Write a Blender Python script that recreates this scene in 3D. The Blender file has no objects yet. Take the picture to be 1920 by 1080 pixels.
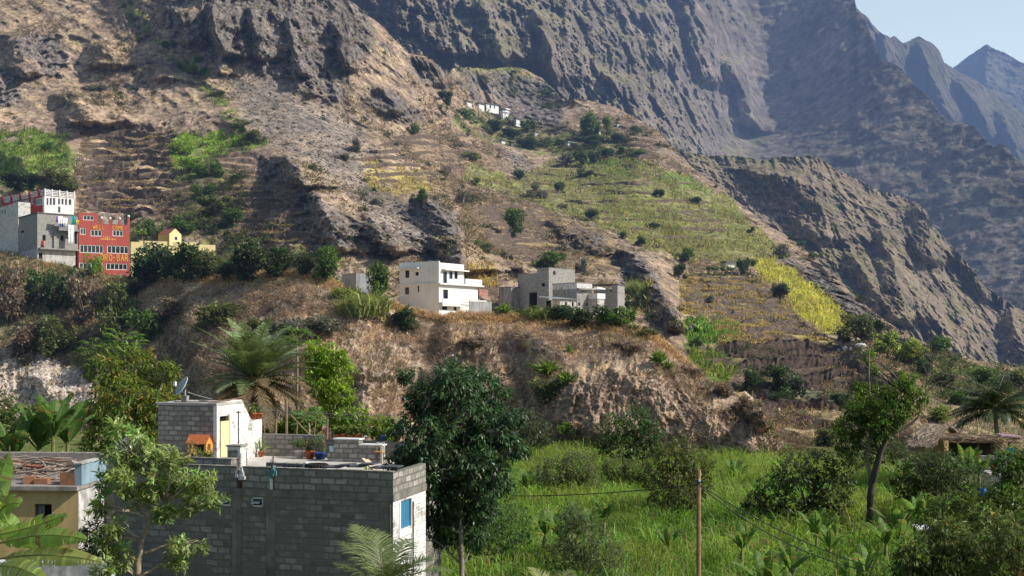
import bpy, math, random
import numpy as np
from mathutils import Vector, Matrix, Euler, kdtree

SC = bpy.context.scene
COL = SC.collection
F, CX, HY = 2100.0, 960.0, 640.0          # focal length in photo pixels, centre column, horizon row
PI = math.pi
R = math.radians

def P(px, py, D):                          # photo pixel + depth along +Y -> world point
    return Vector(((px - CX) / F * D, D, (HY - py) / F * D))

# ------------------------------------------------------------------ noise
from concurrent.futures import ThreadPoolExecutor
_POOL = ThreadPoolExecutor(4)
_U = np.uint32

def _n3(x, y, z, seed):
    fx, fy, fz = np.floor(x), np.floor(y), np.floor(z)
    hx = fx.astype(np.int32).view(_U)*_U(374761393)+_U((seed*974634777+12345) & 0xffffffff)
    hy = fy.astype(np.int32).view(_U)*_U(668265263); hz = fz.astype(np.int32).view(_U)*_U(1440662683)
    X = (hx, hx+_U(374761393)); Y = (hy, hy+_U(668265263)); Z = (hz, hz+_U(1440662683))
    x = x-fx; y = y-fy; z = z-fz
    u = x*x*x*(x*(x*6-15)+10); v = y*y*y*(y*(y*6-15)+10); w = z*z*z*(z*(z*6-15)+10)
    xs = (x, x-1); ys = (y, y-1); zs = (z, z-1)
    def c(i, j, k):
        h = X[i]+Y[j]+Z[k]
        h = (h ^ (h >> _U(13)))*_U(1274126177); h = (h ^ (h >> _U(16)))*_U(2246822519); h ^= h >> _U(15)
        b = h & _U(1); b2 = h & _U(2); b3 = h & _U(4)
        return xs[i]*(1-2*b.astype(np.float32))+ys[j]*(1-b2.astype(np.float32))+zs[k]*(1-0.5*b3.astype(np.float32))
    def l(a, b, t): return a+(b-a)*t
    return 0.8*l(l(l(c(0,0,0), c(1,0,0), u), l(c(0,1,0), c(1,1,0), u), v),
             l(l(c(0,0,1), c(1,0,1), u), l(c(0,1,1), c(1,1,1), u), v), w)

def noise3(x, y, z, seed=0):
    x, y, z = np.broadcast_arrays(np.asarray(x, np.float32), np.asarray(y, np.float32), np.asarray(z, np.float32))
    sh = x.shape; x = x.ravel(); y = y.ravel(); z = z.ravel(); n = x.size
    if n < 40000: return _n3(x, y, z, seed).reshape(sh)
    out = np.empty(n, np.float32); st = 16384
    def run(k): out[k:k+st] = _n3(x[k:k+st], y[k:k+st], z[k:k+st], seed)
    list(_POOL.map(run, range(0, n, st)))
    return out.reshape(sh)

def blur(a, r):
    a = np.asarray(a, np.float32)
    for ax in (0, 1):
        for _ in range(2):
            p = np.pad(a, [(r+1, r) if i == ax else (0, 0) for i in range(2)], mode='edge'); cs = np.cumsum(p, axis=ax, dtype=np.float64)
            n = a.shape[ax]; hi = np.take(cs, np.arange(2*r+1, 2*r+1+n), axis=ax); lo = np.take(cs, np.arange(0, n), axis=ax)
            a = ((hi-lo)/(2*r+1)).astype(np.float32)
    return a

def fbm(x, y, z, octv=4, seed=0, gain=0.5, lac=2.03):
    a, s, t = 1.0, 0.0, 0.0
    for i in range(octv):
        s = s + a*noise3(x, y, z, seed+i*7); t += a
        x, y, z, a = x*lac, y*lac, z*lac, a*gain
    return s/t

def ridged(x, y, z, octv=4, seed=0, gain=0.55, lac=2.05):
    a, s, t = 1.0, 0.0, 0.0
    for i in range(octv):
        n = 1 - np.abs(noise3(x, y, z, seed+i*11))*1.9
        s = s + a*n*np.abs(n); t += a
        x, y, z, a = x*lac, y*lac, z*lac, a*gain
    return s/t

def sstep(a, b, x):
    t = np.clip((x-a)/(b-a), 0, 1); return t*t*(3-2*t)

def inpoly(px, py, poly):
    ins = np.zeros(px.shape, bool); n = len(poly)
    for i in range(n):
        x1, y1 = poly[i]; x2, y2 = poly[(i+1) % n]
        if y1 == y2: continue
        ins ^= ((y1 > py) != (y2 > py)) & (px < (x2-x1)*(py-y1)/(y2-y1)+x1)
    return ins

# ------------------------------------------------------------------ tagging
def tag(o, label=None, cat=None, group=None, kind=None):
    if label: o['label'] = label
    if cat: o['category'] = cat
    if group: o['group'] = group
    if kind: o['kind'] = kind
    return o

def empty(name, loc=(0, 0, 0), rz=0.0, scale=1.0):
    o = bpy.data.objects.new(name, None); COL.objects.link(o)
    o.location = loc; o.rotation_euler = (0, 0, rz); o.scale = (scale,)*3
    o.empty_display_size = 0.2
    return o

def copy_tree(o, parent=None):
    c = o.copy(); COL.objects.link(c)
    if parent: c.parent = parent
    for ch in o.children: copy_tree(ch, c)
    return c

def link(name, me, m=None, parent=None, loc=None):
    o = bpy.data.objects.new(name, me); COL.objects.link(o)
    if m: me.materials.append(m)
    if parent: o.parent = parent
    if loc is not None: o.location = loc
    return o

def mesh_np(name, V, Fq, col=None, smooth=False):
    me = bpy.data.meshes.new(name)
    V = np.asarray(V, np.float32); Fq = np.asarray(Fq, np.int32)
    k = Fq.shape[1]; n = len(Fq)
    me.vertices.add(len(V)); me.vertices.foreach_set('co', V.ravel())
    me.loops.add(n*k); me.loops.foreach_set('vertex_index', Fq.ravel())
    me.polygons.add(n); me.polygons.foreach_set('loop_start', np.arange(0, n*k, k, dtype=np.int32))
    try: me.polygons.foreach_set('loop_total', np.full(n, k, np.int32))
    except Exception: pass
    if smooth: me.polygons.foreach_set('use_smooth', np.ones(n, bool))
    if col is not None:
        a = me.attributes.new('Col', 'FLOAT_COLOR', 'POINT')
        c = np.ones((len(V), 4), np.float32); c[:, :3] = col
        a.data.foreach_set('color', c.ravel())
    me.update(calc_edges=True); me.validate()
    return me

# ------------------------------------------------------------------ materials
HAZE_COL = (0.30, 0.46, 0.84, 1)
_M = {}
def _new(name):
    m = bpy.data.materials.new(name); m.use_nodes = True
    nt = m.node_tree; nt.nodes.clear()
    return m, nt, nt.nodes, nt.links

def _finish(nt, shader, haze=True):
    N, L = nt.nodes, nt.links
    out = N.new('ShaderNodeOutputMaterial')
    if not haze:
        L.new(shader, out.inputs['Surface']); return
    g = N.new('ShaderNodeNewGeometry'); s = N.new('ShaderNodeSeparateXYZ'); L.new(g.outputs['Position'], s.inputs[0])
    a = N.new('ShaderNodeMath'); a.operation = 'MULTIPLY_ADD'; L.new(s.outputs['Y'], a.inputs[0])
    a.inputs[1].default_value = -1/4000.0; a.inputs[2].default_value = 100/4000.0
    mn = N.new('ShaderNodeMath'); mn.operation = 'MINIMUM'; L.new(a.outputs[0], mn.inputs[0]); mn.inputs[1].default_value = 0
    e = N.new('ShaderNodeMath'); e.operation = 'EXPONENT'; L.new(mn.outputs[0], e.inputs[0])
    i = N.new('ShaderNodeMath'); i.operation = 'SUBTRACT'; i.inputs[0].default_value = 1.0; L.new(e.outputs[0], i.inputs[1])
    em = N.new('ShaderNodeEmission'); em.inputs['Color'].default_value = HAZE_COL; em.inputs['Strength'].default_value = 0.88  # aerial haze painted in: blue glow mixed over each surface by world depth
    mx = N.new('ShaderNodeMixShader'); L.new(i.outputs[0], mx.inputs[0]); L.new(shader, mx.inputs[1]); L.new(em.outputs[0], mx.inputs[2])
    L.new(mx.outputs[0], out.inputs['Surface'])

def _noise(nt, scale, detail=5, rough=0.6, vec=None, dist=0.0):
    n = nt.nodes.new('ShaderNodeTexNoise'); n.inputs['Scale'].default_value = scale
    n.inputs['Detail'].default_value = detail; n.inputs['Roughness'].default_value = rough; n.inputs['Distortion'].default_value = dist
    if vec is not None: nt.links.new(vec, n.inputs['Vector'])
    return n

def _mapr(nt, val, a, b, c, d):
    m = nt.nodes.new('ShaderNodeMapRange'); nt.links.new(val, m.inputs['Value'])
    for k, v in zip(('From Min', 'From Max', 'To Min', 'To Max'), (a, b, c, d)): m.inputs[k].default_value = v
    return m.outputs['Result']

def _mulcol(nt, col, val):
    m = nt.nodes.new('ShaderNodeMix'); m.data_type = 'RGBA'; m.blend_type = 'MULTIPLY'; m.inputs['Factor'].default_value = 1
    if isinstance(col, tuple): m.inputs['A'].default_value = col
    else: nt.links.new(col, m.inputs['A'])
    nt.links.new(val, m.inputs['B'])
    return m.outputs['Result']

def _mixcol(nt, fac, a, b):
    m = nt.nodes.new('ShaderNodeMix'); m.data_type = 'RGBA'
    nt.links.new(fac, m.inputs['Factor'])
    for k, c in (('A', a), ('B', b)):
        if isinstance(c, tuple): m.inputs[k].default_value = c
        else: nt.links.new(c, m.inputs[k])
    return m.outputs['Result']

def rgba(c): return (c[0], c[1], c[2], 1.0)

def mat_terrain(name, nscale, bump, bscale=None):
    m, nt, N, L = _new(name)
    a = N.new('ShaderNodeAttribute'); a.attribute_name = 'Col'
    g = N.new('ShaderNodeNewGeometry')
    n1 = _noise(nt, nscale, 6, 0.65, g.outputs['Position'])
    n2 = _noise(nt, nscale*0.13, 4, 0.6, g.outputs['Position'])
    c = _mulcol(nt, a.outputs['Color'], _mapr(nt, n1.outputs['Fac'], 0.3, 0.7, 0.42, 1.55))
    c = _mulcol(nt, c, _mapr(nt, n2.outputs['Fac'], 0.3, 0.7, 0.8, 1.2))
    mp = N.new('ShaderNodeMapping'); L.new(g.outputs['Position'], mp.inputs[0]); mp.inputs['Scale'].default_value = (1, 1, 0.55)
    n3 = _noise(nt, nscale*0.55, 7, 0.6, mp.outputs[0], 0.4); n3.noise_type = 'RIDGED_MULTIFRACTAL'
    try: n3.normalize = True
    except Exception: pass
    c = _mulcol(nt, c, _mapr(nt, n3.outputs['Fac'], 0.15, 0.75, 1.42, 0.68))
    b = N.new('ShaderNodeBsdfDiffuse'); L.new(c, b.inputs['Color']); b.inputs['Roughness'].default_value = 0.6
    bp = N.new('ShaderNodeBump'); bp.inputs['Strength'].default_value = 1.0; bp.inputs['Distance'].default_value = bump
    L.new(n1.outputs['Fac'], bp.inputs['Height']); L.new(bp.outputs[0], b.inputs['Normal'])
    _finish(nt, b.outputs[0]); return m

def mat_leaf(name, trans=0.35, gloss=0.25, rough=0.4, gain=1.0):
    if name in _M: return _M[name]
    m, nt, N, L = _new(name)
    a0 = N.new('ShaderNodeAttribute'); a0.attribute_name = 'Col'
    a = N.new('ShaderNodeVectorMath'); a.operation = 'SCALE'; L.new(a0.outputs['Color'], a.inputs[0]); a.inputs['Scale'].default_value = gain
    d = N.new('ShaderNodeBsdfPrincipled'); L.new(a.outputs[0], d.inputs['Base Color'])
    d.inputs['Roughness'].default_value = rough; d.inputs['Specular IOR Level'].default_value = gloss
    t = N.new('ShaderNodeBsdfTranslucent')
    hs = N.new('ShaderNodeHueSaturation'); hs.inputs['Hue'].default_value = 0.485; hs.inputs['Saturation'].default_value = 1.1; hs.inputs['Value'].default_value = 1.7
    L.new(a.outputs[0], hs.inputs['Color']); L.new(hs.outputs[0], t.inputs['Color'])
    mx = N.new('ShaderNodeMixShader'); mx.inputs[0].default_value = trans
    L.new(d.outputs[0], mx.inputs[1]); L.new(t.outputs[0], mx.inputs[2])
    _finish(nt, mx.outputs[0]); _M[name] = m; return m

def mat_plain(name, color, rough=0.8, var=0.25, scale=3.0, spec=0.2, bump=0.0, stain=0.0, metal=0.0):
    """painted / rendered surface with blotches, optional rain stains running down"""
    if name in _M: return _M[name]
    m, nt, N, L = _new(name)
    tc = N.new('ShaderNodeTexCoord')
    n = _noise(nt, scale, 6, 0.65, tc.outputs['Object'])
    c = _mulcol(nt, rgba(color), _mapr(nt, n.outputs['Fac'], 0.3, 0.7, 1-var, 1+var*0.6))
    if stain > 0:
        mp = N.new('ShaderNodeMapping'); L.new(tc.outputs['Object'], mp.inputs[0]); mp.inputs['Scale'].default_value = (3.0, 3.0, 0.35)
        s = _noise(nt, 1.1, 5, 0.6, mp.outputs[0])
        c = _mulcol(nt, c, _mapr(nt, s.outputs['Fac'], 0.42, 0.68, 1.0, 1-stain))
    b = N.new('ShaderNodeBsdfPrincipled'); L.new(c, b.inputs['Base Color'])
    b.inputs['Roughness'].default_value = rough; b.inputs['Specular IOR Level'].default_value = spec; b.inputs['Metallic'].default_value = metal
    if bump:
        bp = N.new('ShaderNodeBump'); bp.inputs['Distance'].default_value = bump; L.new(n.outputs['Fac'], bp.inputs['Height']); L.new(bp.outputs[0], b.inputs['Normal'])
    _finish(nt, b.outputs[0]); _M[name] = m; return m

def mat_block(name, block, mortar, bw=0.42, bh=0.205, msize=0.022, var=0.5, smear=0.0, white=None, whitef=0.0):
    """concrete blockwork; brick pattern laid on the faces by box mapping in object space"""
    if name in _M: return _M[name]
    m, nt, N, L = _new(name)
    tc = N.new('ShaderNodeTexCoord'); sp = N.new('ShaderNodeSeparateXYZ'); L.new(tc.outputs['Object'], sp.inputs[0])
    nn = N.new('ShaderNodeSeparateXYZ'); L.new(tc.outputs['Normal'], nn.inputs[0])
    ab = N.new('ShaderNodeMath'); ab.operation = 'ABSOLUTE'; L.new(nn.outputs['X'], ab.inputs[0])
    gt = N.new('ShaderNodeMath'); gt.operation = 'GREATER_THAN'; L.new(ab.outputs[0], gt.inputs[0]); gt.inputs[1].default_value = 0.6
    ux = N.new('ShaderNodeMix'); ux.data_type = 'FLOAT'; L.new(gt.outputs[0], ux.inputs[0]); L.new(sp.outputs['X'], ux.inputs[2]); L.new(sp.outputs['Y'], ux.inputs[3])
    wob = _noise(nt, 2.2, 3, 0.6, tc.outputs['Object'])
    zz = N.new('ShaderNodeMath'); zz.operation = 'MULTIPLY_ADD'; L.new(wob.outputs['Fac'], zz.inputs[0]); zz.inputs[1].default_value = 0.10; L.new(sp.outputs['Z'], zz.inputs[2])
    cb = N.new('ShaderNodeCombineXYZ'); L.new(ux.outputs[0], cb.inputs[0]); L.new(zz.outputs[0], cb.inputs[1])
    br = N.new('ShaderNodeTexBrick'); L.new(cb.outputs[0], br.inputs['Vector'])
    br.inputs['Scale'].default_value = 1.0; br.inputs['Brick Width'].default_value = bw; br.inputs['Row Height'].default_value = bh
    br.inputs['Mortar Size'].default_value = msize; br.inputs['Mortar Smooth'].default_value = 0.35; br.inputs['Bias'].default_value = 0.0
    br.inputs['Color1'].default_value = rgba(block); br.inputs['Color2'].default_value = rgba([v*(1-var) for v in block]); br.inputs['Mortar'].default_value = rgba(mortar)
    n = _noise(nt, 6.0, 6, 0.7, tc.outputs['Object'])
    c = _mulcol(nt, br.outputs['Color'], _mapr(nt, n.outputs['Fac'], 0.3, 0.7, 0.72, 1.25))
    if smear > 0:
        s = _noise(nt, 0.8, 5, 0.65, tc.outputs['Object'], 0.6)
        c = _mixcol(nt, _mapr(nt, s.outputs['Fac'], 0.40, 0.56, 0, smear), c, rgba(mortar))
    if white is not None:
        s = _noise(nt, 1.6, 6, 0.7, tc.outputs['Object'], 0.4)
        c = _mixcol(nt, _mapr(nt, s.outputs['Fac'], 0.52-whitef*0.3, 0.62-whitef*0.3, 0, 1), c, rgba(white))
    b = N.new('ShaderNodeBsdfPrincipled'); L.new(c, b.inputs['Base Color']); b.inputs['Roughness'].default_value = 0.9; b.inputs['Specular IOR Level'].default_value = 0.1
    bp = N.new('ShaderNodeBump'); bp.inputs['Distance'].default_value = 0.02; bp.inputs['Strength'].default_value = 0.7
    L.new(br.outputs['Fac'], bp.inputs['Height']); bp.invert = True; L.new(bp.outputs[0], b.inputs['Normal'])
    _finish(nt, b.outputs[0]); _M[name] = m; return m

def mat_attr(name, rough=0.8, spec=0.2):
    if name in _M: return _M[name]
    m, nt, N, L = _new(name)
    a = N.new('ShaderNodeAttribute'); a.attribute_name = 'Col'
    tc = N.new('ShaderNodeTexCoord'); n = _noise(nt, 9, 5, 0.7, tc.outputs['Object'])
    c = _mulcol(nt, a.outputs['Color'], _mapr(nt, n.outputs['Fac'], 0.3, 0.7, 0.7, 1.2))
    b = N.new('ShaderNodeBsdfPrincipled'); L.new(c, b.inputs['Base Color']); b.inputs['Roughness'].default_value = rough; b.inputs['Specular IOR Level'].default_value = spec
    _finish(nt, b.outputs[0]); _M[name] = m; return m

# ------------------------------------------------------------------ camera, sun, sky
cam = bpy.data.objects.new('camera', bpy.data.cameras.new('camera')); COL.objects.link(cam)
cam.location = (0, 0, 0); cam.rotation_euler = (PI/2, 0, 0)
cam.data.sensor_width = 36.0; cam.data.lens = 36.0*F/1920.0; cam.data.shift_y = (HY-540.0)/1920.0
cam.data.clip_start = 0.5; cam.data.clip_end = 12000
SC.camera = cam
SC.render.resolution_x, SC.render.resolution_y = 1024, 576
SC.view_settings.view_transform = 'Standard'; SC.view_settings.look = 'None'; SC.view_settings.exposure = 0; SC.view_settings.gamma = 1
SUN_EL, SUN_AZ = 38.0, 104.0               # azimuth clockwise from +Y (straight ahead); 90 = from the right
sd = Vector((math.sin(R(SUN_AZ))*math.cos(R(SUN_EL)), math.cos(R(SUN_AZ))*math.cos(R(SUN_EL)), math.sin(R(SUN_EL))))
sl = bpy.data.lights.new('sun', 'SUN'); sl.energy = 5.0; sl.angle = R(0.5); sl.color = (1.0, 0.93, 0.82)
so = bpy.data.objects.new('sun', sl); COL.objects.link(so); so.rotation_euler = (-sd).to_track_quat('-Z', 'Y').to_euler(); so.location = sd*300
w = bpy.data.worlds.new('World'); SC.world = w; w.use_nodes = True
nt = w.node_tree; nt.nodes.clear()
sky = nt.nodes.new('ShaderNodeTexSky'); sky.sky_type = 'NISHITA'; sky.sun_disc = False
sky.sun_elevation = R(SUN_EL); sky.sun_rotation = R(SUN_AZ); sky.air_density = 1.0; sky.dust_density = 1.0; sky.ozone_density = 1.0
bg = nt.nodes.new('ShaderNodeBackground'); bg.inputs['Strength'].default_value = 0.115
ow = nt.nodes.new('ShaderNodeOutputWorld'); tcw = nt.nodes.new('ShaderNodeTexCoord'); spw = nt.nodes.new('ShaderNodeSeparateXYZ'); nt.links.new(tcw.outputs['Generated'], spw.inputs[0])
hz = nt.nodes.new('ShaderNodeMapRange'); nt.links.new(spw.outputs['Z'], hz.inputs['Value'])
for k_, v_ in zip(('From Min', 'From Max', 'To Min', 'To Max'), (0.0, 0.75, 1.0, 0.0)): hz.inputs[k_].default_value = v_
mxw = nt.nodes.new('ShaderNodeMix'); mxw.data_type = 'RGBA'; dtw = nt.nodes.new('ShaderNodeVectorMath'); dtw.operation = 'DOT_PRODUCT'; nt.links.new(tcw.outputs['Generated'], dtw.inputs[0]); dtw.inputs[1].default_value = (0.72, 0.69, 0)
azw = nt.nodes.new('ShaderNodeMapRange'); nt.links.new(dtw.outputs['Value'], azw.inputs['Value'])
for k_, v_ in zip(('From Min', 'From Max', 'To Min', 'To Max'), (0.0, 0.75, 0.12, 1.0)): azw.inputs[k_].default_value = v_
mlw = nt.nodes.new('ShaderNodeMath'); mlw.operation = 'MULTIPLY'; nt.links.new(hz.outputs[0], mlw.inputs[0]); nt.links.new(azw.outputs[0], mlw.inputs[1]); nt.links.new(mlw.outputs[0], mxw.inputs['Factor']); nt.links.new(sky.outputs[0], mxw.inputs['A']); mxw.inputs['B'].default_value = (6.6, 8.0, 9.0, 1)
nt.links.new(mxw.outputs['Result'], bg.inputs[0]); nt.links.new(bg.outputs[0], ow.inputs[0])
try:
    SC.cycles.use_denoising = True; SC.cycles.denoiser = 'OPENIMAGEDENOISE'
    SC.cycles.max_bounces = 5; SC.cycles.diffuse_bounces = 3; SC.cycles.transmission_bounces = 3; SC.cycles.glossy_bounces = 2
    SC.cycles.use_adaptive_sampling = True; SC.cycles.adaptive_threshold = 0.015
    SC.cycles.caustics_reflective = False; SC.cycles.caustics_refractive = False
except Exception: pass
# ================================================================== TERRAIN
def rbf_fit(ctrl, lam=0.002):
    c = np.array(ctrl, float); X = c[:, :2]/100.0; v = np.log(c[:, 2]); n = len(c)
    r2 = ((X[:, None]-X[None])**2).sum(-1); K = 0.5*r2*np.log(r2+1e-9); K[np.arange(n), np.arange(n)] = lam*n
    A = np.zeros((n+3, n+3)); A[:n, :n] = K; A[:n, n] = 1; A[:n, n+1:] = X; A[n, :n] = 1; A[n+1:, :n] = X.T
    s = np.linalg.solve(A, np.concatenate([v, np.zeros(3)]))
    def f(px, py):
        px = np.asarray(px, float)/100.0; py = np.asarray(py, float)/100.0
        o = s[n]+s[n+1]*px+s[n+2]*py
        for (a, b), wgt in zip(X, s[:n]):
            q = (px-a)**2+(py-b)**2; o = o+wgt*0.5*q*np.log(q+1e-9)
        return np.exp(o)
    return f

def scarp(PX, PY, rows, A, Lx, soft=10):
    """push the ground towards the viewer, growing from left to right: a steep bank that faces left"""
    r = np.array(rows, float)
    xl = np.interp(PY, r[:, 0], r[:, 1]); xr = np.interp(PY, r[:, 0], r[:, 2])
    s = sstep(0.1, 1, (PX-xl)/(xr-xl))
    dec = np.exp(-np.maximum(0, PX-xr)/Lx)
    fade = sstep(r[0, 0]-soft, r[0, 0]+soft*0.6, PY)*(1-sstep(r[-1, 0]-soft*0.6, r[-1, 0]+soft, PY))
    return -A*s*dec*fade

LAYERS = {}
class Layer: pass

def build_layer(name, x0, x1, nx, top, bot, ny, ctrl, relief, colour, mat, back=((20, -3), (60, -25)), rough_top=2.0, seed=1, tpow=1.0, terr=None):
    fD = rbf_fit(ctrl)
    cx = np.linspace(x0, x1, nx)
    tp = np.interp(cx, [p[0] for p in top], [p[1] for p in top]); bt = np.interp(cx, [p[0] for p in bot], [p[1] for p in bot])
    tp = tp + rough_top*fbm(cx/26, cx*0+seed, cx*0, 5, seed+3, 0.6)*3
    t = np.linspace(0, 1, ny)**tpow
    PX = np.repeat(cx[None], ny, 0); PY = bt[None]+(tp-bt)[None]*t[:, None]
    D = fD(PX, PY)
    base = np.stack([(PX-CX)/F*D, D, (HY-PY)/F*D], -1)
    dD, aux = relief(PX, PY, D, base)
    D2 = D+dD
    pos = np.stack([(PX-CX)/F*D2, D2, (HY-PY)/F*D2], -1)
    if terr is not None: pos, aux = terr(PX, PY, pos, aux)
    gx = np.gradient(pos, axis=1); gy = np.gradient(pos, axis=0)
    nrm = np.cross(gx, gy); nrm /= np.linalg.norm(nrm, axis=-1, keepdims=True)+1e-9
    col = colour(PX, PY, pos, nrm, aux)
    L = Layer(); L.PX, L.PY, L.pos, L.nrm, L.col, L.aux = PX, PY, pos, nrm, col, aux
    allp, allc = [pos], [col]
    last = pos[-1:]
    for dy, dz in back:
        q = last.copy(); k = (q[..., 1:2]+dy)/q[..., 1:2]
        q[..., 0:1] *= k; q[..., 1] += dy; q[..., 2] += dz+fbm(q[..., 0]/4, q[..., 1]/4, q[..., 2]*0, 4, 5)*1.2
        allp.append(q); allc.append(col[-1:]); last = q
    V = np.concatenate(allp, 0); C = np.concatenate(allc, 0); m = V.shape[0]
    idx = np.arange(m*nx).reshape(m, nx)
    Fq = np.stack([idx[:-1, :-1], idx[:-1, 1:], idx[1:, 1:], idx[1:, :-1]], -1).reshape(-1, 4)
    me = mesh_np(name, V.reshape(-1, 3), Fq, C.reshape(-1, 3))
    o = link(name, me, mat); tag(o, kind='structure')
    L.obj = o; LAYERS[name] = L
    return L

def on(layer, px, py):
    """world point of a terrain sheet under a photo pixel"""
    L = LAYERS[layer]
    if not hasattr(L, 'kd'):
        X = ((L.pos[..., 0]/L.pos[..., 1])*F+CX).ravel(); Y = (HY-(L.pos[..., 2]/L.pos[..., 1])*F).ravel()
        L.flat = L.pos.reshape(-1, 3); L.X, L.Y = X, Y
        L.kd = True
    d = (L.X-px)**2+(L.Y-py)**2
    return Vector(L.flat[int(np.argmin(d))].tolist())

def grid_pt(px, py):
    L = LAYERS['hills_mountainside']; nx = L.PX.shape[1]; j = int(round((px-L.PX[0, 0])/(L.PX[0, -1]-L.PX[0, 0])*(nx-1))); c = L.PY[:, j]; i = int(np.argmin(np.abs(c-py))); return L.pos[i, j]

def mixc(c, m, k):
    m = np.asarray(m, np.float32)[..., None]; return c*(1-m)+np.asarray(k, np.float32)*m

_WC = {}
def wpoly(PX, PY, poly, amp=7.0, sc=22.0, seed=0):
    k = PX.shape
    if k not in _WC: _WC[k] = (fbm(PX/23, PY/23, PX*0+3.3, 4, 31), fbm(PX/23, PY/23, PX*0+9.3, 4, 57))
    a, b = _WC[k]; s = (seed*37) % k[1]; amp = amp*2.2
    q = np.array(poly); bb = (PX > q[:, 0].min()-2*amp) & (PX < q[:, 0].max()+2*amp) & (PY > q[:, 1].min()-2*amp) & (PY < q[:, 1].max()+2*amp)
    out = np.zeros(k, np.float32)
    out[bb] = inpoly(PX[bb]+np.roll(a, s, 1)[bb]*amp, PY[bb]+np.roll(b, s, 1)[bb]*amp, poly)
    return out

SOIL = (0.295, 0.218, 0.162); SOILD = (0.19, 0.142, 0.11); STRAW = (0.385, 0.30, 0.175); ROCK = (0.160, 0.138, 0.124); ROCKD = (0.072, 0.068, 0.068)
SCREE = (0.185, 0.16, 0.14); CANE = (0.245, 0.265, 0.085); CANEG = (0.17, 0.25, 0.05); CANEY = (0.44, 0.44, 0.085); BUSH = (0.055, 0.085, 0.03); MOSS = (0.19, 0.20, 0.06)

# ---- far peaks (right background)
def rel_far(PX, PY, D, b):
    x, y, z = b[..., 0], b[..., 1], b[..., 2]
    n = ridged(x/260, y/260, z/420, 6, 3)*80+ridged(x/60, y/70, z/120, 4, 13)*34+fbm(x/22, y/22, z/30, 5, 8)*22
    return -n, None
def col_far(PX, PY, p, n, aux):
    c = np.zeros(p.shape, np.float32)+np.array((0.115, 0.10, 0.085))
    g = sstep(-.1, .25, fbm(p[..., 0]/120, p[..., 1]/120, p[..., 2]/120, 5, 4)+n[..., 2]*0.25)
    c = mixc(c, g*0.45, (0.085, 0.095, 0.045)); c = mixc(c, sstep(0, .25, fbm(p[..., 0]/40, p[..., 1]/40, p[..., 2]/40, 5, 14))*.6, (0.06, 0.055, 0.05)); return c
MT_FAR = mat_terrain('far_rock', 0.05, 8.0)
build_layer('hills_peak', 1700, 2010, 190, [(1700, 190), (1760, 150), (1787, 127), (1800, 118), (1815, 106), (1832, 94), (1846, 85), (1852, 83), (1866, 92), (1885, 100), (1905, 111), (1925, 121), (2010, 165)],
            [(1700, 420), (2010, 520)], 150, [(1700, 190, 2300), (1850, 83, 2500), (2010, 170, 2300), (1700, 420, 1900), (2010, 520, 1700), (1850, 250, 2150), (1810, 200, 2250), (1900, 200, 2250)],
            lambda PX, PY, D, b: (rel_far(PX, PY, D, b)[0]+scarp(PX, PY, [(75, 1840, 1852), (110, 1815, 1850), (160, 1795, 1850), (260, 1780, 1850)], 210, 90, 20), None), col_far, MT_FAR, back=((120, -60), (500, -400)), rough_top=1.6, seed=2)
def rel_back(PX, PY, D, b):
    r = rel_far(PX, PY, D, b)[0]*0.62
    r += scarp(PX, PY, [(85, 1702, 1728), (130, 1712, 1745), (180, 1725, 1765), (230, 1742, 1790)], 110, 22, 16)
    r += scarp(PX, PY, [(150, 1770, 1800), (200, 1800, 1838), (260, 1832, 1860)], 110, 30, 16)
    r += scarp(PX, PY, [(210, 1850, 1880), (260, 1868, 1900), (340, 1880, 1930)], 110, 40, 20)
    r += scarp(PX, PY, [(60, 1645, 1660), (90, 1640, 1662), (120, 1645, 1665)], 60, 18, 16)
    return r, None
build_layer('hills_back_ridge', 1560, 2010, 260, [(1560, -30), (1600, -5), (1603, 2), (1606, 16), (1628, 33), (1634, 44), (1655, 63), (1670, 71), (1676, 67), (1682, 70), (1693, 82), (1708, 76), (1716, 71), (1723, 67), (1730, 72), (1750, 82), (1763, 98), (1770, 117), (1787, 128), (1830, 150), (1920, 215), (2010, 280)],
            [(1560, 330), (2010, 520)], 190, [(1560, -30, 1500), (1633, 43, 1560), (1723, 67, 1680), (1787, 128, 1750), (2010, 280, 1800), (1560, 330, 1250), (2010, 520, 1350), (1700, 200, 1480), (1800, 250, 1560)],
            rel_back, col_far, MT_FAR, back=((80, -40), (300, -300)), rough_top=2.0, seed=4)

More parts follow.
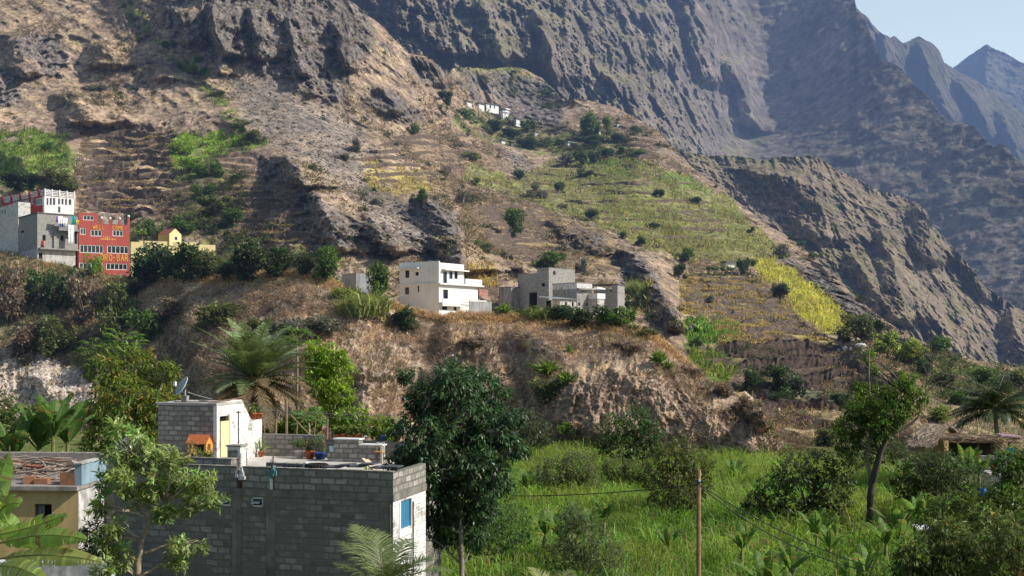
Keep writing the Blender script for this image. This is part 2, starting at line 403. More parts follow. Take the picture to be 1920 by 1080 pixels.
# ---- the high wall of the valley
def rel_wall(PX, PY, D, b):
    x, y, z = b[..., 0], b[..., 1], b[..., 2]
    wx = PX+fbm(PX/40, PY/40, PX*0, 3, 2)*14; wy = PY+fbm(PX/40, PY/40, PX*0+5, 3, 4)*14
    spur = 1-sstep(1290, 1420, PX)
    r = -(ridged((wx-0.3*wy)/62, wy/210, PX*0+2.5, 5, 21)*52+ridged((wx-0.2*wy)/17, wy/46, PX*0+7.5, 4, 24)*17)*spur-(ridged(x/90, y/100, z/60, 4, 23)*10+fbm(x/30, y/30, z/14, 4, 29)*4.5)*(1-spur)
    r += -fbm(x/22, y/22, z/28, 5, 25)*(8+14*spur)-fbm(x/8, y/8, z/9, 4, 28)*(3.5+5*spur)-ridged(wx/6, wy/11, PX*0, 3, 22)*5*spur
    strata = np.sin(z/9.0+fbm(x/60, y/60, z/60, 3, 33)*5)*2.0; r += strata*(1-spur*0.6)
    for rows, A, Lx in (([(30, 985, 1010), (90, 1000, 1030), (150, 1020, 1050)], 60, 40),
                        ([(20, 1170, 1215), (60, 1190, 1240), (120, 1215, 1250)], 45, 35),
                        ([(-20, 1240, 1290), (60, 1262, 1320), (110, 1275, 1322), (150, 1290, 1330)], 70, 40),
                        ([(110, 1335, 1372), (180, 1352, 1395), (240, 1370, 1420)], 60, 16),
                        ([(150, 1130, 1165), (200, 1150, 1200), (250, 1180, 1225)], 40, 40),
                        ([(-20, 690, 740), (50, 720, 800), (100, 780, 850)], 40, 60),
                        ([(0, 860, 900), (60, 880, 930), (110, 900, 950)], 40, 40)):
        r += scarp(wx, wy, rows, A, Lx, 16)
    return r, None
def col_wall(PX, PY, p, n, aux):
    x, y, z = p[..., 0], p[..., 1], p[..., 2]
    c = np.zeros(p.shape, np.float32)+np.array(ROCK)
    s = 0.5+0.5*np.sin(z/11+fbm(x/70, y/70, z/70, 4, 6)*7); c = mixc(c, s*0.45, (0.10, 0.085, 0.08))
    fl = 1-.72*sstep(1340, 1460, PX); c = mixc(c, sstep(0.02, 0.3, fbm(x/35, y/35, z/20, 5, 9))*fl, (0.20, 0.165, 0.14))
    c = mixc(c, sstep(0.55, 0.8, n[..., 2])*0.7*fl, (0.20, 0.175, 0.10))
    c = mixc(c, sstep(0.12, 0.32, fbm(x/28, y/28, z/40, 5, 19)+(n[..., 2]-0.5)*0.3)*0.6*fl, (0.10, 0.11, 0.045)); return c
W_TOP = [(480, -70), (1000, -90), (1500, -90), (1590, -40), (1603, 0), (1606, 20), (1620, 32), (1652, 113), (1680, 119), (1690, 127), (1715, 160), (1730, 172), (1742, 182), (1764, 214), (1780, 228), (1800, 231), (1826, 236), (1845, 258), (1862, 277), (1875, 268), (1885, 272), (1900, 292), (1912, 300), (1925, 318), (2010, 400)]
build_layer('hills_valley_wall', 480, 2010, 760, W_TOP, [(480, 260), (1000, 330), (1300, 420), (1600, 640), (1800, 800), (2010, 820)], 330,
            [(480, -70, 560), (480, 260, 430), (750, -50, 640), (750, 150, 520), (1000, -90, 760), (1000, 330, 520), (1060, 150, 610), (1250, -80, 1020), (1250, 120, 840), (1290, 300, 700), (1360, 0, 1130), (1370, 260, 960), (1500, 0, 1110), (1500, 280, 930), (1600, -40, 1090), (1620, 300, 860), (1633, 90, 985), (1750, 200, 875), (1750, 450, 740), (1850, 260, 800), (1880, 550, 640), (2010, 400, 690), (2010, 820, 480), (1700, 720, 600)],
            rel_wall, col_wall, mat_terrain('wall_rock', 0.11, 3.2), back=((50, -60), (200, -300)), rough_top=1.3, seed=6)

# ---- spur between the fields and the wall (middle right)
def rel_spur(PX, PY, D, b):
    x, y, z = b[..., 0], b[..., 1], b[..., 2]
    wx = PX+fbm(PX/30, PY/30, PX*0, 4, 12)*12; wy = PY+fbm(PX/30, PY/30, PX*0+5, 4, 14)*10
    r = -(ridged((wx-.55*wy)/44, wy/150, PX*0+4.5, 4, 41)-.4)*15-(ridged((wx-.5*wy)/13, wy/30, PX*0+5.5, 4, 42)-.4)*5-ridged(x/55, y/65, z/70, 5, 43)*13-ridged(x/16, y/18, z/13, 4, 44)*5-fbm(x/14, y/14, z/16, 5, 45)*6-fbm(x/3.5, y/3.5, z/4, 3, 47)*1.6
    for rows, A, Lx in (([(318, 1350, 1440), (350, 1380, 1530), (400, 1440, 1545), (450, 1480, 1550)], 42, 50),
                        ([(385, 1680, 1735), (410, 1668, 1745), (450, 1690, 1742), (490, 1700, 1750)], 44, 26),
                        ([(440, 1625, 1665), (490, 1630, 1680), (560, 1640, 1690), (600, 1655, 1705)], 36, 30),
                        ([(560, 1690, 1740), (620, 1720, 1780), (690, 1750, 1830)], 26, 50),
                        ([(470, 1765, 1800), (520, 1790, 1835), (560, 1815, 1860)], 26, 30),
                        ([(590, 1860, 1900), (640, 1860, 1930), (700, 1870, 1950)], 36, 40),
                        ([(480, 1560, 1600), (540, 1590, 1640), (600, 1630, 1680)], 20, 30)):
        r += scarp(wx, wy, rows, A, Lx, 14)
    return r, None
def col_spur(PX, PY, p, n, aux):
    x, y, z = p[..., 0], p[..., 1], p[..., 2]
    c = np.zeros(p.shape, np.float32)+np.array((0.20, 0.162, 0.125))
    c = mixc(c, sstep(0.0, 0.25, fbm(x/18, y/18, z/22, 5, 9)), (0.11, 0.10, 0.09))
    c = mixc(c, sstep(0.45, 0.75, n[..., 2])*0.6, (0.215, 0.17, 0.115))
    g = sstep(330, 290, PY)*0.35+sstep(430, 470, PY)*sstep(1750, 1560, PX)*0.12
    c = mixc(c, sstep(0.1, 0.25, fbm(x/10, y/10, z/12, 5, 19)+g)*0.45, (0.13, 0.135, 0.055))
    c = mixc(c, sstep(0.22, 0.3, fbm(x/6, y/6, z/6, 4, 29))*0.8, (0.06, 0.085, 0.03)); return c
S_TOP = [(1180, 240), (1230, 262), (1270, 278), (1310, 290), (1380, 292), (1430, 300), (1470, 293), (1500, 294), (1520, 290), (1535, 296), (1560, 312), (1600, 332), (1640, 354), (1690, 368), (1720, 382), (1738, 398), (1746, 420), (1770, 445), (1800, 478), (1830, 512), (1850, 538), (1880, 560), (1900, 573), (1930, 590), (2010, 640)]
build_layer('hills_spur', 1180, 2010, 520, S_TOP, [(1180, 400), (1400, 500), (1600, 690), (1760, 770), (2010, 800)], 270,
            [(1180, 240, 520), (1180, 400, 400), (1310, 290, 540), (1430, 300, 540), (1430, 470, 420), (1530, 292, 560), (1540, 450, 460), (1650, 355, 560), (1640, 600, 370), (1740, 400, 560), (1740, 650, 400), (1850, 538, 520), (1850, 700, 420), (2010, 640, 500), (2010, 800, 380), (1600, 690, 340)],
            rel_spur, col_spur, mat_terrain('spur_rock', 0.28, 1.6), back=((30, -30), (80, -120)), rough_top=1.2, seed=8)

# ---- the near mountainside with terraces and fields
H_TOP = [(-90, -60), (640, -60), (655, 2), (668, 10), (690, 30), (712, 44), (742, 78), (765, 100), (800, 106), (822, 122), (832, 150), (850, 128), (880, 126), (920, 130), (955, 124), (985, 130), (1015, 146), (1040, 168), (1056, 190), (1085, 184), (1120, 192), (1160, 204), (1200, 226), (1240, 250), (1268, 288), (1310, 322), (1350, 352), (1400, 392), (1440, 424), (1470, 438), (1500, 460), (1545, 500), (1600, 552), (1640, 586), (1690, 622), (1740, 645), (1800, 670), (1850, 680), (1900, 688), (2010, 690)]
H_BOT = [(-90, 570), (200, 570), (400, 570), (600, 575), (800, 620), (1000, 650), (1240, 700), (1300, 880), (1400, 885), (1600, 885), (2010, 885)]
H_CTRL = [(-60, 540, 228), (200, 545, 216), (400, 550, 196), (600, 565, 172), (800, 600, 166), (1000, 630, 164), (1240, 690, 150),
          (1400, 880, 123), (1600, 875, 121), (1750, 870, 118), (2010, 880, 114), (1440, 765, 142), (1580, 760, 143), (1400, 650, 168), (1560, 652, 176), (1700, 705, 158), (1850, 720, 165), (2010, 690, 190), (1920, 690, 190), (1850, 800, 128),
          (70, 400, 226), (150, 470, 222), (250, 470, 218), (330, 470, 210), (450, 480, 200), (700, 510, 181), (900, 560, 173), (1100, 570, 175), (1250, 620, 172),
          (-60, 250, 262), (200, 300, 250), (400, 300, 243), (560, 360, 225), (750, 400, 222), (950, 420, 245), (1150, 420, 270), (1300, 500, 240), (1400, 480, 255), (1500, 550, 228), (1600, 600, 205), (1690, 630, 200), (1850, 690, 190),
          (-60, 0, 335), (200, 100, 310), (400, 120, 292), (400, -50, 312), (600, 150, 296), (650, 5, 335), (800, 160, 350), (800, 300, 285), (950, 205, 425), (950, 128, 455), (1050, 190, 440), (1110, 250, 385), (1200, 300, 330), (1200, 228, 410), (1300, 330, 340), (1400, 400, 315), (1500, 470, 285), (1050, 330, 325), (900, 300, 318)]
T_POLY = {  # terraced ground: (polygon, step height m, crop colour, riser colour, strength)
 'fields_right': ([(1290, 505), (1400, 512), (1450, 540), (1480, 560), (1500, 600), (1570, 648), (1350, 652), (1330, 600), (1270, 585), (1275, 530)], 1.35, (0.50, 0.40, 0.19), (0.13, 0.095, 0.07), 1.0),
 'brown_left': ([(150, 240), (320, 230), (330, 260), (318, 410), (150, 400), (130, 330)], 1.75, (0.47, 0.35, 0.23), (0.12, 0.09, 0.07), 1.0),
 'brown_mid': ([(320, 330), (430, 260), (500, 300), (560, 380), (630, 470), (560, 470), (420, 450), (330, 420)], 1.5, (0.25, 0.18, 0.12), (0.12, 0.09, 0.07), 0.8),
 'field_edge': ([(870, 360), (960, 350), (1050, 400), (1140, 430), (1180, 500), (1120, 520), (1000, 500), (900, 470), (860, 420)], 1.4, (0.29, 0.215, 0.12), (0.12, 0.09, 0.07), 0.9),
 'bank': ([(1290, 650), (1570, 648), (1640, 700), (1700, 760), (1660, 850), (1430, 860), (1400, 760), (1340, 700)], 2.3, (0.30, 0.24, 0.13), (0.075, 0.055, 0.045), 1.0),
 'strip': ([(640, 360), (730, 340), (850, 300), (900, 330), (880, 400), (800, 350), (700, 390)], 1.4, (0.29, 0.21, 0.125), (0.12, 0.09, 0.07), 0.7),
 'below_village': ([(760, 240), (900, 240), (960, 300), (880, 330), (760, 300)], 1.5, (0.28, 0.2, 0.13), (0.13, 0.1, 0.075), 0.6),
 'main_field': ([(880, 305), (960, 335), (1060, 292), (1180, 300), (1300, 335), (1430, 440), (1480, 500), (1380, 510), (1290, 500), (1180, 470), (1130, 430), (1040, 405), (940, 370), (870, 350)], 1.2, None, (0.17, 0.15, 0.07), 0.55),
 'village_right': ([(1130, 240), (1230, 262), (1240, 300), (1160, 300)], 1.6, (0.24, 0.19, 0.13), (0.11, 0.09, 0.075), 0.7)}
CANE_POLYS = [  # (polygon, colour)
 ([(885, 300), (960, 335), (1060, 292), (1180, 296), (1290, 330), (1375, 375), (1410, 430), (1420, 470), (1300, 470), (1210, 450), (1120, 420), (1040, 395), (940, 365), (860, 335)], CANE),
 ([(1060, 290), (1180, 296), (1290, 330), (1330, 360), (1250, 345), (1150, 325)], CANEG),
 ([(1110, 340), (1190, 345), (1240, 400), (1330, 440), (1440, 480), (1400, 505), (1290, 490), (1200, 460), (1130, 420)], CANE),
 ([(1330, 375), (1385, 390), (1480, 480), (1440, 492), (1360, 460)], CANE),
 ([(1405, 485), (1445, 488), (1470, 500), (1530, 540), (1600, 602), (1590, 622), (1555, 630), (1500, 596), (1475, 560), (1425, 520)], CANEY),
 ([(1290, 508), (1400, 515), (1450, 545), (1500, 600), (1560, 645), (1350, 650), (1370, 600), (1290, 590), (1270, 540)], (0.36, 0.30, 0.12)),
 ([(1278, 598), (1372, 600), (1392, 640), (1290, 648)], (0.11, 0.24, 0.035)),
 ([(680, 288), (725, 320), (790, 322), (815, 355), (760, 365), (700, 358), (680, 330)], (0.40, 0.33, 0.11)),
 ([(-90, 246), (90, 246), (130, 262), (128, 300), (90, 320), (0, 345), (-90, 350)], CANEG),
 ([(318, 255), (410, 248), (470, 255), (505, 272), (440, 275), (400, 300), (380, 330), (330, 335), (318, 300)], (0.16, 0.26, 0.03)),
 ([(1290, 655), (1370, 655), (1380, 700), (1340, 740), (1290, 690)], CANEG),
 ([(840, 505), (925, 500), (935, 540), (850, 540)], (0.42, 0.33, 0.10)),
 ([(1170, 520), (1215, 530), (1235, 600), (1180, 590)], (0.30, 0.28, 0.09))]
ROCK_POLYS = [[(270, -80), (300, 20), (330, 65), (395, 115), (470, 130), (540, 160), (620, 195), (655, 185), (650, 130), (690, 100), (700, 50), (650, -80)],
 [(30, 60), (110, 65), (128, 110), (118, 140), (60, 140), (20, 110)], [(-60, 100), (30, 140), (48, 185), (10, 200), (-60, 200)], [(480, 290), (560, 300), (575, 350), (490, 340)],
 [(680, 165), (740, 170), (800, 225), (760, 235), (690, 200)], [(760, 106), (826, 112), (830, 160), (790, 150)], [(735, 375), (800, 370), (860, 400), (870, 500), (800, 505), (745, 440)],
 [(655, 410), (730, 420), (750, 480), (690, 490), (640, 450)], [(560, 330), (640, 400), (660, 470), (600, 480), (545, 420)], [(1150, 468), (1200, 470), (1245, 545), (1280, 610), (1230, 615), (1170, 560)], [(1030, 420), (1130, 440), (1140, 480), (1050, 470)], [(860, 130), (1050, 150), (1060, 250), (1000, 240), (880, 190)],
 [(1450, 470), (1560, 520), (1660, 610), (1740, 660), (1640, 650), (1560, 570)]]
SCREE_POLYS = [[(428, 160), (450, 132), (490, 128), (560, 170), (640, 205), (700, 280), (745, 380), (770, 430), (760, 470), (725, 450), (640, 350), (560, 290), (505, 270), (460, 230)], [(925, 270), (970, 285), (1015, 330), (995, 345), (950, 310)]]
GREEN_POLYS = [[(318, 250), (500, 268), (400, 300), (470, 330), (430, 450), (370, 450), (330, 380), (318, 310)], [(-90, 240), (130, 250), (150, 330), (130, 370), (-90, 380)],
 [(850, 200), (960, 215), (1000, 250), (1100, 240), (1240, 290), (1060, 300), (960, 280), (850, 240)], [(850, 128), (960, 120), (1050, 180), (1050, 215), (960, 190), (900, 150)], [(240, 410), (420, 430), (640, 480), (640, 540), (240, 520)],
 [(210, 0), (250, 0), (300, 60), (360, 120), (410, 170), (440, 210), (490, 270), (440, 250), (400, 190), (330, 120), (240, 40)], [(660, 330), (720, 360), (720, 390), (660, 370)], [(1280, 640), (1560, 660), (1420, 720), (1300, 720)], [(1650, 640), (1850, 690), (1960, 760), (1880, 800), (1760, 760)]]

def rel_hill(PX, PY, D, b):
    x, y, z = b[..., 0], b[..., 1], b[..., 2]
    wx = PX+fbm(PX/28, PY/28, PX*0, 4, 62)*13; wy = PY+fbm(PX/28, PY/28, PX*0+5, 4, 64)*11
    rock = np.zeros(PX.shape, np.float32)
    for i, pl in enumerate(ROCK_POLYS): rock = np.maximum(rock, wpoly(PX, PY, pl, 9, 24, i))
    crop = np.zeros(PX.shape, np.float32); terr = np.zeros(PX.shape, np.float32)
    for i, (pl, c) in enumerate(CANE_POLYS): crop = np.maximum(crop, wpoly(PX, PY, pl, 8, 24, 130+i))
    for k, v in T_POLY.items(): terr = np.maximum(terr, wpoly(PX, PY, v[0], 9, 26, 3))
    scree = np.zeros(PX.shape, np.float32)
    for pl in SCREE_POLYS: scree = np.maximum(scree, wpoly(PX, PY, pl, 6, 20, 3))
    crop = blur(crop, 7); terr = blur(terr, 9); rock = blur(rock, 3); scree = blur(scree, 5)
    calm = 1-0.72*np.maximum(crop, terr*0.8)
    calm = calm*(1-0.55*scree)
    low = sstep(1280, 1340, PX)*sstep(630, 680, PY); calm = calm*(1-0.5*low)*(1-.65*blur(inpoly(PX, PY, [(1290, 640), (1580, 640), (1620, 700), (1590, 780), (1400, 780)]), 8))
    u = x*0.66+z*0.75; v = x*0.75-z*0.66
    big = ridged(u/30, v/95, y/120, 4, 71)*10
    med = ridged(u/8.5, v/22, y/30, 4, 75)*2.7+fbm(x/6, y/9, z/7, 4, 77)*1.9
    fine = fbm(x/2.0, y/3.0, z/2.2, 3, 79)*0.75
    groove = ridged(x/6.5, y/11, z/42, 4, 81)*6.5+ridged(x/2.6, y/4, z/7, 3, 83)*1.6
    r = -(big+med+fine)*calm-rock*(groove-3.4)
    sc = [([(172, 85, 135), (190, 78, 152), (212, 80, 168), (232, 95, 172)], 15, 60), ([(80, 150, 186), (100, 142, 192), (125, 130, 198)], 11, 60),
          ([(15, 318, 330), (40, 325, 342), (80, 333, 352)], 13, 30), ([(10, 380, 396), (60, 385, 406), (104, 395, 424)], 15, 30), ([(40, 612, 634), (80, 620, 642), (130, 632, 650)], 14, 30), ([(20, 455, 470), (60, 462, 480), (110, 470, 492)], 9, 26), ([(30, 530, 545), (80, 535, 552), (140, 545, 566)], 9, 26),
          ([(110, 400, 411), (138, 402, 416)], 7, 24), ([(125, 250, 292), (150, 237, 318)], 8, 50), ([(292, 492, 540), (320, 495, 562), (350, 520, 572)], 17, 60), ([(360, 560, 590), (400, 575, 612), (440, 590, 640)], 11, 50),
          ([(165, 690, 712), (190, 684, 738), (210, 690, 752)], 13, 50), ([(205, 728, 745), (225, 735, 760)], 7, 30), ([(372, 765, 792), (400, 758, 832), (440, 766, 856), (480, 800, 866), (508, 832, 870)], 24, 50),
          ([(104, 765, 798), (130, 776, 824), (158, 790, 830)], 14, 40), ([(402, 660, 692), (440, 672, 735), (472, 690, 748)], 13, 40), ([(418, 1020, 1050), (440, 1030, 1090), (472, 1050, 1134)], 10, 50), ([(440, 590, 625), (470, 600, 650)], 8, 40),
          ([(468, 1148, 1178), (500, 1160, 1214), (545, 1185, 1238), (590, 1212, 1262), (616, 1235, 1275)], 15, 34), ([(475, 930, 960), (510, 945, 985)], 8, 40), ([(130, 880, 902), (180, 900, 925), (230, 930, 960)], 8, 40), ([(150, 1040, 1062), (185, 1042, 1068)], 14, 40),
          ([(60, -20, 30), (100, -10, 40), (140, 0, 50)], 10, 50), ([(290, -10, 30), (330, 10, 70)], 8, 60), ([(640, 1560, 1640), (690, 1580, 1650), (740, 1600, 1690), (880, 1650, 1760)], 7, 80), ([(560, 1590, 1640), (620, 1650, 1700)], 8, 40), ([(700, 1770, 1820), (760, 1790, 1850)], 5, 80), ([(480, 1500, 1530), (520, 1540, 1570)], 7, 30)]
    for rows, A, Lx in sc: r += scarp(wx, wy, rows, A, Lx, 9)
    return r, dict(rock=rock, crop=crop, terr=terr, scree=scree)

def terr_hill(PX, PY, pos, aux):
    riser = np.zeros(PX.shape, np.float32)
    z = pos[..., 2]
    for i, (k, (pl, h, cc, rc, st)) in enumerate(T_POLY.items()):
        m = wpoly(PX, PY, pl, 9, 26, 40+i)
        zz = z+fbm(pos[..., 0]/14, pos[..., 1]/14, z*0, 3, 90+i)*h*1.6
        hh = h
        f = zz/hh-np.floor(zz/hh)
        g = 0.12*f+0.88*sstep(0.5, 0.92, f)
        gap = sstep(-0.28, -0.12, fbm(pos[..., 0]/9, pos[..., 1]/9, z/6, 3, 95+i))
        pos[..., 2] += (hh*(g-f))*m*st*gap
        riser = np.maximum(riser, m*gap*sstep(0.48, 0.6, f)*(1-sstep(0.9, 0.98, f))*st)
        aux['tm_'+k] = m
    aux['riser'] = riser
    return pos, aux

def col_hill(PX, PY, p, n, aux):
    x, y, z = p[..., 0], p[..., 1], p[..., 2]
    n1 = fbm(x/14, y/14, z/14, 5, 101); n2 = fbm(x/4, y/4, z/4, 4, 103); n3 = fbm(x/1.5, y/1.5, z/1.5, 3, 104)
    c = np.zeros(p.shape, np.float32)+np.array(SOIL)
    c = mixc(c, sstep(-0.05, 0.25, n1), SOILD); c = mixc(c, sstep(0.05, 0.28, n2)*0.7, STRAW)
    c = mixc(c, sstep(0.1, 0.3, -n2)*0.6, SOILD)
    c = mixc(c, sstep(0.12, 0.3, n3)*0.5, (0.13, 0.115, 0.06))
    for i, (k, (pl, h, cc, rc, st)) in enumerate(T_POLY.items()):
        if cc: c = mixc(c, aux['tm_'+k]*0.75, cc)
    g = np.zeros(PX.shape, np.float32)
    for i, pl in enumerate(GREEN_POLYS): g = np.maximum(g, wpoly(PX, PY, pl, 11, 26, 70+i))
    c = mixc(c, np.clip(g*sstep(-0.22, 0.12, n2+n1*0.5), 0, 1)*0.75, MOSS)
    c = mixc(c, np.clip(g*sstep(0.0, 0.2, n2*0.7+n1), 0, 1)*0.8, (0.10, 0.13, 0.04))
    steep = 1-sstep(0.25, 0.5, n[..., 2])
    rk = np.maximum(aux['rock']*sstep(-0.25, 0.0, n1+0.15), steep*sstep(-0.1, 0.15, n2+0.08)*(1-aux['crop']))
    rc = mixc(np.zeros(p.shape, np.float32)+np.array(ROCK), sstep(0.0, 0.3, n2), (0.21, 0.185, 0.165)); rc = mixc(rc, sstep(0.0, 0.25, -n3), ROCKD)
    c = c*(1-rk[..., None])+rc*rk[..., None]
    s = aux['scree']; sc = mixc(np.zeros(p.shape, np.float32)+np.array((0.26, 0.21, 0.165)), sstep(-0.1, 0.2, n1+0.25*(PX < 560)), SCREE); c = c*(1-0.85*s[..., None])+0.85*s[..., None]*sc
    for i, (pl, cc) in enumerate(CANE_POLYS):
        m = wpoly(PX, PY, pl, 8, 24, 130+i)*sstep(-0.45, -0.1, n2*0.8+n1)
        c = mixc(c, m*0.85, np.array(cc)*0.85)
    riser = aux['riser']
    rcol = np.array((0.095, 0.072, 0.058)); c = mixc(c, riser*0.9, rcol)
    bank = wpoly(PX, PY, T_POLY['bank'][0], 9, 26, 7); c = mixc(c, bank*sstep(730, 700, PY)*0.35, (0.13, 0.10, 0.075))
    pale = inpoly(PX, PY, [(1440, 725), (1590, 735), (1580, 765), (1430, 760)]).astype(np.float32); c = mixc(c, pale*0.7, (0.27, 0.27, 0.17))
    return c
build_layer('hills_mountainside', -90, 2010, 1180, H_TOP, H_BOT, 400, H_CTRL, rel_hill, col_hill, mat_terrain('hillside_soil', 0.62, 0.55), back=((14, -4), (60, -40)), rough_top=1.2, seed=11, terr=terr_hill)

# ---- the near ledge with its bank of dry brush
E_TOP = [(-90, 462), (30, 474), (60, 486), (150, 502), (200, 516), (246, 522), (300, 522), (360, 518), (420, 516), (480, 512), (540, 508), (600, 516), (635, 532), (650, 545), (700, 560), (745, 572), (790, 584), (832, 594), (858, 588), (900, 589), (960, 592), (1010, 596), (1060, 600), (1120, 607), (1170, 613), (1215, 622), (1245, 640), (1275, 664), (1310, 696), (1350, 726), (1395, 744), (1425, 766), (1440, 800), (1450, 840), (1470, 852)]
E_BOT = [(-90, 812), (150, 815), (400, 830), (700, 850), (1000, 855), (1300, 858), (1470, 870)]
E_CTRL = [(-60, 465, 188), (60, 490, 184), (150, 502, 180), (240, 522, 173), (330, 520, 166), (420, 516, 160), (540, 508, 152), (640, 536, 149), (760, 578, 148), (860, 590, 143), (1050, 599, 138), (1220, 624, 131), (1300, 690, 127), (1425, 770, 119), (1460, 840, 116),
          (-60, 812, 150), (150, 815, 150), (400, 830, 134), (700, 850, 125), (950, 855, 122), (1150, 857, 119), (1300, 858, 117), (1470, 870, 114), (60, 640, 168), (300, 640, 156), (540, 640, 140), (800, 700, 136), (1100, 700, 128), (1250, 740, 122)]
def rel_ledge(PX, PY, D, b):
    x, y, z = b[..., 0], b[..., 1], b[..., 2]
    wx = PX+fbm(PX/40, PY/40, PX*0, 4, 162)*20; wy = PY+fbm(PX/40, PY/40, PX*0+5, 4, 164)*14
    t = sstep(0, 45, PY-np.interp(PX, [q[0] for q in E_TOP], [q[1] for q in E_TOP]))
    r = -(ridged(x/13, y/40, z/26, 4, 171)*2.6+fbm(x/5, y/8, z/6, 4, 177)*1.5+fbm(x/1.5, y/1.5, z/1.8, 3, 179)*0.55)*(0.35+0.65*t)
    for rows, A, Lx in (([(500, 300, 345), (560, 305, 360), (640, 320, 380), (720, 340, 400)], 2.6, 160), ([(560, 628, 690), (620, 600, 670), (700, 560, 640)], 3, 120),
                        ([(620, 940, 1000), (690, 960, 1050), (760, 985, 1060), (820, 990, 1070)], 3.2, 200), ([(690, 640, 700), (740, 650, 690), (800, 660, 690)], 2.2, 90), ([(600, 480, 560), (680, 500, 580)], 2.2, 90),
                        ([(700, 20, 70), (760, 60, 120), (790, 90, 140)], 3, 80), ([(740, 1385, 1420), (800, 1400, 1432)], 5, 30), ([(600, 820, 850), (680, 790, 850), (740, 780, 830)], 2.5, 110)):
        r += scarp(wx, wy, rows, A, Lx, 18)
    rockm = np.maximum(wpoly(PX, PY, [(1040, 720), (1150, 690), (1260, 720), (1340, 770), (1430, 800), (1430, 850), (1100, 830), (1040, 790)], 16, 40, 5), wpoly(PX, PY, [(-90, 640), (60, 650), (150, 690), (190, 760), (150, 812), (-90, 812)], 12, 30, 6))
    rockm = np.maximum(rockm, wpoly(PX, PY, [(655, 690), (690, 690), (700, 780), (665, 790)], 6, 20, 7))
    r -= (ridged((PX+0.25*PY)/17, PY/70, PX*0+1.5, 4, 199)*.8-.3)*t
    r -= rockm*(ridged(x/2.4, y/4, z/7, 4, 191)*1.3+ridged(x/0.8, y/1.2, z/1.6, 3, 195)*0.55+fbm(x/0.45, y/0.6, z/0.7, 3, 193)*0.35)
    return r, dict(rock=rockm)
def col_ledge(PX, PY, p, n, aux):
    x, y, z = p[..., 0], p[..., 1], p[..., 2]
    n1 = fbm(x/9, y/9, z/9, 5, 201); n2 = fbm(x/2.6, y/2.6, z/2.6, 4, 203); n3 = fbm(x/0.8, y/0.8, z/0.8, 3, 205)
    c = np.zeros(p.shape, np.float32)+np.array((0.37, 0.285, 0.21))
    c = mixc(c, sstep(-0.05, 0.22, n1), (0.27, 0.205, 0.155)); c = mixc(c, sstep(0.04, 0.25, n2)*0.7, (0.42, 0.30, 0.16)); c = mixc(c, sstep(0.1, 0.3, -n3)*0.5, (0.10, 0.075, 0.055))
    lip = (1-sstep(6, 26, PY-np.interp(PX, [q[0] for q in E_TOP], [q[1] for q in E_TOP])))*sstep(1290, 1230, PX); c = mixc(c, lip*0.6, (0.46, 0.32, 0.15))
    left = sstep(330, 230, PX)*sstep(-0.2, 0.1, n1+n2*0.5+0.1); c = mixc(c, left*0.6*(1-aux['rock']), (0.115, 0.12, 0.05))
    rk = aux['rock']*sstep(-0.3, -0.02, n2+0.1)
    pale = sstep(260, 160, PX)[..., None]
    rc = np.array((0.42, 0.37, 0.33))*pale+np.array((0.275, 0.205, 0.155))*(1-pale); rc = mixc(rc, sstep(0.0, 0.25, n1)*0.75, (0.165, 0.125, 0.10)); rc = mixc(rc, sstep(0.0, 0.2, n3)*0.6, (0.36, 0.27, 0.18))
    return c*(1-rk[..., None])+rc*rk[..., None]
build_layer('hills_ledge', -90, 1470, 900, E_TOP, E_BOT, 260, E_CTRL, rel_ledge, col_ledge, mat_terrain('ledge_soil', 1.3, 0.25), back=((4, 0.0), (12, -0.4), (16, -1.0), (30, -6)), rough_top=2.2, seed=15)

# ---- valley floor: one sheet out to the horizon
def ground_z(x, y):
    x = np.asarray(x, float); y = np.asarray(y, float)
    z = -12+fbm(x/18, y/18, x*0, 4, 301)*1.1
    z = z+3.2*sstep(-2, -8, x)*(1-sstep(48, 66, y))
    z = z+10.5*np.exp(-(np.maximum(y, 0)/9.0)**1.5)*(np.abs(x) < 60)
    return z
gx = np.concatenate([[-6000, -2500, -900, -400, -200, -140], np.arange(-100, 101, 1.25), [140, 200, 400, 900, 2500, 6000]])
gy = np.concatenate([[-6000, -1500, -300, -60, -15], np.arange(-4, 150, 1.25), [170, 200, 260, 400, 900, 2500, 6000]])
GX, GY = np.meshgrid(gx, gy); GZ = ground_z(GX, GY)
GZ = np.where((np.abs(GX) > 150) | (GY > 160) | (GY < -10), -12.0, GZ)
gn = fbm(GX/5, GY/5, GX*0, 5, 311)
gc = mixc(np.zeros(GX.shape+(3,), np.float32)+np.array((0.075, 0.095, 0.03)), sstep(0.0, 0.3, gn), (0.15, 0.115, 0.07))
idx = np.arange(GX.size).reshape(GX.shape)
Fq = np.stack([idx[:-1, :-1], idx[:-1, 1:], idx[1:, 1:], idx[1:, :-1]], -1).reshape(-1, 4)
tag(link('ground', mesh_np('ground', np.stack([GX, GY, GZ], -1).reshape(-1, 3), Fq, gc.reshape(-1, 3)), mat_terrain('ground_soil', 1.5, 0.1)), kind='structure')
def gz(x, y): return float(ground_z(np.array([x]), np.array([y]))[0])
# ================================================================== VEGETATION
def unit(v): return v/(np.linalg.norm(v, axis=-1, keepdims=True)+1e-9)

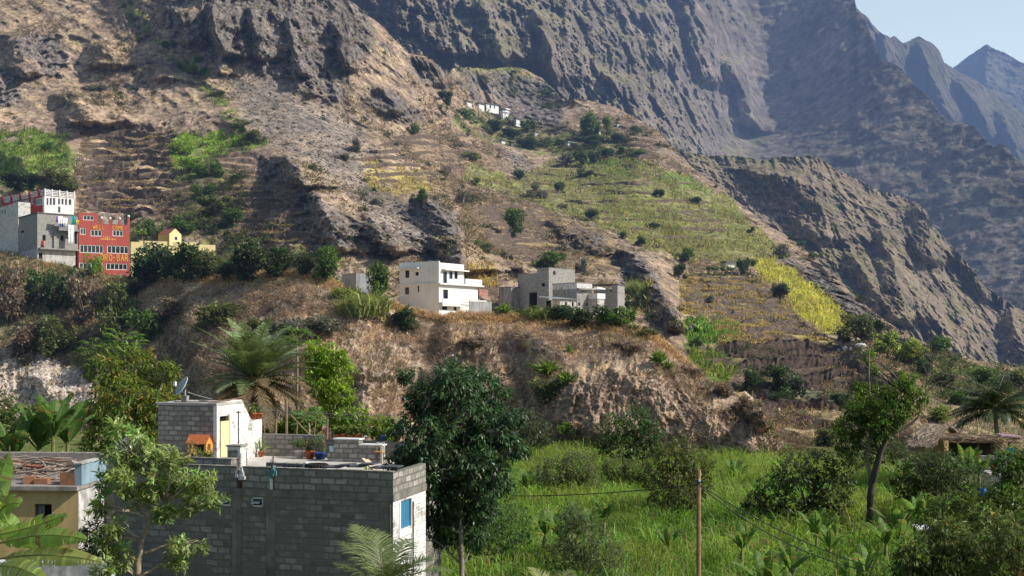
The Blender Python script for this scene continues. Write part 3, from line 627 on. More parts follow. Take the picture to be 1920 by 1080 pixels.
def leaves_geo(base, d, L, W, col, rng, roll=1.0):
    """4-point leaves: base, side, tip, side"""
    n = len(base); d = unit(d)
    up = unit(np.array([0, 0, 1.0])+rng.normal(0, 0.45*roll, (n, 3)))
    s = unit(np.cross(d, up)); nn = np.cross(s, d)
    L = np.broadcast_to(L, (n,))[:, None]; W = np.broadcast_to(W, (n,))[:, None]
    mid = base+d*L*0.45+nn*L*0.06
    V = np.stack([base, mid+s*W*0.5, base+d*L-nn*L*0.10, mid-s*W*0.5], 1).reshape(-1, 3)
    Fq = np.arange(4*n).reshape(n, 4)
    C = np.repeat(col, 4, 0)
    return V, Fq, C

def blades_geo(base, d, L, W, col, rng, bend=0.5, tipcol=1.15):
    """6-point grass blades bending over"""
    n = len(base); d = unit(d)
    side = unit(np.cross(d, rng.normal(0, 1, (n, 3)))); fall = np.stack([rng.normal(0, 1, n), rng.normal(0, 1, n), np.full(n, -0.9)], 1)*bend
    L = np.broadcast_to(L, (n,))[:, None]; W = np.broadcast_to(W, (n,))[:, None]
    m = base+d*L*0.55; t = m+unit(d+fall)*L*0.5
    V = np.stack([base-side*W*0.4, base+side*W*0.4, m+side*W*0.5, m-side*W*0.5, t+side*W*0.06, t-side*W*0.06], 1).reshape(-1, 3)
    i = np.arange(n)[:, None]*6
    Fq = np.concatenate([i+np.array([[0, 1, 2, 3]]), i+np.array([[3, 2, 4, 5]])], 0)
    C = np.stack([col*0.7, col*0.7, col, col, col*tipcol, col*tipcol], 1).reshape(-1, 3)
    return V, Fq, C

def join(parts):
    V, Fq, C, o = [], [], [], 0
    for v, f, c in parts: V.append(v); Fq.append(f+o); C.append(c); o += len(v)
    return np.concatenate(V), np.concatenate(Fq), np.concatenate(C)

def tubes_geo(paths, sides=7, col=(0.14, 0.11, 0.085)):
    """paths: list of (points, radii) -> joined bark tubes"""
    out = []
    for pts, rad in paths:
        pts = np.array([tuple(p) for p in pts], float); n = len(pts); rad = np.broadcast_to(np.array(rad, float), (n,)) if np.ndim(rad) == 0 else np.interp(np.linspace(0, 1, n), np.linspace(0, 1, len(rad)), rad)
        T = np.gradient(pts, axis=0); T = unit(T)
        ref = np.array([0.3, 0.9, 0.2]) if abs(T[0, 2]) > 0.7 else np.array([0, 0, 1.0])
        u = unit(np.cross(T, ref)); v = np.cross(T, u); a = np.linspace(0, 2*PI, sides, endpoint=False)
        V = pts[:, None]+(u[:, None]*np.cos(a)[None, :, None]+v[:, None]*np.sin(a)[None, :, None])*rad[:, None, None]
        i, j = np.meshgrid(np.arange(n-1), np.arange(sides), indexing='ij'); j2 = (j+1) % sides
        Fq = np.stack([i*sides+j, i*sides+j2, (i+1)*sides+j2, (i+1)*sides+j], -1).reshape(-1, 4)
        Vf = V.reshape(-1, 3); c0 = len(Vf); Vf = np.concatenate([Vf, pts[[0, -1]]])
        caps = np.array([[c0, k, (k+1) % sides, c0] for k in range(0)], int).reshape(-1, 4)
        jj = fbm(Vf[:, 0]*3, Vf[:, 1]*3, Vf[:, 2]*1.5, 3, 5)[:, None]
        out.append((Vf, Fq, np.array(col)[None]*(1+0.9*jj)))
    return join(out)

def smooth_path(pts, n=10, wob=0.0, rng=None):
    p = [np.array(tuple(q), float) for q in pts]; p = [2*p[0]-p[1]]+p+[2*p[-1]-p[-2]]; out = []
    for i in range(1, len(p)-2):
        for t in np.linspace(0, 1, n, endpoint=False):
            a, b, c, d = p[i-1:i+3]
            out.append(0.5*((2*b)+(-a+c)*t+(2*a-5*b+4*c-d)*t*t+(-a+3*b-3*c+d)*t**3))
    out.append(p[-2]); out = np.array(out)
    if wob and rng is not None: out[1:-1] += rng.normal(0, wob, (len(out)-2, 3))
    return out

def crown_geo(lumps, ncl, k, L, W, col, rng, droop=0.3, spread=0.9, shell=(0.5, 1.05), cvar=0.22, accent=None, acc_p=0.0, flat=1.0):
    lum = np.array([(*l[:3], l[3]) for l in lumps], float)
    pr = lum[:, 3]**2; pr = pr/pr.sum()
    ch = rng.choice(len(lum), ncl, p=pr)
    u = unit(rng.normal(0, 1, (ncl, 3))); rr = lum[ch, 3]*rng.uniform(shell[0], shell[1], ncl)*(1+0.25*np.sin(u[:, 0]*7+ch)*np.cos(u[:, 2]*6))
    off = u*rr[:, None]; off[:, 2] *= flat
    c = lum[ch, :3]+off
    # skip clusters buried in another lump
    dd = np.linalg.norm((c[:, None]-lum[None, :, :3])/np.array([1, 1, flat]), axis=-1)/lum[None, :, 3]
    dd[np.arange(ncl), ch] = 9
    keep = dd.min(1) > 0.45; c, u = c[keep], u[keep]; n = len(c)
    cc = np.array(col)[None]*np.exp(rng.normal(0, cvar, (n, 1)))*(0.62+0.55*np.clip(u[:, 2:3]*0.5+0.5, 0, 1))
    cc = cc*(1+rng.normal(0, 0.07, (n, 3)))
    if accent is not None:
        am = rng.random(n) < acc_p; cc[am] = np.array(accent)[None]*np.exp(rng.normal(0, 0.2, (am.sum(), 1)))
    base = np.repeat(c, k, 0); un = np.repeat(u, k, 0); N = len(base)
    d = un*0.55+rng.normal(0, 1, (N, 3))*spread*0.6+np.array([0, 0, -droop])
    colr = np.repeat(cc, k, 0)*np.exp(rng.normal(0, 0.13, (N, 1)))
    base = base+rng.normal(0, 0.18, (N, 3))*L
    return leaves_geo(base, d, L*rng.uniform(0.7, 1.2, N), W*rng.uniform(0.8, 1.2, N), np.clip(colr, 0.004, 0.9), rng)

M_BARK = mat_attr('bark', 0.9, 0.1)
M_LEAF = mat_leaf('leaf', 0.34, 0.3, 0.42, 1.3)
M_GLOSS = mat_leaf('glossy_leaf', 0.2, 0.42, 0.4)
M_GRASS = mat_leaf('grass_blade', 0.45, 0.2, 0.5)
M_DRY = mat_leaf('dry_blade', 0.3, 0.05, 0.8)

def px_lumps(L, D, seed=0, dj=0.5, rs=1.0):
    """lumps given as (px, py, radius px) around depth D"""
    rng = np.random.default_rng(seed); out = []
    R_ = max(l[2] for l in L)/F*D
    for (x, y, r) in L:
        d = D+rng.uniform(-1, 1)*R_*dj*2; p = P(x, y, d); out.append((p.x, p.y, p.z, r/F*d*rs))
    return out

def tree_at(name, label, cat, base, lumps, trunk, ncl, k, L, W, col, seed, group=None, leafm=None, bark=(0.15, 0.12, 0.09), branches=True, tr=0.15, **kw):
    rng = np.random.default_rng(seed); base = Vector(base)
    root = tag(empty(name, base), label, cat, group)
    b = np.array(base)
    lum = [(l[0]-b[0], l[1]-b[1], l[2]-b[2], l[3]) for l in lumps]
    V, Fq, C = crown_geo(lum, ncl, k, L, W, col, rng, **kw)
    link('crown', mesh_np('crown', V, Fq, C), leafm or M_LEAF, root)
    tp = [np.array(p)-b for p in trunk] if trunk else [np.zeros(3), np.array([0, 0, max(0.3, np.mean([l[2] for l in lum])*0.7)])]
    paths = [(smooth_path(tp, 6, tr*0.12, rng), [tr*1.25, tr, tr*0.6])]
    if branches:
        tip = tp[-1]
        for i, l in enumerate(lum):
            j = min(range(len(tp)), key=lambda q: np.linalg.norm(tp[q]-np.array(l[:3]))+0.6*(tp[q][2] > l[2]))
            s = tp[j]; e = np.array(l[:3])+np.array([0, 0, l[3]*0.35]); m = (s+e)/2+rng.normal(0, 0.08, 3)*np.linalg.norm(e-s)
            paths.append((smooth_path([s, m, e], 4, tr*0.1, rng), [tr*0.5, tr*0.34, tr*0.1]))
            for q in range(2):
                e2 = np.array(l[:3])+unit(rng.normal(0, 1, 3))*l[3]*0.8
                paths.append((smooth_path([m, (m+e2)/2+rng.normal(0, 0.1, 3)*l[3], e2], 3), [tr*0.25, tr*0.06]))
    V, Fq, C = tubes_geo(paths, 6, bark)
    link('trunk', mesh_np('trunk', V, Fq, C, True), M_BARK, root)
    return root

# ---------------------------------------------------------------- palm fronds and banana leaves
def frond_geo(p0, p1, p2, ll, nl, col, rng, w=0.03, droop=0.35, rach=0.02, fold=0.5, rcol=(0.2, 0.2, 0.07)):
    t = np.linspace(0, 1, 14)[:, None]; p0, p1, p2 = (np.array(tuple(q), float) for q in (p0, p1, p2))
    curve = (1-t)**2*p0+2*t*(1-t)*p1+t*t*p2
    tt = np.linspace(0.16, 1.0, nl); bp = np.stack([np.interp(tt, t[:, 0], curve[:, i]) for i in range(3)], 1)
    T = unit(np.gradient(bp, axis=0)); side = unit(np.cross(T, np.array([0, 0, 1.0])+0.01)); up = np.cross(side, T)
    parts = []
    ln = ll*np.clip(np.sin(np.clip(tt*1.02, 0, 1)*PI*0.86+0.25), 0.25, 1)
    for sg in (-1, 1):
        d = T*0.65+side*sg*0.9+up*fold*0.6+np.array([0, 0, -droop])+rng.normal(0, 0.10, (nl, 3))
        c = np.array(col)[None]*np.exp(rng.normal(0, 0.16, (nl, 1)))
        n = nl; d = unit(d); L = ln*rng.uniform(0.85, 1.1, nl); s2 = unit(np.cross(d, up))
        m = bp+d*(L*0.55)[:, None]; e = m+unit(d+np.array([0, 0, -droop*1.3]))*(L*0.5)[:, None]; wd = w
        V = np.stack([bp-s2*wd*.4, bp+s2*wd*.4, m+s2*wd*.5, m-s2*wd*.5, e+s2*wd*.08, e-s2*wd*.08], 1).reshape(-1, 3)
        i = np.arange(n)[:, None]*6; Fq = np.concatenate([i+np.array([[0, 1, 2, 3]]), i+np.array([[3, 2, 4, 5]])], 0)
        parts.append((V, Fq, np.repeat(c, 6, 0)))
    parts.append(tubes_geo([(curve, [rach*1.4, rach, rach*0.3])], 5, rcol))
    return join(parts)

def banana_geo(p0, p1, p2, width, col, rng, tear=0.25, seg=26, hang=0.35, dead=0.0, upv=(0.02, 0.03, 1.0)):
    t = np.linspace(0, 1, seg+1)[:, None]; p0, p1, p2 = (np.array(tuple(q), float) for q in (p0, p1, p2))
    c = (1-t)**2*p0+2*t*(1-t)*p1+t*t*p2; tt = t[:, 0]
    T = unit(np.gradient(c, axis=0)); side = unit(np.cross(T, np.array(upv))); up = np.cross(side, T)
    wv = width*0.5*np.clip(np.sin(np.clip((tt-0.10)/0.92, 0, 1)**0.75*PI)**0.6, 0, 1)
    parts = []; col = np.array(col)
    for sg in (-1, 1):
        prev = None
        for i in range(seg):
            tn = rng.random() < tear
            sh = 0.06*width if tn else 0
            hd = hang*(1+rng.normal(0, 0.25)) if prev is None or tn else prev
            prev = hd
            ws = rng.uniform(0.8, 1.0) if tn else 1.0
            def pt(k, f, back=0.0):
                return c[k]+side[k]*sg*wv[k]*f*ws*math.cos(hd*f)+up[k]*wv[k]*f*(0.18-math.sin(hd*f))-T[k]*back
            V = np.array([pt(i, 0), pt(i, 0.55), pt(i, 1.0), pt(i+1, 0), pt(i+1, 0.55, sh*0.5), pt(i+1, 1.0, sh)])
            cv = col*np.exp(rng.normal(0, 0.10))*(1.0 if rng.random() > dead else 1.5)
            if rng.random() < dead: cv = np.array((0.26, 0.19, 0.07))
            CC = np.stack([cv*1.25, cv, cv*0.95, cv*1.25, cv, cv*0.95])
            parts.append((V, np.array([[0, 1, 4, 3], [1, 2, 5, 4]]), CC))
    parts.append(tubes_geo([(c+up*0.003, [width*0.045, width*0.03, width*0.01])], 5, (0.32, 0.36, 0.14)))
    return join(parts)

def banana_plant(name, label, base, H, nleaf, LL, W, col, seed, group=None, stem_r=0.11, fan=None, tear=0.22, dead=0.06):
    rng = np.random.default_rng(seed); root = tag(empty(name, base), label, 'banana plant', group)
    st = [(0, 0, -0.3), (0.02, 0, H*0.5), (0.05, 0, H)]
    link('stem', mesh_np('stem', *tubes_geo([(smooth_path(st, 4), [stem_r*1.3, stem_r, stem_r*0.6])], 8, (0.22, 0.21, 0.09)), True), M_BARK, root)
    for i in range(nleaf):
        a = i*2.4+rng.uniform(-.4, .4) if fan is None else fan[i % len(fan)]+rng.uniform(-.15, .15); e = rng.uniform(0.85, 1.5)
        l = LL*rng.uniform(0.75, 1.1); d = np.array([math.cos(a), math.sin(a), 0]); p0 = np.array([0.05, 0, H*0.92])
        p1 = p0+d*l*0.55*math.cos(e)+np.array([0, 0, l*0.62*math.sin(e)+0.1]); p2 = p0+d*l*(0.12+0.85*math.cos(e))+np.array([0, 0, l*(1.02*math.sin(e)-0.28)])
        V, Fq, C = banana_geo(p0, p1, p2, W*rng.uniform(0.8, 1.1), np.array(col)*rng.uniform(0.8, 1.2), rng, tear, 18, 0.45, dead)
        link('leaf', mesh_np('leaf', V, Fq, C), M_GRASS, root)
    return root

# ---------------------------------------------------------------- small-scale prototypes (unit width, unit height)
_PROTO = {}
def proto(kind):
    """unit-size mesh pair crown/trunk for the plants on the slopes"""
    if kind in _PROTO: return _PROTO[kind]
    seed = sum(map(ord, kind)); rng = np.random.default_rng(seed)
    fam = kind.split('-')[0]
    pal = dict(dark=(0.045, 0.070, 0.026), green=(0.075, 0.125, 0.030), olive=(0.105, 0.125, 0.045), pale=(0.17, 0.205, 0.055), grey=(0.12, 0.125, 0.085), bright=(0.15, 0.23, 0.04), brown=(0.19, 0.15, 0.10), willow=(0.19, 0.235, 0.055))
    col = pal.get(kind.split('-')[1], (0.06, 0.09, 0.03))
    if fam == 'tree':
        lum = [(rng.uniform(-.36, .36), rng.uniform(-.3, .3), rng.uniform(0.25, 0.86), rng.uniform(.08, .24)) for _ in range(rng.integers(7, 15))]
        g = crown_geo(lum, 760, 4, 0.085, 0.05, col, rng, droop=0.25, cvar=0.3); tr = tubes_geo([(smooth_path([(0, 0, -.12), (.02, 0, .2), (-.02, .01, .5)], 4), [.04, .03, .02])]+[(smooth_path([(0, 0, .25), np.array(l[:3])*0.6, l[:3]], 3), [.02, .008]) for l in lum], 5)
    elif fam == 'mass':
        lum = [(rng.uniform(-.3, .3), rng.uniform(-.25, .25), rng.uniform(0.16, 0.80), rng.uniform(.13, .24)) for _ in range(16)]+[(rng.uniform(-.08, .08), 0, .84, .15)]
        g = crown_geo(lum, 1000, 4, 0.07, 0.042, col, rng, droop=0.25, cvar=0.36); tr = tubes_geo([(smooth_path([(0, 0, -.12), (.02, 0, .2), (-.02, .01, .5)], 4), [.04, .03, .02])]+[(smooth_path([(0, 0, .25), np.array(l[:3])*0.6, l[:3]], 3), [.02, .008]) for l in lum], 5)
    elif fam == 'bush':
        lum = [(rng.uniform(-.42, .42), rng.uniform(-.35, .35), rng.uniform(0.10, 0.74), rng.uniform(.08, .26)) for _ in range(rng.integers(7, 16))]
        g = crown_geo(lum, 640, 4, 0.085, 0.045, col, rng, droop=0.05, cvar=0.3); tr = tubes_geo([(smooth_path([(0, 0, -.15), np.array(l[:3])*0.5, l[:3]], 3), [.016, .006]) for l in lum], 4)
    elif fam == 'agave':
        n = 90; a = rng.uniform(0, 2*PI, n); e = rng.uniform(0.05, 1.45, n); d = np.stack([np.cos(a)*np.cos(e), np.sin(a)*np.cos(e), np.sin(e)], 1)
        b = np.zeros((n, 3)); b[:, 2] = 0.25; b += rng.normal(0, .05, (n, 3))
        g = blades_geo(b, d, rng.uniform(.4, .6, n), .085, np.array(col)[None]*np.exp(rng.normal(0, .25, (n, 1))), rng, 0.18); tr = tubes_geo([([(0, 0, -.15), (0, 0, .28)], [.09, .07])], 6, (0.16, 0.11, 0.07))
    elif fam == 'banana':
        prt = []
        for i in range(26):
            a = rng.uniform(0, 2*PI); e = rng.uniform(.3, 1.3); cx, cy = rng.uniform(-.25, .25, 2); l = rng.uniform(.35, .6); p0 = np.array([cx, cy, .35]); d = np.array([math.cos(a), math.sin(a), 0])
            prt.append(banana_geo(p0, p0+d*l*.45*math.cos(e)+np.array([0, 0, l*.8*math.sin(e)]), p0+d*l*(.5+.4*math.cos(e))+np.array([0, 0, l*(.8*math.sin(e)-.3)]), .16, np.array(col)*rng.uniform(.7, 1.4), rng, .2, 6, .4, .05))
        g = join(prt); tr = tubes_geo([([(x, y, -.1), (x, y, .4)], [.03, .02]) for x, y in ((-.2, 0), (.15, .1), (0, -.15), (.2, -.1))], 5, (.2, .2, .09))
    elif fam == 'cane':
        n = 420; b = np.stack([rng.uniform(-.45, .45, n), rng.uniform(-.45, .45, n), rng.uniform(0, .4, n)], 1); d = np.stack([rng.normal(0, .3, n), rng.normal(0, .3, n), np.ones(n)], 1)
        g = blades_geo(b, d, rng.uniform(.4, .7, n), .03, np.array(col)[None]*np.exp(rng.normal(0, .25, (n, 1))), rng, .6); tr = tubes_geo([([(x, y, -.1), (x*1.1, y*1.1, .6)], [.012, .008]) for x, y in rng.uniform(-.35, .35, (14, 2))], 4, (.3, .25, .1))
    me = mesh_np('crown', *g), mesh_np('trunk', *tr, True)
    me[0].materials.append(M_LEAF if fam != 'agave' else M_GLOSS); me[1].materials.append(M_BARK)
    _PROTO[kind] = me; return me

def plant(kind, px, py, wpx, hpx, label, cat, layer='hills_mountainside', name=None, group=None, rz=None, at=None, sink=0.0):
    b = at if at is not None else on(layer, px, py)
    D = b.y; W_, H_ = wpx/F*D, hpx/F*D
    root = empty(name or cat.replace(' ', '_'), b-Vector((0, 0, sink*H_)), (px*1.7) % 6.28 if rz is None else rz); root.scale = (W_, W_, H_)
    tag(root, label, cat, group)
    c, t = proto(kind)
    for nm, me in (('crown' if kind.split('-')[0] in ('tree', 'bush') else 'leaves', c), ('trunk' if kind.split('-')[0] == 'tree' else 'stem', t)):
        o = bpy.data.objects.new(nm, me); COL.objects.link(o); o.parent = root
    return root

# ---------------------------------------------------------------- ground cover nobody could count
def sample_layer(layer, n, rng, mask=None):
    L = LAYERS[layer]; e1 = L.pos[1:, 1:]-L.pos[:-1, :-1]; e2 = L.pos[1:, :-1]-L.pos[:-1, 1:]
    ar = np.linalg.norm(np.cross(e1, e2), axis=-1); ar = np.minimum(ar, np.percentile(ar, 97))
    sc = np.ones_like(ar)
    if mask is not None: sc = mask[:-1, :-1]
    pr = (ar*sc).ravel().astype(float); pr /= pr.sum()
    k = rng.choice(pr.size, n, p=pr); i, j = np.unravel_index(k, ar.shape)
    a, b = rng.random((2, n, 1))
    p = L.pos[i, j]*(1-a)*(1-b)+L.pos[i, j+1]*a*(1-b)+L.pos[i+1, j]*(1-a)*b+L.pos[i+1, j+1]*a*b
    return p, L.nrm[i, j], L.PX[i, j], L.PY[i, j]

def stuff(name, geo, m, label, cat):
    o = link(name, mesh_np(name, *geo), m); tag(o, label, cat, None, 'stuff'); return o

def sub_cane():
    L = LAYERS['hills_mountainside']
    parts = []; rng = np.random.default_rng(5)
    for i, (pl, cc) in enumerate(CANE_POLYS):
        if cc == (0.36, 0.30, 0.12): continue
        m = wpoly(L.PX, L.PY, pl, 8, 24, 130+i)*(1-0.85*np.clip(L.aux['riser'], 0, 1))
        x, y, z = L.pos[..., 0], L.pos[..., 1], L.pos[..., 2]
        m = m*sstep(-0.35, 0.05, fbm(x/6, y/6, z/6, 3, 555+i)+(0.2 if cc == CANEY else 0.0))
        if m.sum() < 5: continue
        m = m*sstep(-0.3, 0.0, fbm(x/15, y/15, z/15, 3, 655)+(0.25 if cc == CANEY else 0.0)); n = int(m.sum()*0.40); p, nr, px, py = sample_layer('hills_mountainside', n, rng, m)
        patch = fbm(p[:, 0]/5, p[:, 1]/5, p[:, 2]/5, 3, 77)[:, None]
        col = np.array(cc)[None]*np.exp(rng.normal(0, 0.2, (n, 1))+patch*0.9)*(1+rng.normal(0, 0.05, (n, 3)))
        dry = rng.random(n) < 0.14; col[dry] = np.array((0.45, 0.34, 0.14))
        d = np.stack([rng.normal(0, .3, n), rng.normal(0, .3, n), np.ones(n)], 1)
        parts.append(blades_geo(p-np.array([0, 0, .1]), d, rng.uniform(0.8, 1.9, n), rng.uniform(.12, .26, n), col, rng, .7))
    rows_ = [(y, 'fields_right', 1275, 1560, .34, .75) for k_ in range(524, 645, 10) for y in (k_, k_+3)]+[(y, 'brown_left', 140, 325, .6, .5) for y in range(245, 398, 12)]+[(y, 'field_edge', 870, 1130, .8, .5) for y in range(386, 500, 11)]+[(y, 'brown_mid', 420, 610, .9, .5) for y in range(346, 470, 13)]
    for y, tk, xq, xz, st_, hs_ in rows_:              # dry rows kept up on the terraces
        xa = np.arange(xq, xz, st_); ok = inpoly(xa, np.full(xa.shape, y+.01), T_POLY[tk][0]) & (fbm(xa/30, xa*0+y/9, xa*0, 3, 5) > -.24); xa = xa[ok]
        if not len(xa): continue
        p = np.array([grid_pt(q, y+rng.normal(0, .6)) for q in xa]); n = len(p); d = np.stack([rng.normal(0, .3, n), rng.normal(0, .3, n), np.ones(n)], 1)
        col = np.array([(0.46, 0.36, 0.15), (0.36, 0.33, 0.11), (0.40, 0.27, 0.14)])[rng.choice(3, n, p=[.5, .3, .2])]*np.exp(rng.normal(0, .2, (n, 1))); parts.append(blades_geo(p-np.array([0, .2, .1]), d, hs_*rng.uniform(.55, 1.2, n), rng.uniform(.10, .2, n), col, rng, .7))
    stuff('sugar_cane_field', join(parts), M_GRASS, 'yellow green sugar cane growing in plots on the terraced mountainside', 'sugar cane')
sub_cane()

def sub_scrub():
    rng = np.random.default_rng(9); L = LAYERS['hills_mountainside']; x, y, z = L.pos[..., 0], L.pos[..., 1], L.pos[..., 2]
    mask = sstep(-0.1, 0.25, fbm(x/16, y/16, z/16, 4, 611))*(1-0.85*np.maximum(L.aux['crop'], 0.8*L.aux['rock']))*(1-0.85*L.aux['scree'])+0.02
    GM = np.zeros(x.shape, np.float32)
    for i, pl in enumerate(GREEN_POLYS): GM = np.maximum(GM, wpoly(L.PX, L.PY, pl, 11, 26, 70+i))
    n = 17000; p, nr, px, py = sample_layer('hills_mountainside', n, rng, mask)
    pal = np.array([(0.26, 0.20, 0.12), (0.17, 0.155, 0.08), (0.12, 0.135, 0.05), (0.33, 0.25, 0.13), (0.20, 0.15, 0.105)])
    g = np.zeros(n)
    for i, pl in enumerate(GREEN_POLYS): g = np.maximum(g, inpoly(px, py, pl))
    ci = rng.choice(5, n, p=[.3, .2, .08, .25, .17]); col = pal[ci]; gm = (g > 0) & (rng.random(n) < .75); col[gm] = np.array((0.10, 0.135, 0.04))[None]*np.exp(rng.normal(0, .3, (gm.sum(), 1)))
    k = 5; base = np.repeat(p, k, 0); N = n*k; s = np.repeat(rng.uniform(.5, 1.3, n), k)
    d = np.stack([rng.normal(0, .7, N), rng.normal(0, .7, N), rng.uniform(.3, 1, N)], 1)
    geo = [blades_geo(base+rng.normal(0, .22, (N, 3))*np.array([1, 1, .2]), d, s*rng.uniform(.5, 1, N), .13*s, np.repeat(col, k, 0)*np.exp(rng.normal(0, .2, (N, 1))), rng, .4)]
    # leafier knots of scrub
    n2 = 2600; p, nr, px, py = sample_layer('hills_mountainside', n2, rng, (mask+GM*1.6)*sstep(-.15, .15, fbm(x/8, y/8, z/8, 3, 613)))
    g = np.zeros(n2)
    for i, pl in enumerate(GREEN_POLYS): g = np.maximum(g, inpoly(px, py, pl))
    k = 34; base = np.repeat(p, k, 0); N = n2*k; s = np.repeat(rng.uniform(.35, 1.0, n2)**1.3, k); u = rng.normal(0, .45, (N, 3)); u[:, 2] = np.abs(u[:, 2])
    col = np.array([(0.09, 0.105, 0.045), (0.145, 0.13, 0.075), (0.07, 0.09, 0.035)])[rng.choice(3, n2, p=[.35, .45, .2])]; col[g > 0] = np.array((0.075, 0.11, 0.032))
    a = leaves_geo(base+u*s[:, None], u+rng.normal(0, .4, (N, 3)), .34*np.clip(s, .5, 1), .2*np.clip(s, .5, 1), np.repeat(col, k, 0)*np.exp(rng.normal(0, .25, (N, 1))), rng)
    geo.append(a)
    n3 = 620; p, nr, px, py = sample_layer('hills_mountainside', n3, rng, (mask*.5+GM*1.5)*sstep(-.05, .2, fbm(x/10, y/10, z/10, 3, 615))*(1-.7*L.aux['crop'])*(L.PX > 170)); s0 = .5+1.9*rng.random(n3)**2
    k = 110; base = np.repeat(p, k, 0); N = n3*k; s = np.repeat(s0, k); u = rng.normal(0, .42, (N, 3)); u[:, 2] = np.abs(u[:, 2])*.9; lob = np.sin(np.arctan2(u[:, 1], u[:, 0])*3+s*9)*.3+1
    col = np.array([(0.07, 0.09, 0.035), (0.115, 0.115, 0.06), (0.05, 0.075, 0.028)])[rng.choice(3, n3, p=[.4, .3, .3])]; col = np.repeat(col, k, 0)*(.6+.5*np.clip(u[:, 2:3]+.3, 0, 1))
    geo.append(leaves_geo(base+u*(s*lob)[:, None], u+rng.normal(0, .4, (N, 3)), .42, .24, col*np.exp(rng.normal(0, .25, (N, 1))), rng))
    V, Fq, C = join(geo); stuff('hillside_scrub', (V, Fq, C), M_DRY, 'low dry grass tufts and scrub scattered over the mountainside', 'scrub')
sub_scrub()

def sub_stones():
    """loose stones on scree and terrace walls"""
    rng = np.random.default_rng(19); L = LAYERS['hills_mountainside']
    mask = L.aux['scree']*1.0+L.aux['riser']*0.12*(1-L.aux['crop'])+L.aux['rock']*0.25+0.02
    n = 7000; p, nr, px, py = sample_layer('hills_mountainside', n, rng, mask)
    s = np.exp(rng.normal(-1.75, .45, n)); cube = np.array([(a, b, c) for a in (-1, 1) for b in (-1, 1) for c in (-1, 1)], float)
    V = p[:, None]+cube[None]*s[:, None, None]*rng.uniform(.45, 1.1, (n, 8, 3))*np.array([1, 1, .7])
    fc = np.array([(0, 1, 3, 2), (4, 6, 7, 5), (0, 4, 5, 1), (2, 3, 7, 6), (0, 2, 6, 4), (1, 5, 7, 3)]); Fq = (np.arange(n)[:, None, None]*8+fc[None]).reshape(-1, 4)
    col = np.array((0.19, 0.165, 0.145))[None]*np.exp(rng.normal(0, .3, (n, 1)))
    stuff('loose_stones', (V.reshape(-1, 3), Fq, np.repeat(col, 8, 0)), mat_attr('stone', .9, .1), 'loose grey stones strewn over the scree and terrace walls', 'stones')
sub_stones()

def sub_ledge():
    rng = np.random.default_rng(29); L = LAYERS['hills_ledge']; x, y, z = L.pos[..., 0], L.pos[..., 1], L.pos[..., 2]
    mask = (1-0.80*L.aux['rock'])*sstep(-.35, .05, fbm(x/5, y/5, z/5, 4, 711))+.05
    n = 70000; p, nr, px, py = sample_layer('hills_ledge', n, rng, mask)
    f = fbm(p[:, 0]/7, p[:, 1]/7, p[:, 2]/7, 4, 713)
    pal = np.array([(0.44, 0.325, 0.215), (0.34, 0.25, 0.175), (0.53, 0.40, 0.24), (0.25, 0.185, 0.135)])
    ci = np.clip(((f+.35)/.7*4+rng.normal(0, .8, n)).astype(int), 0, 3); col = pal[[2, 0, 1, 3]][ci]
    lt = np.interp(px, [q[0] for q in E_TOP], [q[1] for q in E_TOP]); lip = ((py-lt) < 22) & (px < 1260)
    col[lip] = np.array((0.50, 0.345, 0.16)); gl = (px < 420) & (rng.random(n) < np.clip((400-px)/230, 0, .75)) & (f > -.12); col[gl] = np.array((0.115, 0.13, 0.045))
    g2 = (rng.random(n) < .35) & (f > .12); col[g2] = np.array((0.16, 0.155, 0.06))
    d = nr*0.6+np.stack([rng.normal(0, .45, n), rng.normal(0, .45, n), rng.uniform(.3, 1, n)], 1)
    s = rng.uniform(.35, 1.0, n)
    lm = (L.PY-np.interp(L.PX, [q[0] for q in E_TOP], [q[1] for q in E_TOP]) < 13).astype(np.float32)*(L.PX < 1300)*(L.PX > 330); q_, qn, qx, qy = sample_layer('hills_ledge', 9000, rng, lm+1e-7); nq = len(q_)
    crest = blades_geo(q_, np.stack([rng.normal(0, .4, nq), rng.normal(0, .4, nq), np.ones(nq)], 1), rng.uniform(.4, .95, nq), rng.uniform(.04, .08, nq), np.array((0.56, 0.41, 0.21))[None]*np.exp(rng.normal(0, .2, (nq, 1))), rng, .6)
    T = 1500; tp, tn, tx, ty = sample_layer('hills_ledge', T, rng, mask*sstep(-.1, .2, fbm(x/9, y/9, z/9, 3, 719))); kk = 34; N = T*kk; ts = np.repeat(rng.uniform(.5, 1.5, T), kk)
    tc = np.array([(0.43, 0.32, 0.225), (0.32, 0.24, 0.17), (0.50, 0.38, 0.24), (0.22, 0.20, 0.10)])[rng.choice(4, T, p=[.4, .3, .15, .15])]; tu = unit(rng.normal(0, 1, (N, 3))); tu[:, 2] = np.abs(tu[:, 2]); tb = np.repeat(tp, kk, 0)+tu*(ts*.35)[:, None]
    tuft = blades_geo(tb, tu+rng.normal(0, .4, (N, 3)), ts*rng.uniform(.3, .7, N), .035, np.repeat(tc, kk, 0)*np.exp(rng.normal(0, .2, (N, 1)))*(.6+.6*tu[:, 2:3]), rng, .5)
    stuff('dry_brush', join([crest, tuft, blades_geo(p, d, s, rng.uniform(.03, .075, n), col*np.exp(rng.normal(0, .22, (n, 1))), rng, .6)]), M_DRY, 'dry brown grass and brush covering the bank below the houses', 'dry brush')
    # brush on the lower terraces right of the ledge
sub_ledge()

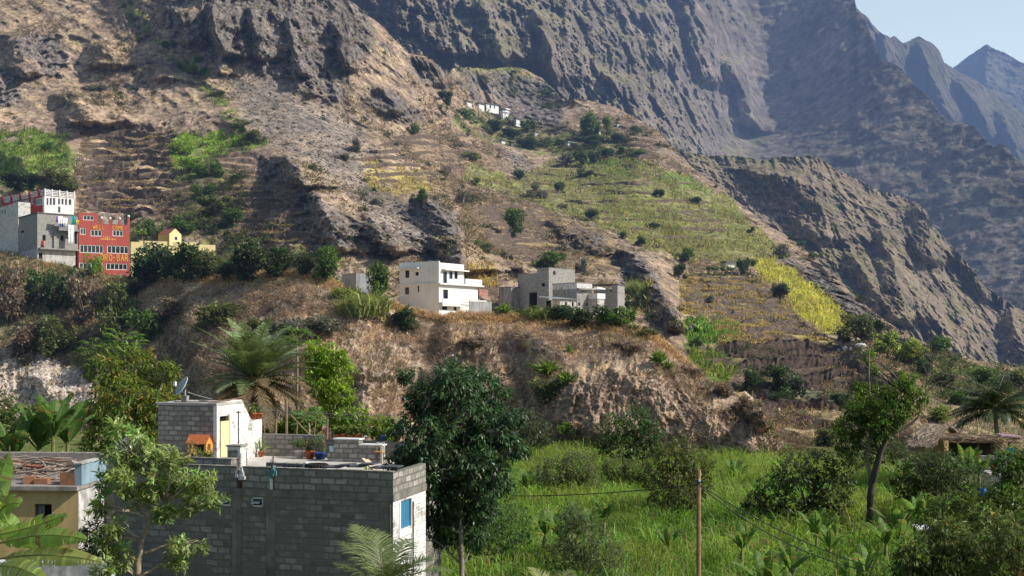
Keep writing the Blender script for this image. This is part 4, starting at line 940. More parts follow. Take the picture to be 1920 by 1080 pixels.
FIELD = [(930, 862), (1000, 838), (1120, 832), (1250, 845), (1430, 858), (1500, 866), (1650, 880), (1700, 905), (1750, 980), (1760, 1100), (1500, 1400), (780, 1400), (800, 1080), (830, 960)]
def sub_field():
    rng = np.random.default_rng(39); n0 = 330000
    Y = rng.uniform(30, 125, n0); X = rng.uniform(-12, 60, n0); Z = ground_z(X, Y)
    px = X/Y*F+CX; py = HY-Z/Y*F
    m = inpoly(px+rng.normal(0, 5, n0), py+rng.normal(0, 3, n0), FIELD) & (rng.random(n0) < 0.55*np.clip(1.3-(Y-45)/110, .35, 1))
    m &= fbm(X/4.5, Y/4.5, X*0, 3, 811) > -.24
    X, Y, Z, px, py = X[m], Y[m], Z[m], px[m], py[m]; n = len(X)
    f = fbm(X/9, Y/9, X*0, 3, 813); f2 = fbm(X/2.2, Y/2.2, X*0, 2, 815)
    col = np.array((0.15, 0.275, 0.052))[None]*np.exp(rng.normal(0, .26, (n, 1))+f2[:, None]*.9+fbm(X/5, Y/5, X*0, 3, 817)[:, None]*1.0); yl = np.clip((f+.1)*2+(Y-60)/90, 0, 1)[:, None]
    col = col*(1-yl*.45)+np.array((0.33, 0.38, 0.085))[None]*yl*.45; dry = rng.random(n) < .07; col[dry] = np.array((0.38, 0.30, 0.13))
    h = (0.62+f*.5+f2*.4)
    base = np.stack([X, Y, Z+rng.uniform(0, 1.0, n)*np.clip(h, .2, 1)], 1); d = np.stack([rng.normal(0, .32, n), rng.normal(0, .32, n), np.ones(n)], 1)
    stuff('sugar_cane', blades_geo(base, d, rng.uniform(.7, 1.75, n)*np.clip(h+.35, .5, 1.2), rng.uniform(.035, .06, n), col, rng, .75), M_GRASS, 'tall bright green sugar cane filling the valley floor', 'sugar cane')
sub_field()

def sub_weeds():
    """leafy ground cover round the houses and the right bank"""
    rng = np.random.default_rng(49); n = 26000
    Y = rng.uniform(24, 120, n); X = rng.uniform(-.48, .5, n)*Y; Z = ground_z(X, Y)
    px = X/Y*F+CX; py = HY-Z/Y*F
    keep = ~inpoly(px, py, FIELD) & (fbm(X/3, Y/3, X*0, 3, 821) > -.05); X, Y, Z = X[keep], Y[keep], Z[keep]; n = len(X)
    u = rng.normal(0, .35, (n*4, 3)); u[:, 2] = np.abs(u[:, 2])*1.4; b = np.repeat(np.stack([X, Y, Z], 1), 4, 0)+u
    col = np.array((0.085, 0.13, 0.035))[None]*np.exp(rng.normal(0, .35, (n*4, 1)))
    geo = [leaves_geo(b, u+rng.normal(0, .4, (n*4, 3)), rng.uniform(.15, .34, n*4), rng.uniform(.07, .15, n*4), col, rng)]
    L = LAYERS['hills_mountainside']; m2 = inpoly(L.PX, L.PY, [(1420, 640), (2010, 680), (2010, 885), (1420, 885)]).astype(np.float32)*(1-.8*inpoly(L.PX, L.PY, [(1290, 640), (1570, 645), (1650, 710), (1600, 760), (1400, 755)]))*sstep(-.3, .1, fbm(L.pos[..., 0]/5, L.pos[..., 1]/5, L.pos[..., 2]/5, 3, 831))
    k = 15000; p, nr, qx, qy = sample_layer('hills_mountainside', k, rng, m2+1e-6)
    cc = np.array([(0.29, 0.21, 0.13), (0.20, 0.18, 0.08), (0.12, 0.14, 0.045), (0.36, 0.26, 0.13)])[rng.choice(4, k, p=[.4, .2, .2, .2])]*np.exp(rng.normal(0, .2, (k, 1)))
    gr = (qx > 1740) & (rng.random(k) < .6); cc[gr] = np.array((0.10, 0.125, 0.045))
    geo.append(blades_geo(p, nr*.5+np.stack([rng.normal(0, .5, k), rng.normal(0, .5, k), rng.uniform(.3, 1, k)], 1), rng.uniform(.3, .9, k), rng.uniform(.05, .11, k), cc, rng, .6))
    stuff('undergrowth', join(geo), M_LEAF, 'low leafy weeds and dry grass round the houses and lower bank', 'undergrowth')
sub_weeds()
# ================================================================== PLANTS AS THINGS
UP = 'hills_mountainside'; LE = 'hills_ledge'
# (kind, px, base py, width px, height px, label, category)
HILL = [
 ('tree-dark-a', 837, 196, 32, 27, 'dark round tree left of the white village houses high up', 'tree'),
 ('bush-green-a', 874, 222, 24, 22, 'green bush just below the left white village house', 'bush'),
 ('bush-green-b', 772, 253, 32, 28, 'green bush alone on the brown slope left of the village', 'bush'),
 ('tree-dark-b', 925, 249, 32, 26, 'black green tree under the row of white village houses', 'tree'),
 ('tree-dark-c', 958, 261, 34, 24, 'dark tree right below the small white village block', 'tree'),
 ('tree-green-a', 990, 248, 30, 28, 'green tree against the grey rock dome right of the village', 'tree'),
 ('bush-dark-a', 995, 280, 46, 28, 'wide olive bush mass beside the brown bare strip', 'bush'),
 ('tree-green-b', 1105, 258, 50, 50, 'largest full green tree on the skyline shelf of the hill', 'tree'),
 ('tree-pale-a', 1139, 252, 24, 36, 'pale feathery tree leaning on the largest green hilltop tree', 'tree'),
 ('bush-green-c', 1190, 246, 22, 14, 'small green bush on the hill edge below the spur', 'bush'),
 ('bush-green-d', 1173, 290, 22, 18, 'left of two bushes above the top cane plot', 'bush'),
 ('bush-green-e', 1198, 294, 22, 18, 'right of two bushes above the top cane plot', 'bush'),
 ('bush-dark-b', 1112, 272, 60, 24, 'dark hedge like growth below the largest hilltop tree', 'bush'),
 ('bush-dark-c', 1160, 266, 46, 22, 'dark growth on the stony shelf right of the hilltop tree', 'bush'),
 ('agave-grey-a', 1061, 312, 42, 36, 'spiky pale agave clump with a dark foot above the cane', 'agave'),
 ('tree-dark-d', 1090, 310, 30, 32, 'dark tree right beside the pale agave clump', 'tree'),
 ('tree-dark-e', 1112, 306, 26, 26, 'dark tree second to the right of the pale agave clump', 'tree'),
 ('tree-dark-f', 1140, 300, 30, 24, 'dark tree on the upper edge of the bright cane strip', 'tree'),
 ('bush-grey-a', 1009, 373, 38, 35, 'dull grey green bush in the middle of the cane field', 'bush'),
 ('tree-dark-g', 1048, 362, 23, 22, 'neat round dark tree right of the grey bush in the cane', 'tree'),
 ('bush-grey-b', 1056, 390, 18, 15, 'tiny grey bush below the neat round tree', 'bush'),
 ('bush-dark-d', 1111, 414, 32, 26, 'dark bush low in the middle of the cane field', 'bush'),
 ('tree-green-c', 966, 446, 40, 58, 'tall green tree standing where cane meets brown terraces', 'tree'),
 ('tree-dark-h', 1200, 461, 23, 19, 'small dark tree at the foot of the main cane field', 'tree'),
 ('tree-dark-i', 1239, 371, 24, 21, 'dark tree on the bare strip between two cane plots', 'tree'),
 ('bush-green-f', 890, 348, 20, 17, 'small bright bush on the terraces left of the cane', 'bush'),
 ('bush-grey-c', 868, 386, 28, 32, 'greyish bush on the left border of the terraces', 'bush'),
 ('bush-green-g', 790, 377, 36, 28, 'green bush on top of the big shaded gully', 'bush'),
 ('agave-dark-a', 973, 336, 34, 26, 'blue green agave on the left edge of the cane', 'agave'),
 ('bush-grey-d', 661, 284, 32, 30, 'olive grey bush above the yellow plot on the slope', 'bush'),
 ('bush-dark-e', 1165, 448, 20, 16, 'dark bush among rocks left of the small dark field tree', 'bush'),
 ('bush-dark-f', 1100, 330, 40, 14, 'flat dark bush patch inside the upper cane', 'bush'),
 ('bush-green-h', 831, 328, 20, 11, 'low green bush on the brown slope above the gully', 'bush'),
 ('bush-dark-g', 1303, 382, 28, 18, 'dark bush near the right rim of the cane slope', 'bush'),
 ('tree-dark-j', 1408, 438, 17, 14, 'small dark tree on the bare rim right of the cane', 'tree'),
 ('bush-dark-h', 1487, 451, 18, 13, 'left of two dots of bush on the bare ridge rim', 'bush'),
 ('bush-green-i', 1510, 448, 16, 12, 'right of two dots of bush on the bare ridge rim', 'bush'),
 ('bush-grey-e', 1461, 482, 34, 30, 'grey dry bush above the bright yellow cane strip', 'bush'),
 ('bush-green-j', 1537, 470, 20, 15, 'green bush halfway down the bare ridge rim', 'bush'),
 ('tree-green-d', 1285, 492, 34, 30, 'green tree left above the dark banana row', 'tree'),
 ('tree-dark-k', 1273, 524, 32, 32, 'blackish tree below the green tree by the rocks', 'tree'),
 ('banana-dark-a', 1335, 516, 40, 30, 'left half of the dark banana row on the terraces', 'banana plant'),
 ('banana-dark-b', 1366, 516, 40, 30, 'right half of the dark banana row on the terraces', 'banana plant'),
 ('tree-dark-l', 1394, 518, 26, 38, 'upright dark tree ending the banana row', 'tree'),
 ('bush-green-k', 1411, 499, 20, 16, 'light bush right behind the upright dark tree', 'bush'),
 ('tree-dark-m', 1463, 566, 38, 40, 'dark bushy tree beside the bright yellow cane strip', 'tree'),
 ('tree-grey-a', 1331, 572, 20, 22, 'thin grey tree on the dry terraces', 'tree'),
 ('tree-olive-a', 1605, 642, 66, 56, 'olive tree at the lower tip of the yellow cane strip', 'tree'),
 ('tree-dark-n', 1580, 646, 34, 30, 'dark bush like tree at the foot of the olive tree', 'tree'),
 ('tree-dark-o', 1646, 626, 26, 28, 'dark tree between olive tree and bright willow trees', 'tree'),
 ('tree-willow-a', 1662, 672, 58, 56, 'left bright yellow green tree on the terrace end', 'tree'),
 ('tree-willow-b', 1706, 688, 66, 66, 'right and fuller bright yellow green tree on the terrace end', 'tree'),
 ('tree-dark-p', 1410, 742, 54, 56, 'left of two black green trees on the lower terraces', 'tree'),
 ('tree-dark-q', 1478, 752, 64, 72, 'right and larger of two black green trees on lower terraces', 'tree'),
 ('bush-dark-i', 1466, 760, 44, 30, 'dark bush under the larger black green terrace tree', 'bush'),
 ('tree-green-e', 1765, 668, 42, 44, 'green tree behind the bare branches on the right', 'tree'),
 ('agave-dark-b', 1303, 654, 36, 28, 'dark spiky plant at the left end of the green crop', 'agave'),
 ('bush-dark-j', 1575, 758, 36, 30, 'dark bush beside the lowest terrace wall', 'bush'),
 ('bush-green-l', 318, 92, 28, 20, 'green bush under the tall grey cliff upper left', 'bush'),
 ('bush-pale-a', 360, 140, 32, 26, 'yellowish bush on the upper left grassy ridge', 'bush'),
 ('bush-dark-k', 386, 148, 24, 28, 'dark bush right next to the yellowish ridge bush', 'bush'),
 ('bush-pale-b', 372, 117, 26, 22, 'pale bush above the yellowish ridge bush', 'bush'),
 ('bush-green-m', 591, 322, 22, 18, 'small green bush right of the shaded outcrop', 'bush'),
 ('bush-green-n', 94, 284, 34, 22, 'green bush inside the left green terrace plot', 'bush'),
 ('tree-dark-r', 40, 362, 72, 46, 'broad shaded tree behind the red roofed terrace house', 'tree'),
 ('tree-olive-b', 112, 356, 70, 48, 'sunlit olive tree right behind the white upper house', 'tree'),
 ('bush-olive-c', 476, 268, 40, 34, 'green shrub on the ridge beside the grey scree', 'bush'),
 ('bush-olive-d', 452, 240, 30, 22, 'small shrub higher on the ridge beside the scree', 'bush'),
 ('bush-grey-f', 181, 170, 36, 15, 'flat dull bush on the upper left slope', 'bush'),
 ('bush-bright-a', 340, 290, 40, 30, 'bright leafy shrub at the left end of the green terrace', 'bush'),
 ('bush-bright-b', 355, 322, 46, 30, 'bright leafy shrub lower on the green terrace', 'bush'),
 ('bush-green-o', 395, 330, 46, 40, 'dark green shrub in the gully below the green terrace', 'bush'),
 ('bush-green-p', 378, 372, 44, 40, 'green shrub halfway down the terraced gully', 'bush'),
 ('bush-olive-e', 405, 402, 60, 44, 'olive shrub near the bottom of the terraced gully', 'bush'),
 ('bush-olive-f', 370, 428, 56, 40, 'olive shrub over the yellow house roof', 'bush'),
 ('bush-green-q', 430, 425, 50, 40, 'green shrub on the slope right of the gully', 'bush'),
 ('banana-bright-a', 264, 452, 30, 40, 'banana plant right beside the red bar building', 'banana plant'),
 ('tree-green-f', 290, 454, 34, 44, 'green tree left of the small yellow roof house', 'tree'),
 ('tree-green-g', 338, 444, 46, 44, 'green tree right behind the small yellow roof house', 'tree'),
 ('tree-green-h', 1030, 510, 62, 42, 'leafy green tree behind the unfinished grey block house', 'tree'),
 ('tree-grey-b', 1090, 512, 24, 28, 'thin grey tree right of the unfinished block tower', 'tree'),
 ('cane-pale-a', 1190, 560, 34, 46, 'pale reed clump right of the dark grey block house', 'reeds'),
 ('bush-dark-l', 1187, 580, 34, 40, 'dark bush right of the dark grey block house', 'bush'),
 ('bush-grey-g', 640, 300, 26, 16, 'dry bush on the gravel slope', 'bush'),
 ('bush-grey-h', 700, 385, 26, 18, 'dry bush left of the big shaded gully', 'bush'),
 ('bush-dark-m', 1225, 430, 24, 16, 'dark bush between the two lower cane plots', 'bush'),
 ('bush-olive-g', 905, 470, 34, 24, 'olive bush on brown terraces above the white house', 'bush'),
 ('mass-olive-a', 1775, 728, 60, 44, 'olive bush mass behind the crown of the forked tree', 'bush'), ('mass-green-b', 1842, 724, 60, 40, 'green bush mass on the right bank left of the coconut palm', 'bush'), ('mass-olive-c', 1905, 730, 56, 40, 'olive bush at the right frame edge above the coconut palm', 'bush'), ('mass-green-d', 1800, 760, 46, 34, 'green bush left beside the coconut palm crown', 'bush'), ('mass-dark-e', 1730, 705, 40, 36, 'dark bush right below the fuller bright willow tree', 'bush'), ('mass-olive-f', 1690, 722, 44, 30, 'olive bush under the bright willow trees', 'bush'), ('mass-pale-g', 1765, 790, 60, 34, 'pale scrub right of the forked tree above the thatched hut', 'bush'), ('bush-brown-h', 1680, 800, 60, 30, 'brown thicket left of the forked tree crown base', 'bush'), ('mass-olive-i', 1545, 835, 60, 36, 'olive thicket at the far edge of the cane below the brown bank', 'bush'),
 ('bush-olive-h', 880, 300, 36, 18, 'olive bush on the brown slope left of the cane top', 'bush'),
]
for i, (k, px, py, wp, hp, lab, cat) in enumerate(HILL):
    grp = {'tree': 'trees on the mountainside', 'bush': 'bushes on the mountainside', 'banana plant': 'banana plants on the terraces', 'agave': 'agaves on the mountainside', 'reeds': None}[cat]
    plant(k, px, py, wp, hp, lab, cat, UP, None, grp, sink=0.06)

LEDGE = [
 ('mass-dark-s', 470, 524, 90, 92, 'tallest dark green tree on the ledge between yellow and white houses', 'tree'),
 ('mass-dark-t', 524, 520, 66, 66, 'dark tree right of the tallest ledge tree', 'tree'),
 ('mass-green-i', 612, 530, 62, 76, 'green tree standing at the corner of the brown ledge', 'tree'),
 ('mass-dark-u', 572, 518, 44, 44, 'small dark tree between the ledge trees', 'tree'),
 ('mass-green-j', 714, 556, 56, 84, 'dark green tree left of the white three storey house', 'tree'),
 ('mass-dark-v', 282, 524, 92, 84, 'dense dark tree right of the red bar building', 'tree'),
 ('mass-dark-w', 352, 522, 96, 76, 'dense dark tree under the yellow wall', 'tree'),
 ('mass-dark-x', 316, 522, 62, 60, 'dark tree between the two dense trees under the yellow wall', 'tree'), ('mass-green-k', 262, 518, 34, 46, 'green tree touching the right wall of the red bar', 'tree'), ('mass-olive-t', 388, 519, 62, 60, 'olive tree before the right part of the yellow wall', 'tree'),
 ('bush-olive-i', 408, 520, 70, 62, 'grey olive bush under the right end of the yellow wall', 'bush'),
 ('bush-dark-n', 440, 520, 60, 40, 'dark bush at the foot of the tallest ledge tree', 'bush'),
 ('cane-pale-b', 682, 592, 90, 60, 'large pale reed clump left below the white house', 'reeds'),
 ('cane-pale-c', 650, 560, 50, 34, 'small reed clump beside the low grey house', 'reeds'),
 ('bush-dark-o', 766, 616, 48, 52, 'dark round bush under the white house', 'bush'),
 ('bush-olive-j', 735, 610, 60, 36, 'olive bush left of the dark round bush', 'bush'),
 ('agave-bright-a', 947, 584, 40, 34, 'bright spiky yucca in front of the grey block hut', 'yucca'),
 ('bush-green-r', 990, 584, 40, 26, 'low green bush right of the spiky yucca', 'bush'),
 ('cane-pale-d', 1012, 600, 50, 32, 'yellow grass clump on the lip below the block house', 'reeds'),
 ('bush-dark-p', 1056, 600, 60, 38, 'dark bush in front of the tin roofed shed', 'bush'),
 ('agave-green-b', 1066, 602, 36, 36, 'dark agave in front of the tin roofed shed', 'agave'),
 ('bush-dark-q', 1108, 612, 76, 50, 'dark bush in front of the whitish houses', 'bush'),
 ('agave-bright-b', 1135, 606, 48, 40, 'pale agave row before the dark grey block house', 'agave'),
 ('bush-green-s', 1172, 620, 74, 58, 'green bush at the right end of the house row', 'bush'),
 ('agave-bright-c', 1168, 616, 36, 40, 'pale agave at the right end of the house row', 'agave'),
 ('bush-olive-k', 1208, 626, 40, 26, 'olive bush on the lip right of the houses', 'bush'),
 ('agave-bright-d', 1234, 684, 40, 40, 'yellow green agave high on the ledge end', 'agave'),
 ('agave-bright-e', 1252, 694, 30, 30, 'lower agave of the pair on the ledge end', 'agave'),
 ('agave-bright-f', 1026, 706, 76, 44, 'largest yellow green agave clump on the brown bank', 'agave'),
 ('agave-bright-g', 1062, 722, 44, 40, 'agave hanging at the right of the largest clump', 'agave'),
 ('bush-olive-l', 1030, 752, 76, 54, 'grey green bush below the largest agave clump', 'bush'),
 ('agave-bright-h', 1068, 664, 20, 26, 'single small agave high on the brown bank', 'agave'),
 ('bush-bright-c', 1062, 812, 34, 28, 'small yellow green bush at the foot of the bank', 'bush'),
 ('bush-grey-i', 575, 640, 110, 60, 'wide grey green bush on the bank above the date palm', 'bush'),
 ('bush-olive-m', 505, 620, 70, 40, 'olive bush on the bank left of the wide grey one', 'bush'),
 ('bush-brown-f', 30, 590, 76, 130, 'tall bush hanging at the far left edge of the cliff', 'bush'),
 ('bush-green-t', 75, 560, 60, 80, 'green creeper hanging left below the grey block house', 'bush'),
 ('bush-dark-r', 122, 570, 70, 100, 'dark hanging bush under the block house', 'bush'),
 ('bush-brown-e', 165, 600, 70, 110, 'brownish hanging bush under the red bar', 'bush'),
 ('bush-olive-p', 215, 630, 80, 130, 'big sunlit hanging bush right below the red bar', 'bush'),
 ('bush-green-u', 278, 640, 70, 80, 'dark green bush in the cleft right of the hanging bushes', 'bush'),
 ('bush-dark-s', 268, 545, 60, 44, 'dark bush under the dense tree beside the bar', 'bush'),
 ('bush-olive-q', 110, 660, 90, 80, 'olive bush over the pale rock on the left', 'bush'),
 ('bush-brown-a', 45, 680, 90, 90, 'brown dry bush over the pale rock at far left', 'bush'),
 ('bush-olive-r', 180, 700, 60, 70, 'olive bush right of the pale rock', 'bush'),
 ('bush-brown-b', 330, 590, 90, 50, 'dry brown bush on the bank right of the cleft', 'bush'),
 ('bush-olive-s', 410, 610, 90, 60, 'dull olive bush on the bank left of the date palm', 'bush'),
 ('agave-bright-i', 1404, 790, 24, 26, 'small agave on the very end of the rocky ledge', 'agave'),
 ('bush-brown-c', 1180, 660, 60, 26, 'dry brown bush on the upper right of the bank', 'bush'),
 ('bush-brown-d', 900, 650, 70, 30, 'dry brown bush below the white house lip', 'bush'),
 ('bush-brown-g', 1400, 768, 50, 34, 'dry brush clump on the falling crest of the ledge end', 'bush'), ('bush-olive-u', 1440, 822, 40, 40, 'olive bush clinging to the last rock of the ledge', 'bush'), ('bush-brown-h', 1345, 742, 56, 30, 'dry brush clump halfway down the ledge crest', 'bush'), ('bush-brown-i', 1300, 704, 46, 26, 'dry brush clump high on the falling ledge crest', 'bush'), ('bush-brown-j', 1425, 792, 36, 34, 'dry brush clump near the end of the ledge crest', 'bush'),
 ('bush-bright-d', 176, 512, 34, 44, 'small papaya like tree in front of the bar lettering', 'tree'),
]
for i, (k, px, py, wp, hp, lab, cat) in enumerate(LEDGE):
    grp = {'tree': 'trees along the ledge', 'bush': 'bushes along the ledge', 'agave': 'agaves along the ledge', 'reeds': 'reed clumps along the ledge', 'yucca': None}[cat]
    plant(k, px, py, wp, hp, lab, cat, LE, None, grp, sink=0.10)

GFLD = 'trees and bushes on the valley floor'
def gpt(px, D):                 # point of the valley floor under a photo column
    x = (px-CX)/F*D; return Vector((x, D, gz(x, D)))
def fg2(name, label, cat, bx, D, L, ncl, k, ll, lw, col, seed, tr=0.12, trunk=None, group=GFLD, dj=0.5, **kw):
    return tree_at(name, label, cat, gpt(bx, D), px_lumps(L, D, seed, dj), trunk, ncl, k, ll, lw, col, seed, group, tr=tr, **kw)
fg2('mango_tree', 'large glossy dark green tree before the corner of the block building', 'tree', 866, 40,
   [(850, 722, 42), (800, 748, 42), (905, 735, 44), (860, 785, 66), (800, 820, 58), (922, 805, 48), (950, 835, 26), (785, 880, 50), (850, 872, 66), (905, 880, 46), (808, 945, 44), (865, 940, 55), (765, 900, 28), (760, 850, 22), (900, 945, 40), (840, 992, 34), (780, 960, 24), (762, 705, 15), (832, 690, 17), (962, 785, 19), (976, 842, 15), (742, 800, 17), (736, 868, 15), (942, 905, 19), (772, 992, 17), (890, 1008, 20), (878, 700, 18)],
   4600, 6, 0.23, 0.066, (0.060, 0.115, 0.044), 3, 0.085, [gpt(866, 40), P(866, 1060, 40), P(864, 1000, 40), P(858, 900, 40), P(855, 790, 40)], None, 0.6, leafm=M_GLOSS, droop=0.55, spread=0.75, cvar=0.25, bark=(0.30, 0.27, 0.22))
fg2('leafy_bush', 'mid green bush right below the large glossy tree', 'bush', 940, 47, [(930, 940, 48), (962, 985, 40), (905, 985, 46), (940, 1005, 44), (880, 1010, 34), (850, 985, 36)], 900, 5, 0.2, 0.06, (0.062, 0.115, 0.035), 4, 0.05, droop=.35)
# rosette tree, front left
fg2('loquat_tree', 'sparse light barked tree with leaf rosettes in front of both houses', 'tree', 258, 27,
   [(215, 850, 26), (258, 828, 28), (300, 858, 30), (236, 905, 28), (290, 905, 34), (338, 900, 34), (380, 915, 26), (398, 938, 20), (352, 948, 28), (200, 905, 24), (188, 945, 20), (310, 962, 24), (215, 985, 22), (200, 1012, 22), (232, 1046, 28), (336, 1025, 22), (372, 1020, 16), (330, 1052, 20), (225, 805, 24), (262, 862, 28), (330, 865, 20), (360, 895, 22), (268, 935, 26), (195, 1060, 24)],
   480, 13, 0.19, 0.056, (0.22, 0.29, 0.10), 7, 0.075, [gpt(258, 27), P(258, 1085, 27), P(262, 1040, 27), P(266, 1012, 27), P(285, 975, 27), P(310, 940, 27)], None, 0.4, droop=0.1, spread=1.3, shell=(0.35, 1.0), bark=(0.36, 0.29, 0.22), cvar=.18, leafm=M_LEAF)
fg2('mango_tree', 'yellow green tree with ochre flowers left of the roof hut', 'tree', 235, 56,
   [(200, 695, 34), (250, 682, 38), (300, 705, 30), (230, 745, 52), (290, 765, 42), (190, 775, 38), (240, 805, 52), (185, 835, 38), (285, 830, 42), (250, 862, 42), (318, 690, 16), (210, 880, 36), (320, 735, 22)],
   2100, 5, 0.30, 0.085, (0.115, 0.165, 0.035), 11, 0.16, None, None, 0.5, accent=(0.26, 0.20, 0.06), acc_p=0.16, droop=.35)
fg2('bright_tree', 'bright lime green tree right of the date palm', 'tree', 625, 64,
   [(620, 672, 26), (640, 700, 26), (606, 715, 32), (640, 742, 26), (622, 765, 28), (590, 660, 22), (600, 690, 26), (645, 670, 14)], 900, 5, 0.28, 0.10, (0.16, 0.25, 0.035), 12, 0.12, None, None, 0.5, droop=.5)
for i, (cx, lab, L) in enumerate([(655, 'lime green hedge bush behind the stacked blocks', [(640, 790, 24), (672, 784, 24), (655, 805, 20)]), (722, 'lime green bush at the right end of the roof terrace', [(712, 800, 22), (735, 806, 18), (722, 818, 16)]), (575, 'green papaya bush behind the terrace wall', [(560, 790, 20), (590, 785, 20), (575, 805, 18)]), (520, 'low green plants behind the terrace wall under the palm', [(505, 812, 14), (530, 808, 16), (548, 812, 12)])]):
    fg2('hedge_bush', lab, 'bush', cx, 60, L, 260, 5, 0.24, 0.10, (0.15, 0.22, 0.04), 20+i, 0.05, None, 'bushes behind the roof terrace', 0.3)
fg2('dark_bush', 'blackish bush at the far edge of the cane below the bank', 'bush', 995, 112, [(985, 792, 30), (1010, 808, 26), (965, 810, 22), (1000, 825, 24)], 420, 4, 0.42, 0.16, (0.07, 0.085, 0.04), 31, 0.06)
fg2('broad_tree', 'broad dark green tree at the foot of the rocky bank', 'tree', 1180, 102, [(1148, 802, 28), (1190, 790, 32), (1215, 812, 28), (1168, 838, 30), (1200, 845, 26), (1135, 830, 20), (1228, 835, 18)], 900, 5, 0.36, 0.14, (0.060, 0.10, 0.035), 32, 0.12)
fg2('olive_tree', 'round brownish olive tree behind the wooden pole', 'tree', 1272, 74, [(1258, 860, 36), (1300, 870, 34), (1228, 890, 30), (1280, 918, 42), (1312, 905, 26), (1240, 925, 30), (1275, 840, 24)], 1300, 5, 0.26, 0.08, (0.085, 0.098, 0.035), 33, 0.10)
fg2('dark_tree', 'very dark spreading bush left of the tall forked tree', 'bush', 1510, 71, [(1482, 882, 34), (1532, 872, 36), (1450, 928, 38), (1500, 928, 48), (1560, 932, 38), (1580, 885, 32), (1420, 945, 26), (1400, 960, 20), (1520, 965, 34)], 1500, 5, 0.26, 0.09, (0.045, 0.068, 0.026), 34, 0.12)
fg2('airy_shrub', 'airy thin leaved shrub in the front of the cane', 'bush', 1095, 52, [(1085, 1005, 46), (1130, 1048, 46), (1055, 1045, 42), (1100, 1085, 44), (1075, 968, 26), (1150, 1085, 30)], 2200, 5, 0.16, 0.045, (0.095, 0.125, 0.055), 35, 0.05)
fg2('airy_shrub', 'grey green thin shrub in the middle of the cane', 'bush', 1060, 84, [(1040, 885, 34), (1085, 876, 36), (1012, 905, 28), (1105, 905, 28), (1060, 915, 30)], 1700, 5, 0.24, 0.07, (0.115, 0.135, 0.055), 36, 0.05)
fg2('airy_shrub', 'second thin shrub right beside the grey green one', 'bush', 1170, 88, [(1150, 880, 24), (1190, 885, 26), (1215, 895, 20)], 1000, 5, 0.24, 0.07, (0.125, 0.155, 0.055), 37, 0.05)
fg2('mango_tree', 'wide dark mango tree below the thatched hut', 'tree', 1770, 68, [(1722, 882, 36), (1770, 880, 40), (1820, 900, 38), (1700, 912, 30), (1790, 930, 44), (1842, 932, 28), (1740, 925, 36)], 1700, 5, 0.25, 0.07, (0.050, 0.078, 0.028), 38, 0.14, droop=.45)
fg2('leafy_tree', 'bright green tree at the right frame edge under the shed', 'tree', 1900, 50, [(1890, 872, 30), (1915, 905, 38), (1900, 955, 42), (1868, 935, 28), (1930, 860, 26), (1925, 960, 40)], 1300, 5, 0.22, 0.075, (0.075, 0.125, 0.03), 39, 0.1)
fg2('mango_tree', 'mango crown with long drooping leaves in the bottom right corner', 'tree', 1800, 41, [(1720, 1042, 42), (1780, 1012, 42), (1842, 1040, 50), (1892, 1005, 46), (1905, 1062, 48), (1700, 1075, 28), (1780, 1068, 40), (1850, 1090, 46)], 1900, 7, 0.24, 0.05, (0.085, 0.12, 0.032), 40, 0.14, droop=.6, spread=.7, accent=(0.22, 0.16, 0.06), acc_p=.05)
fg2('mango_tree', 'lighter mango crown above the bottom right corner tree', 'tree', 1800, 49, [(1770, 965, 38), (1815, 958, 40), (1855, 985, 40), (1740, 985, 24), (1890, 975, 30), (1800, 995, 30)], 1100, 6, 0.24, 0.055, (0.095, 0.145, 0.035), 41, 0.12, droop=.55, spread=.7)
fg2('leafy_bush', 'dark bush behind the banana leaves at the lower left wall', 'bush', 190, 36, [(175, 1000, 26), (205, 1040, 30), (160, 1045, 22)], 300, 5, 0.16, 0.055, (0.06, 0.09, 0.03), 42, 0.04)
fg2('dark_tree', 'dark bush row left of the upper banana plants', 'bush', 20, 66, [(0, 765, 30), (35, 785, 28), (60, 775, 18), (10, 800, 28), (70, 800, 18), (-30, 780, 30)], 600, 5, 0.3, 0.1, (0.085, 0.12, 0.035), 43, 0.08)
fg2('dark_tree', 'dark scrub at the foot of the right bank', 'bush', 1630, 96, [(1590, 840, 22), (1640, 850, 24), (1680, 845, 22), (1610, 865, 20)], 420, 5, 0.32, 0.1, (0.06, 0.09, 0.03), 44, 0.08)
fg2('dry_shrub', 'dry brown thicket at the end of the rocky ledge', 'bush', 1460, 112, [(1440, 830, 22), (1475, 835, 26), (1505, 830, 20), (1460, 850, 20)], 420, 4, 0.34, 0.09, (0.16, 0.125, 0.075), 45, 0.05)

# tall forked tree right of centre
b = gpt(1632, 70)
fg2('forked_tree', 'tall forked tree with dark trunk rising from the cane', 'tree', 1632, 70,
    [(1600, 800, 32), (1588, 830, 24), (1618, 762, 32), (1650, 745, 30), (1580, 800, 18), (1612, 730, 18), (1700, 715, 20), (1690, 738, 30), (1714, 752, 24), (1662, 778, 34), (1632, 815, 32), (1604, 772, 22), (1728, 740, 14), (1650, 800, 24), (1690, 768, 22), (1632, 668, 14), (1642, 694, 10), (1622, 680, 8)],
    1700, 7, 0.24, 0.08, (0.085, 0.145, 0.028), 50, 0.19, [b, P(1632, 960, 70), P(1635, 905, 70), P(1650, 855, 70), P(1668, 805, 70), P(1688, 765, 70), P(1708, 742, 70)], None, 0.5, droop=.35, spread=.9, bark=(0.10, 0.085, 0.07))
def stem_extra(root, pts, rad, col=(0.26, 0.21, 0.16)):
    bb = np.array(root.location); link('limb', mesh_np('limb', *tubes_geo([(smooth_path([np.array(p)-bb for p in pts], 5), rad)], 7, col), True), M_BARK, root)
ft = [o for o in COL.objects if o.name.startswith('forked_tree')][0]
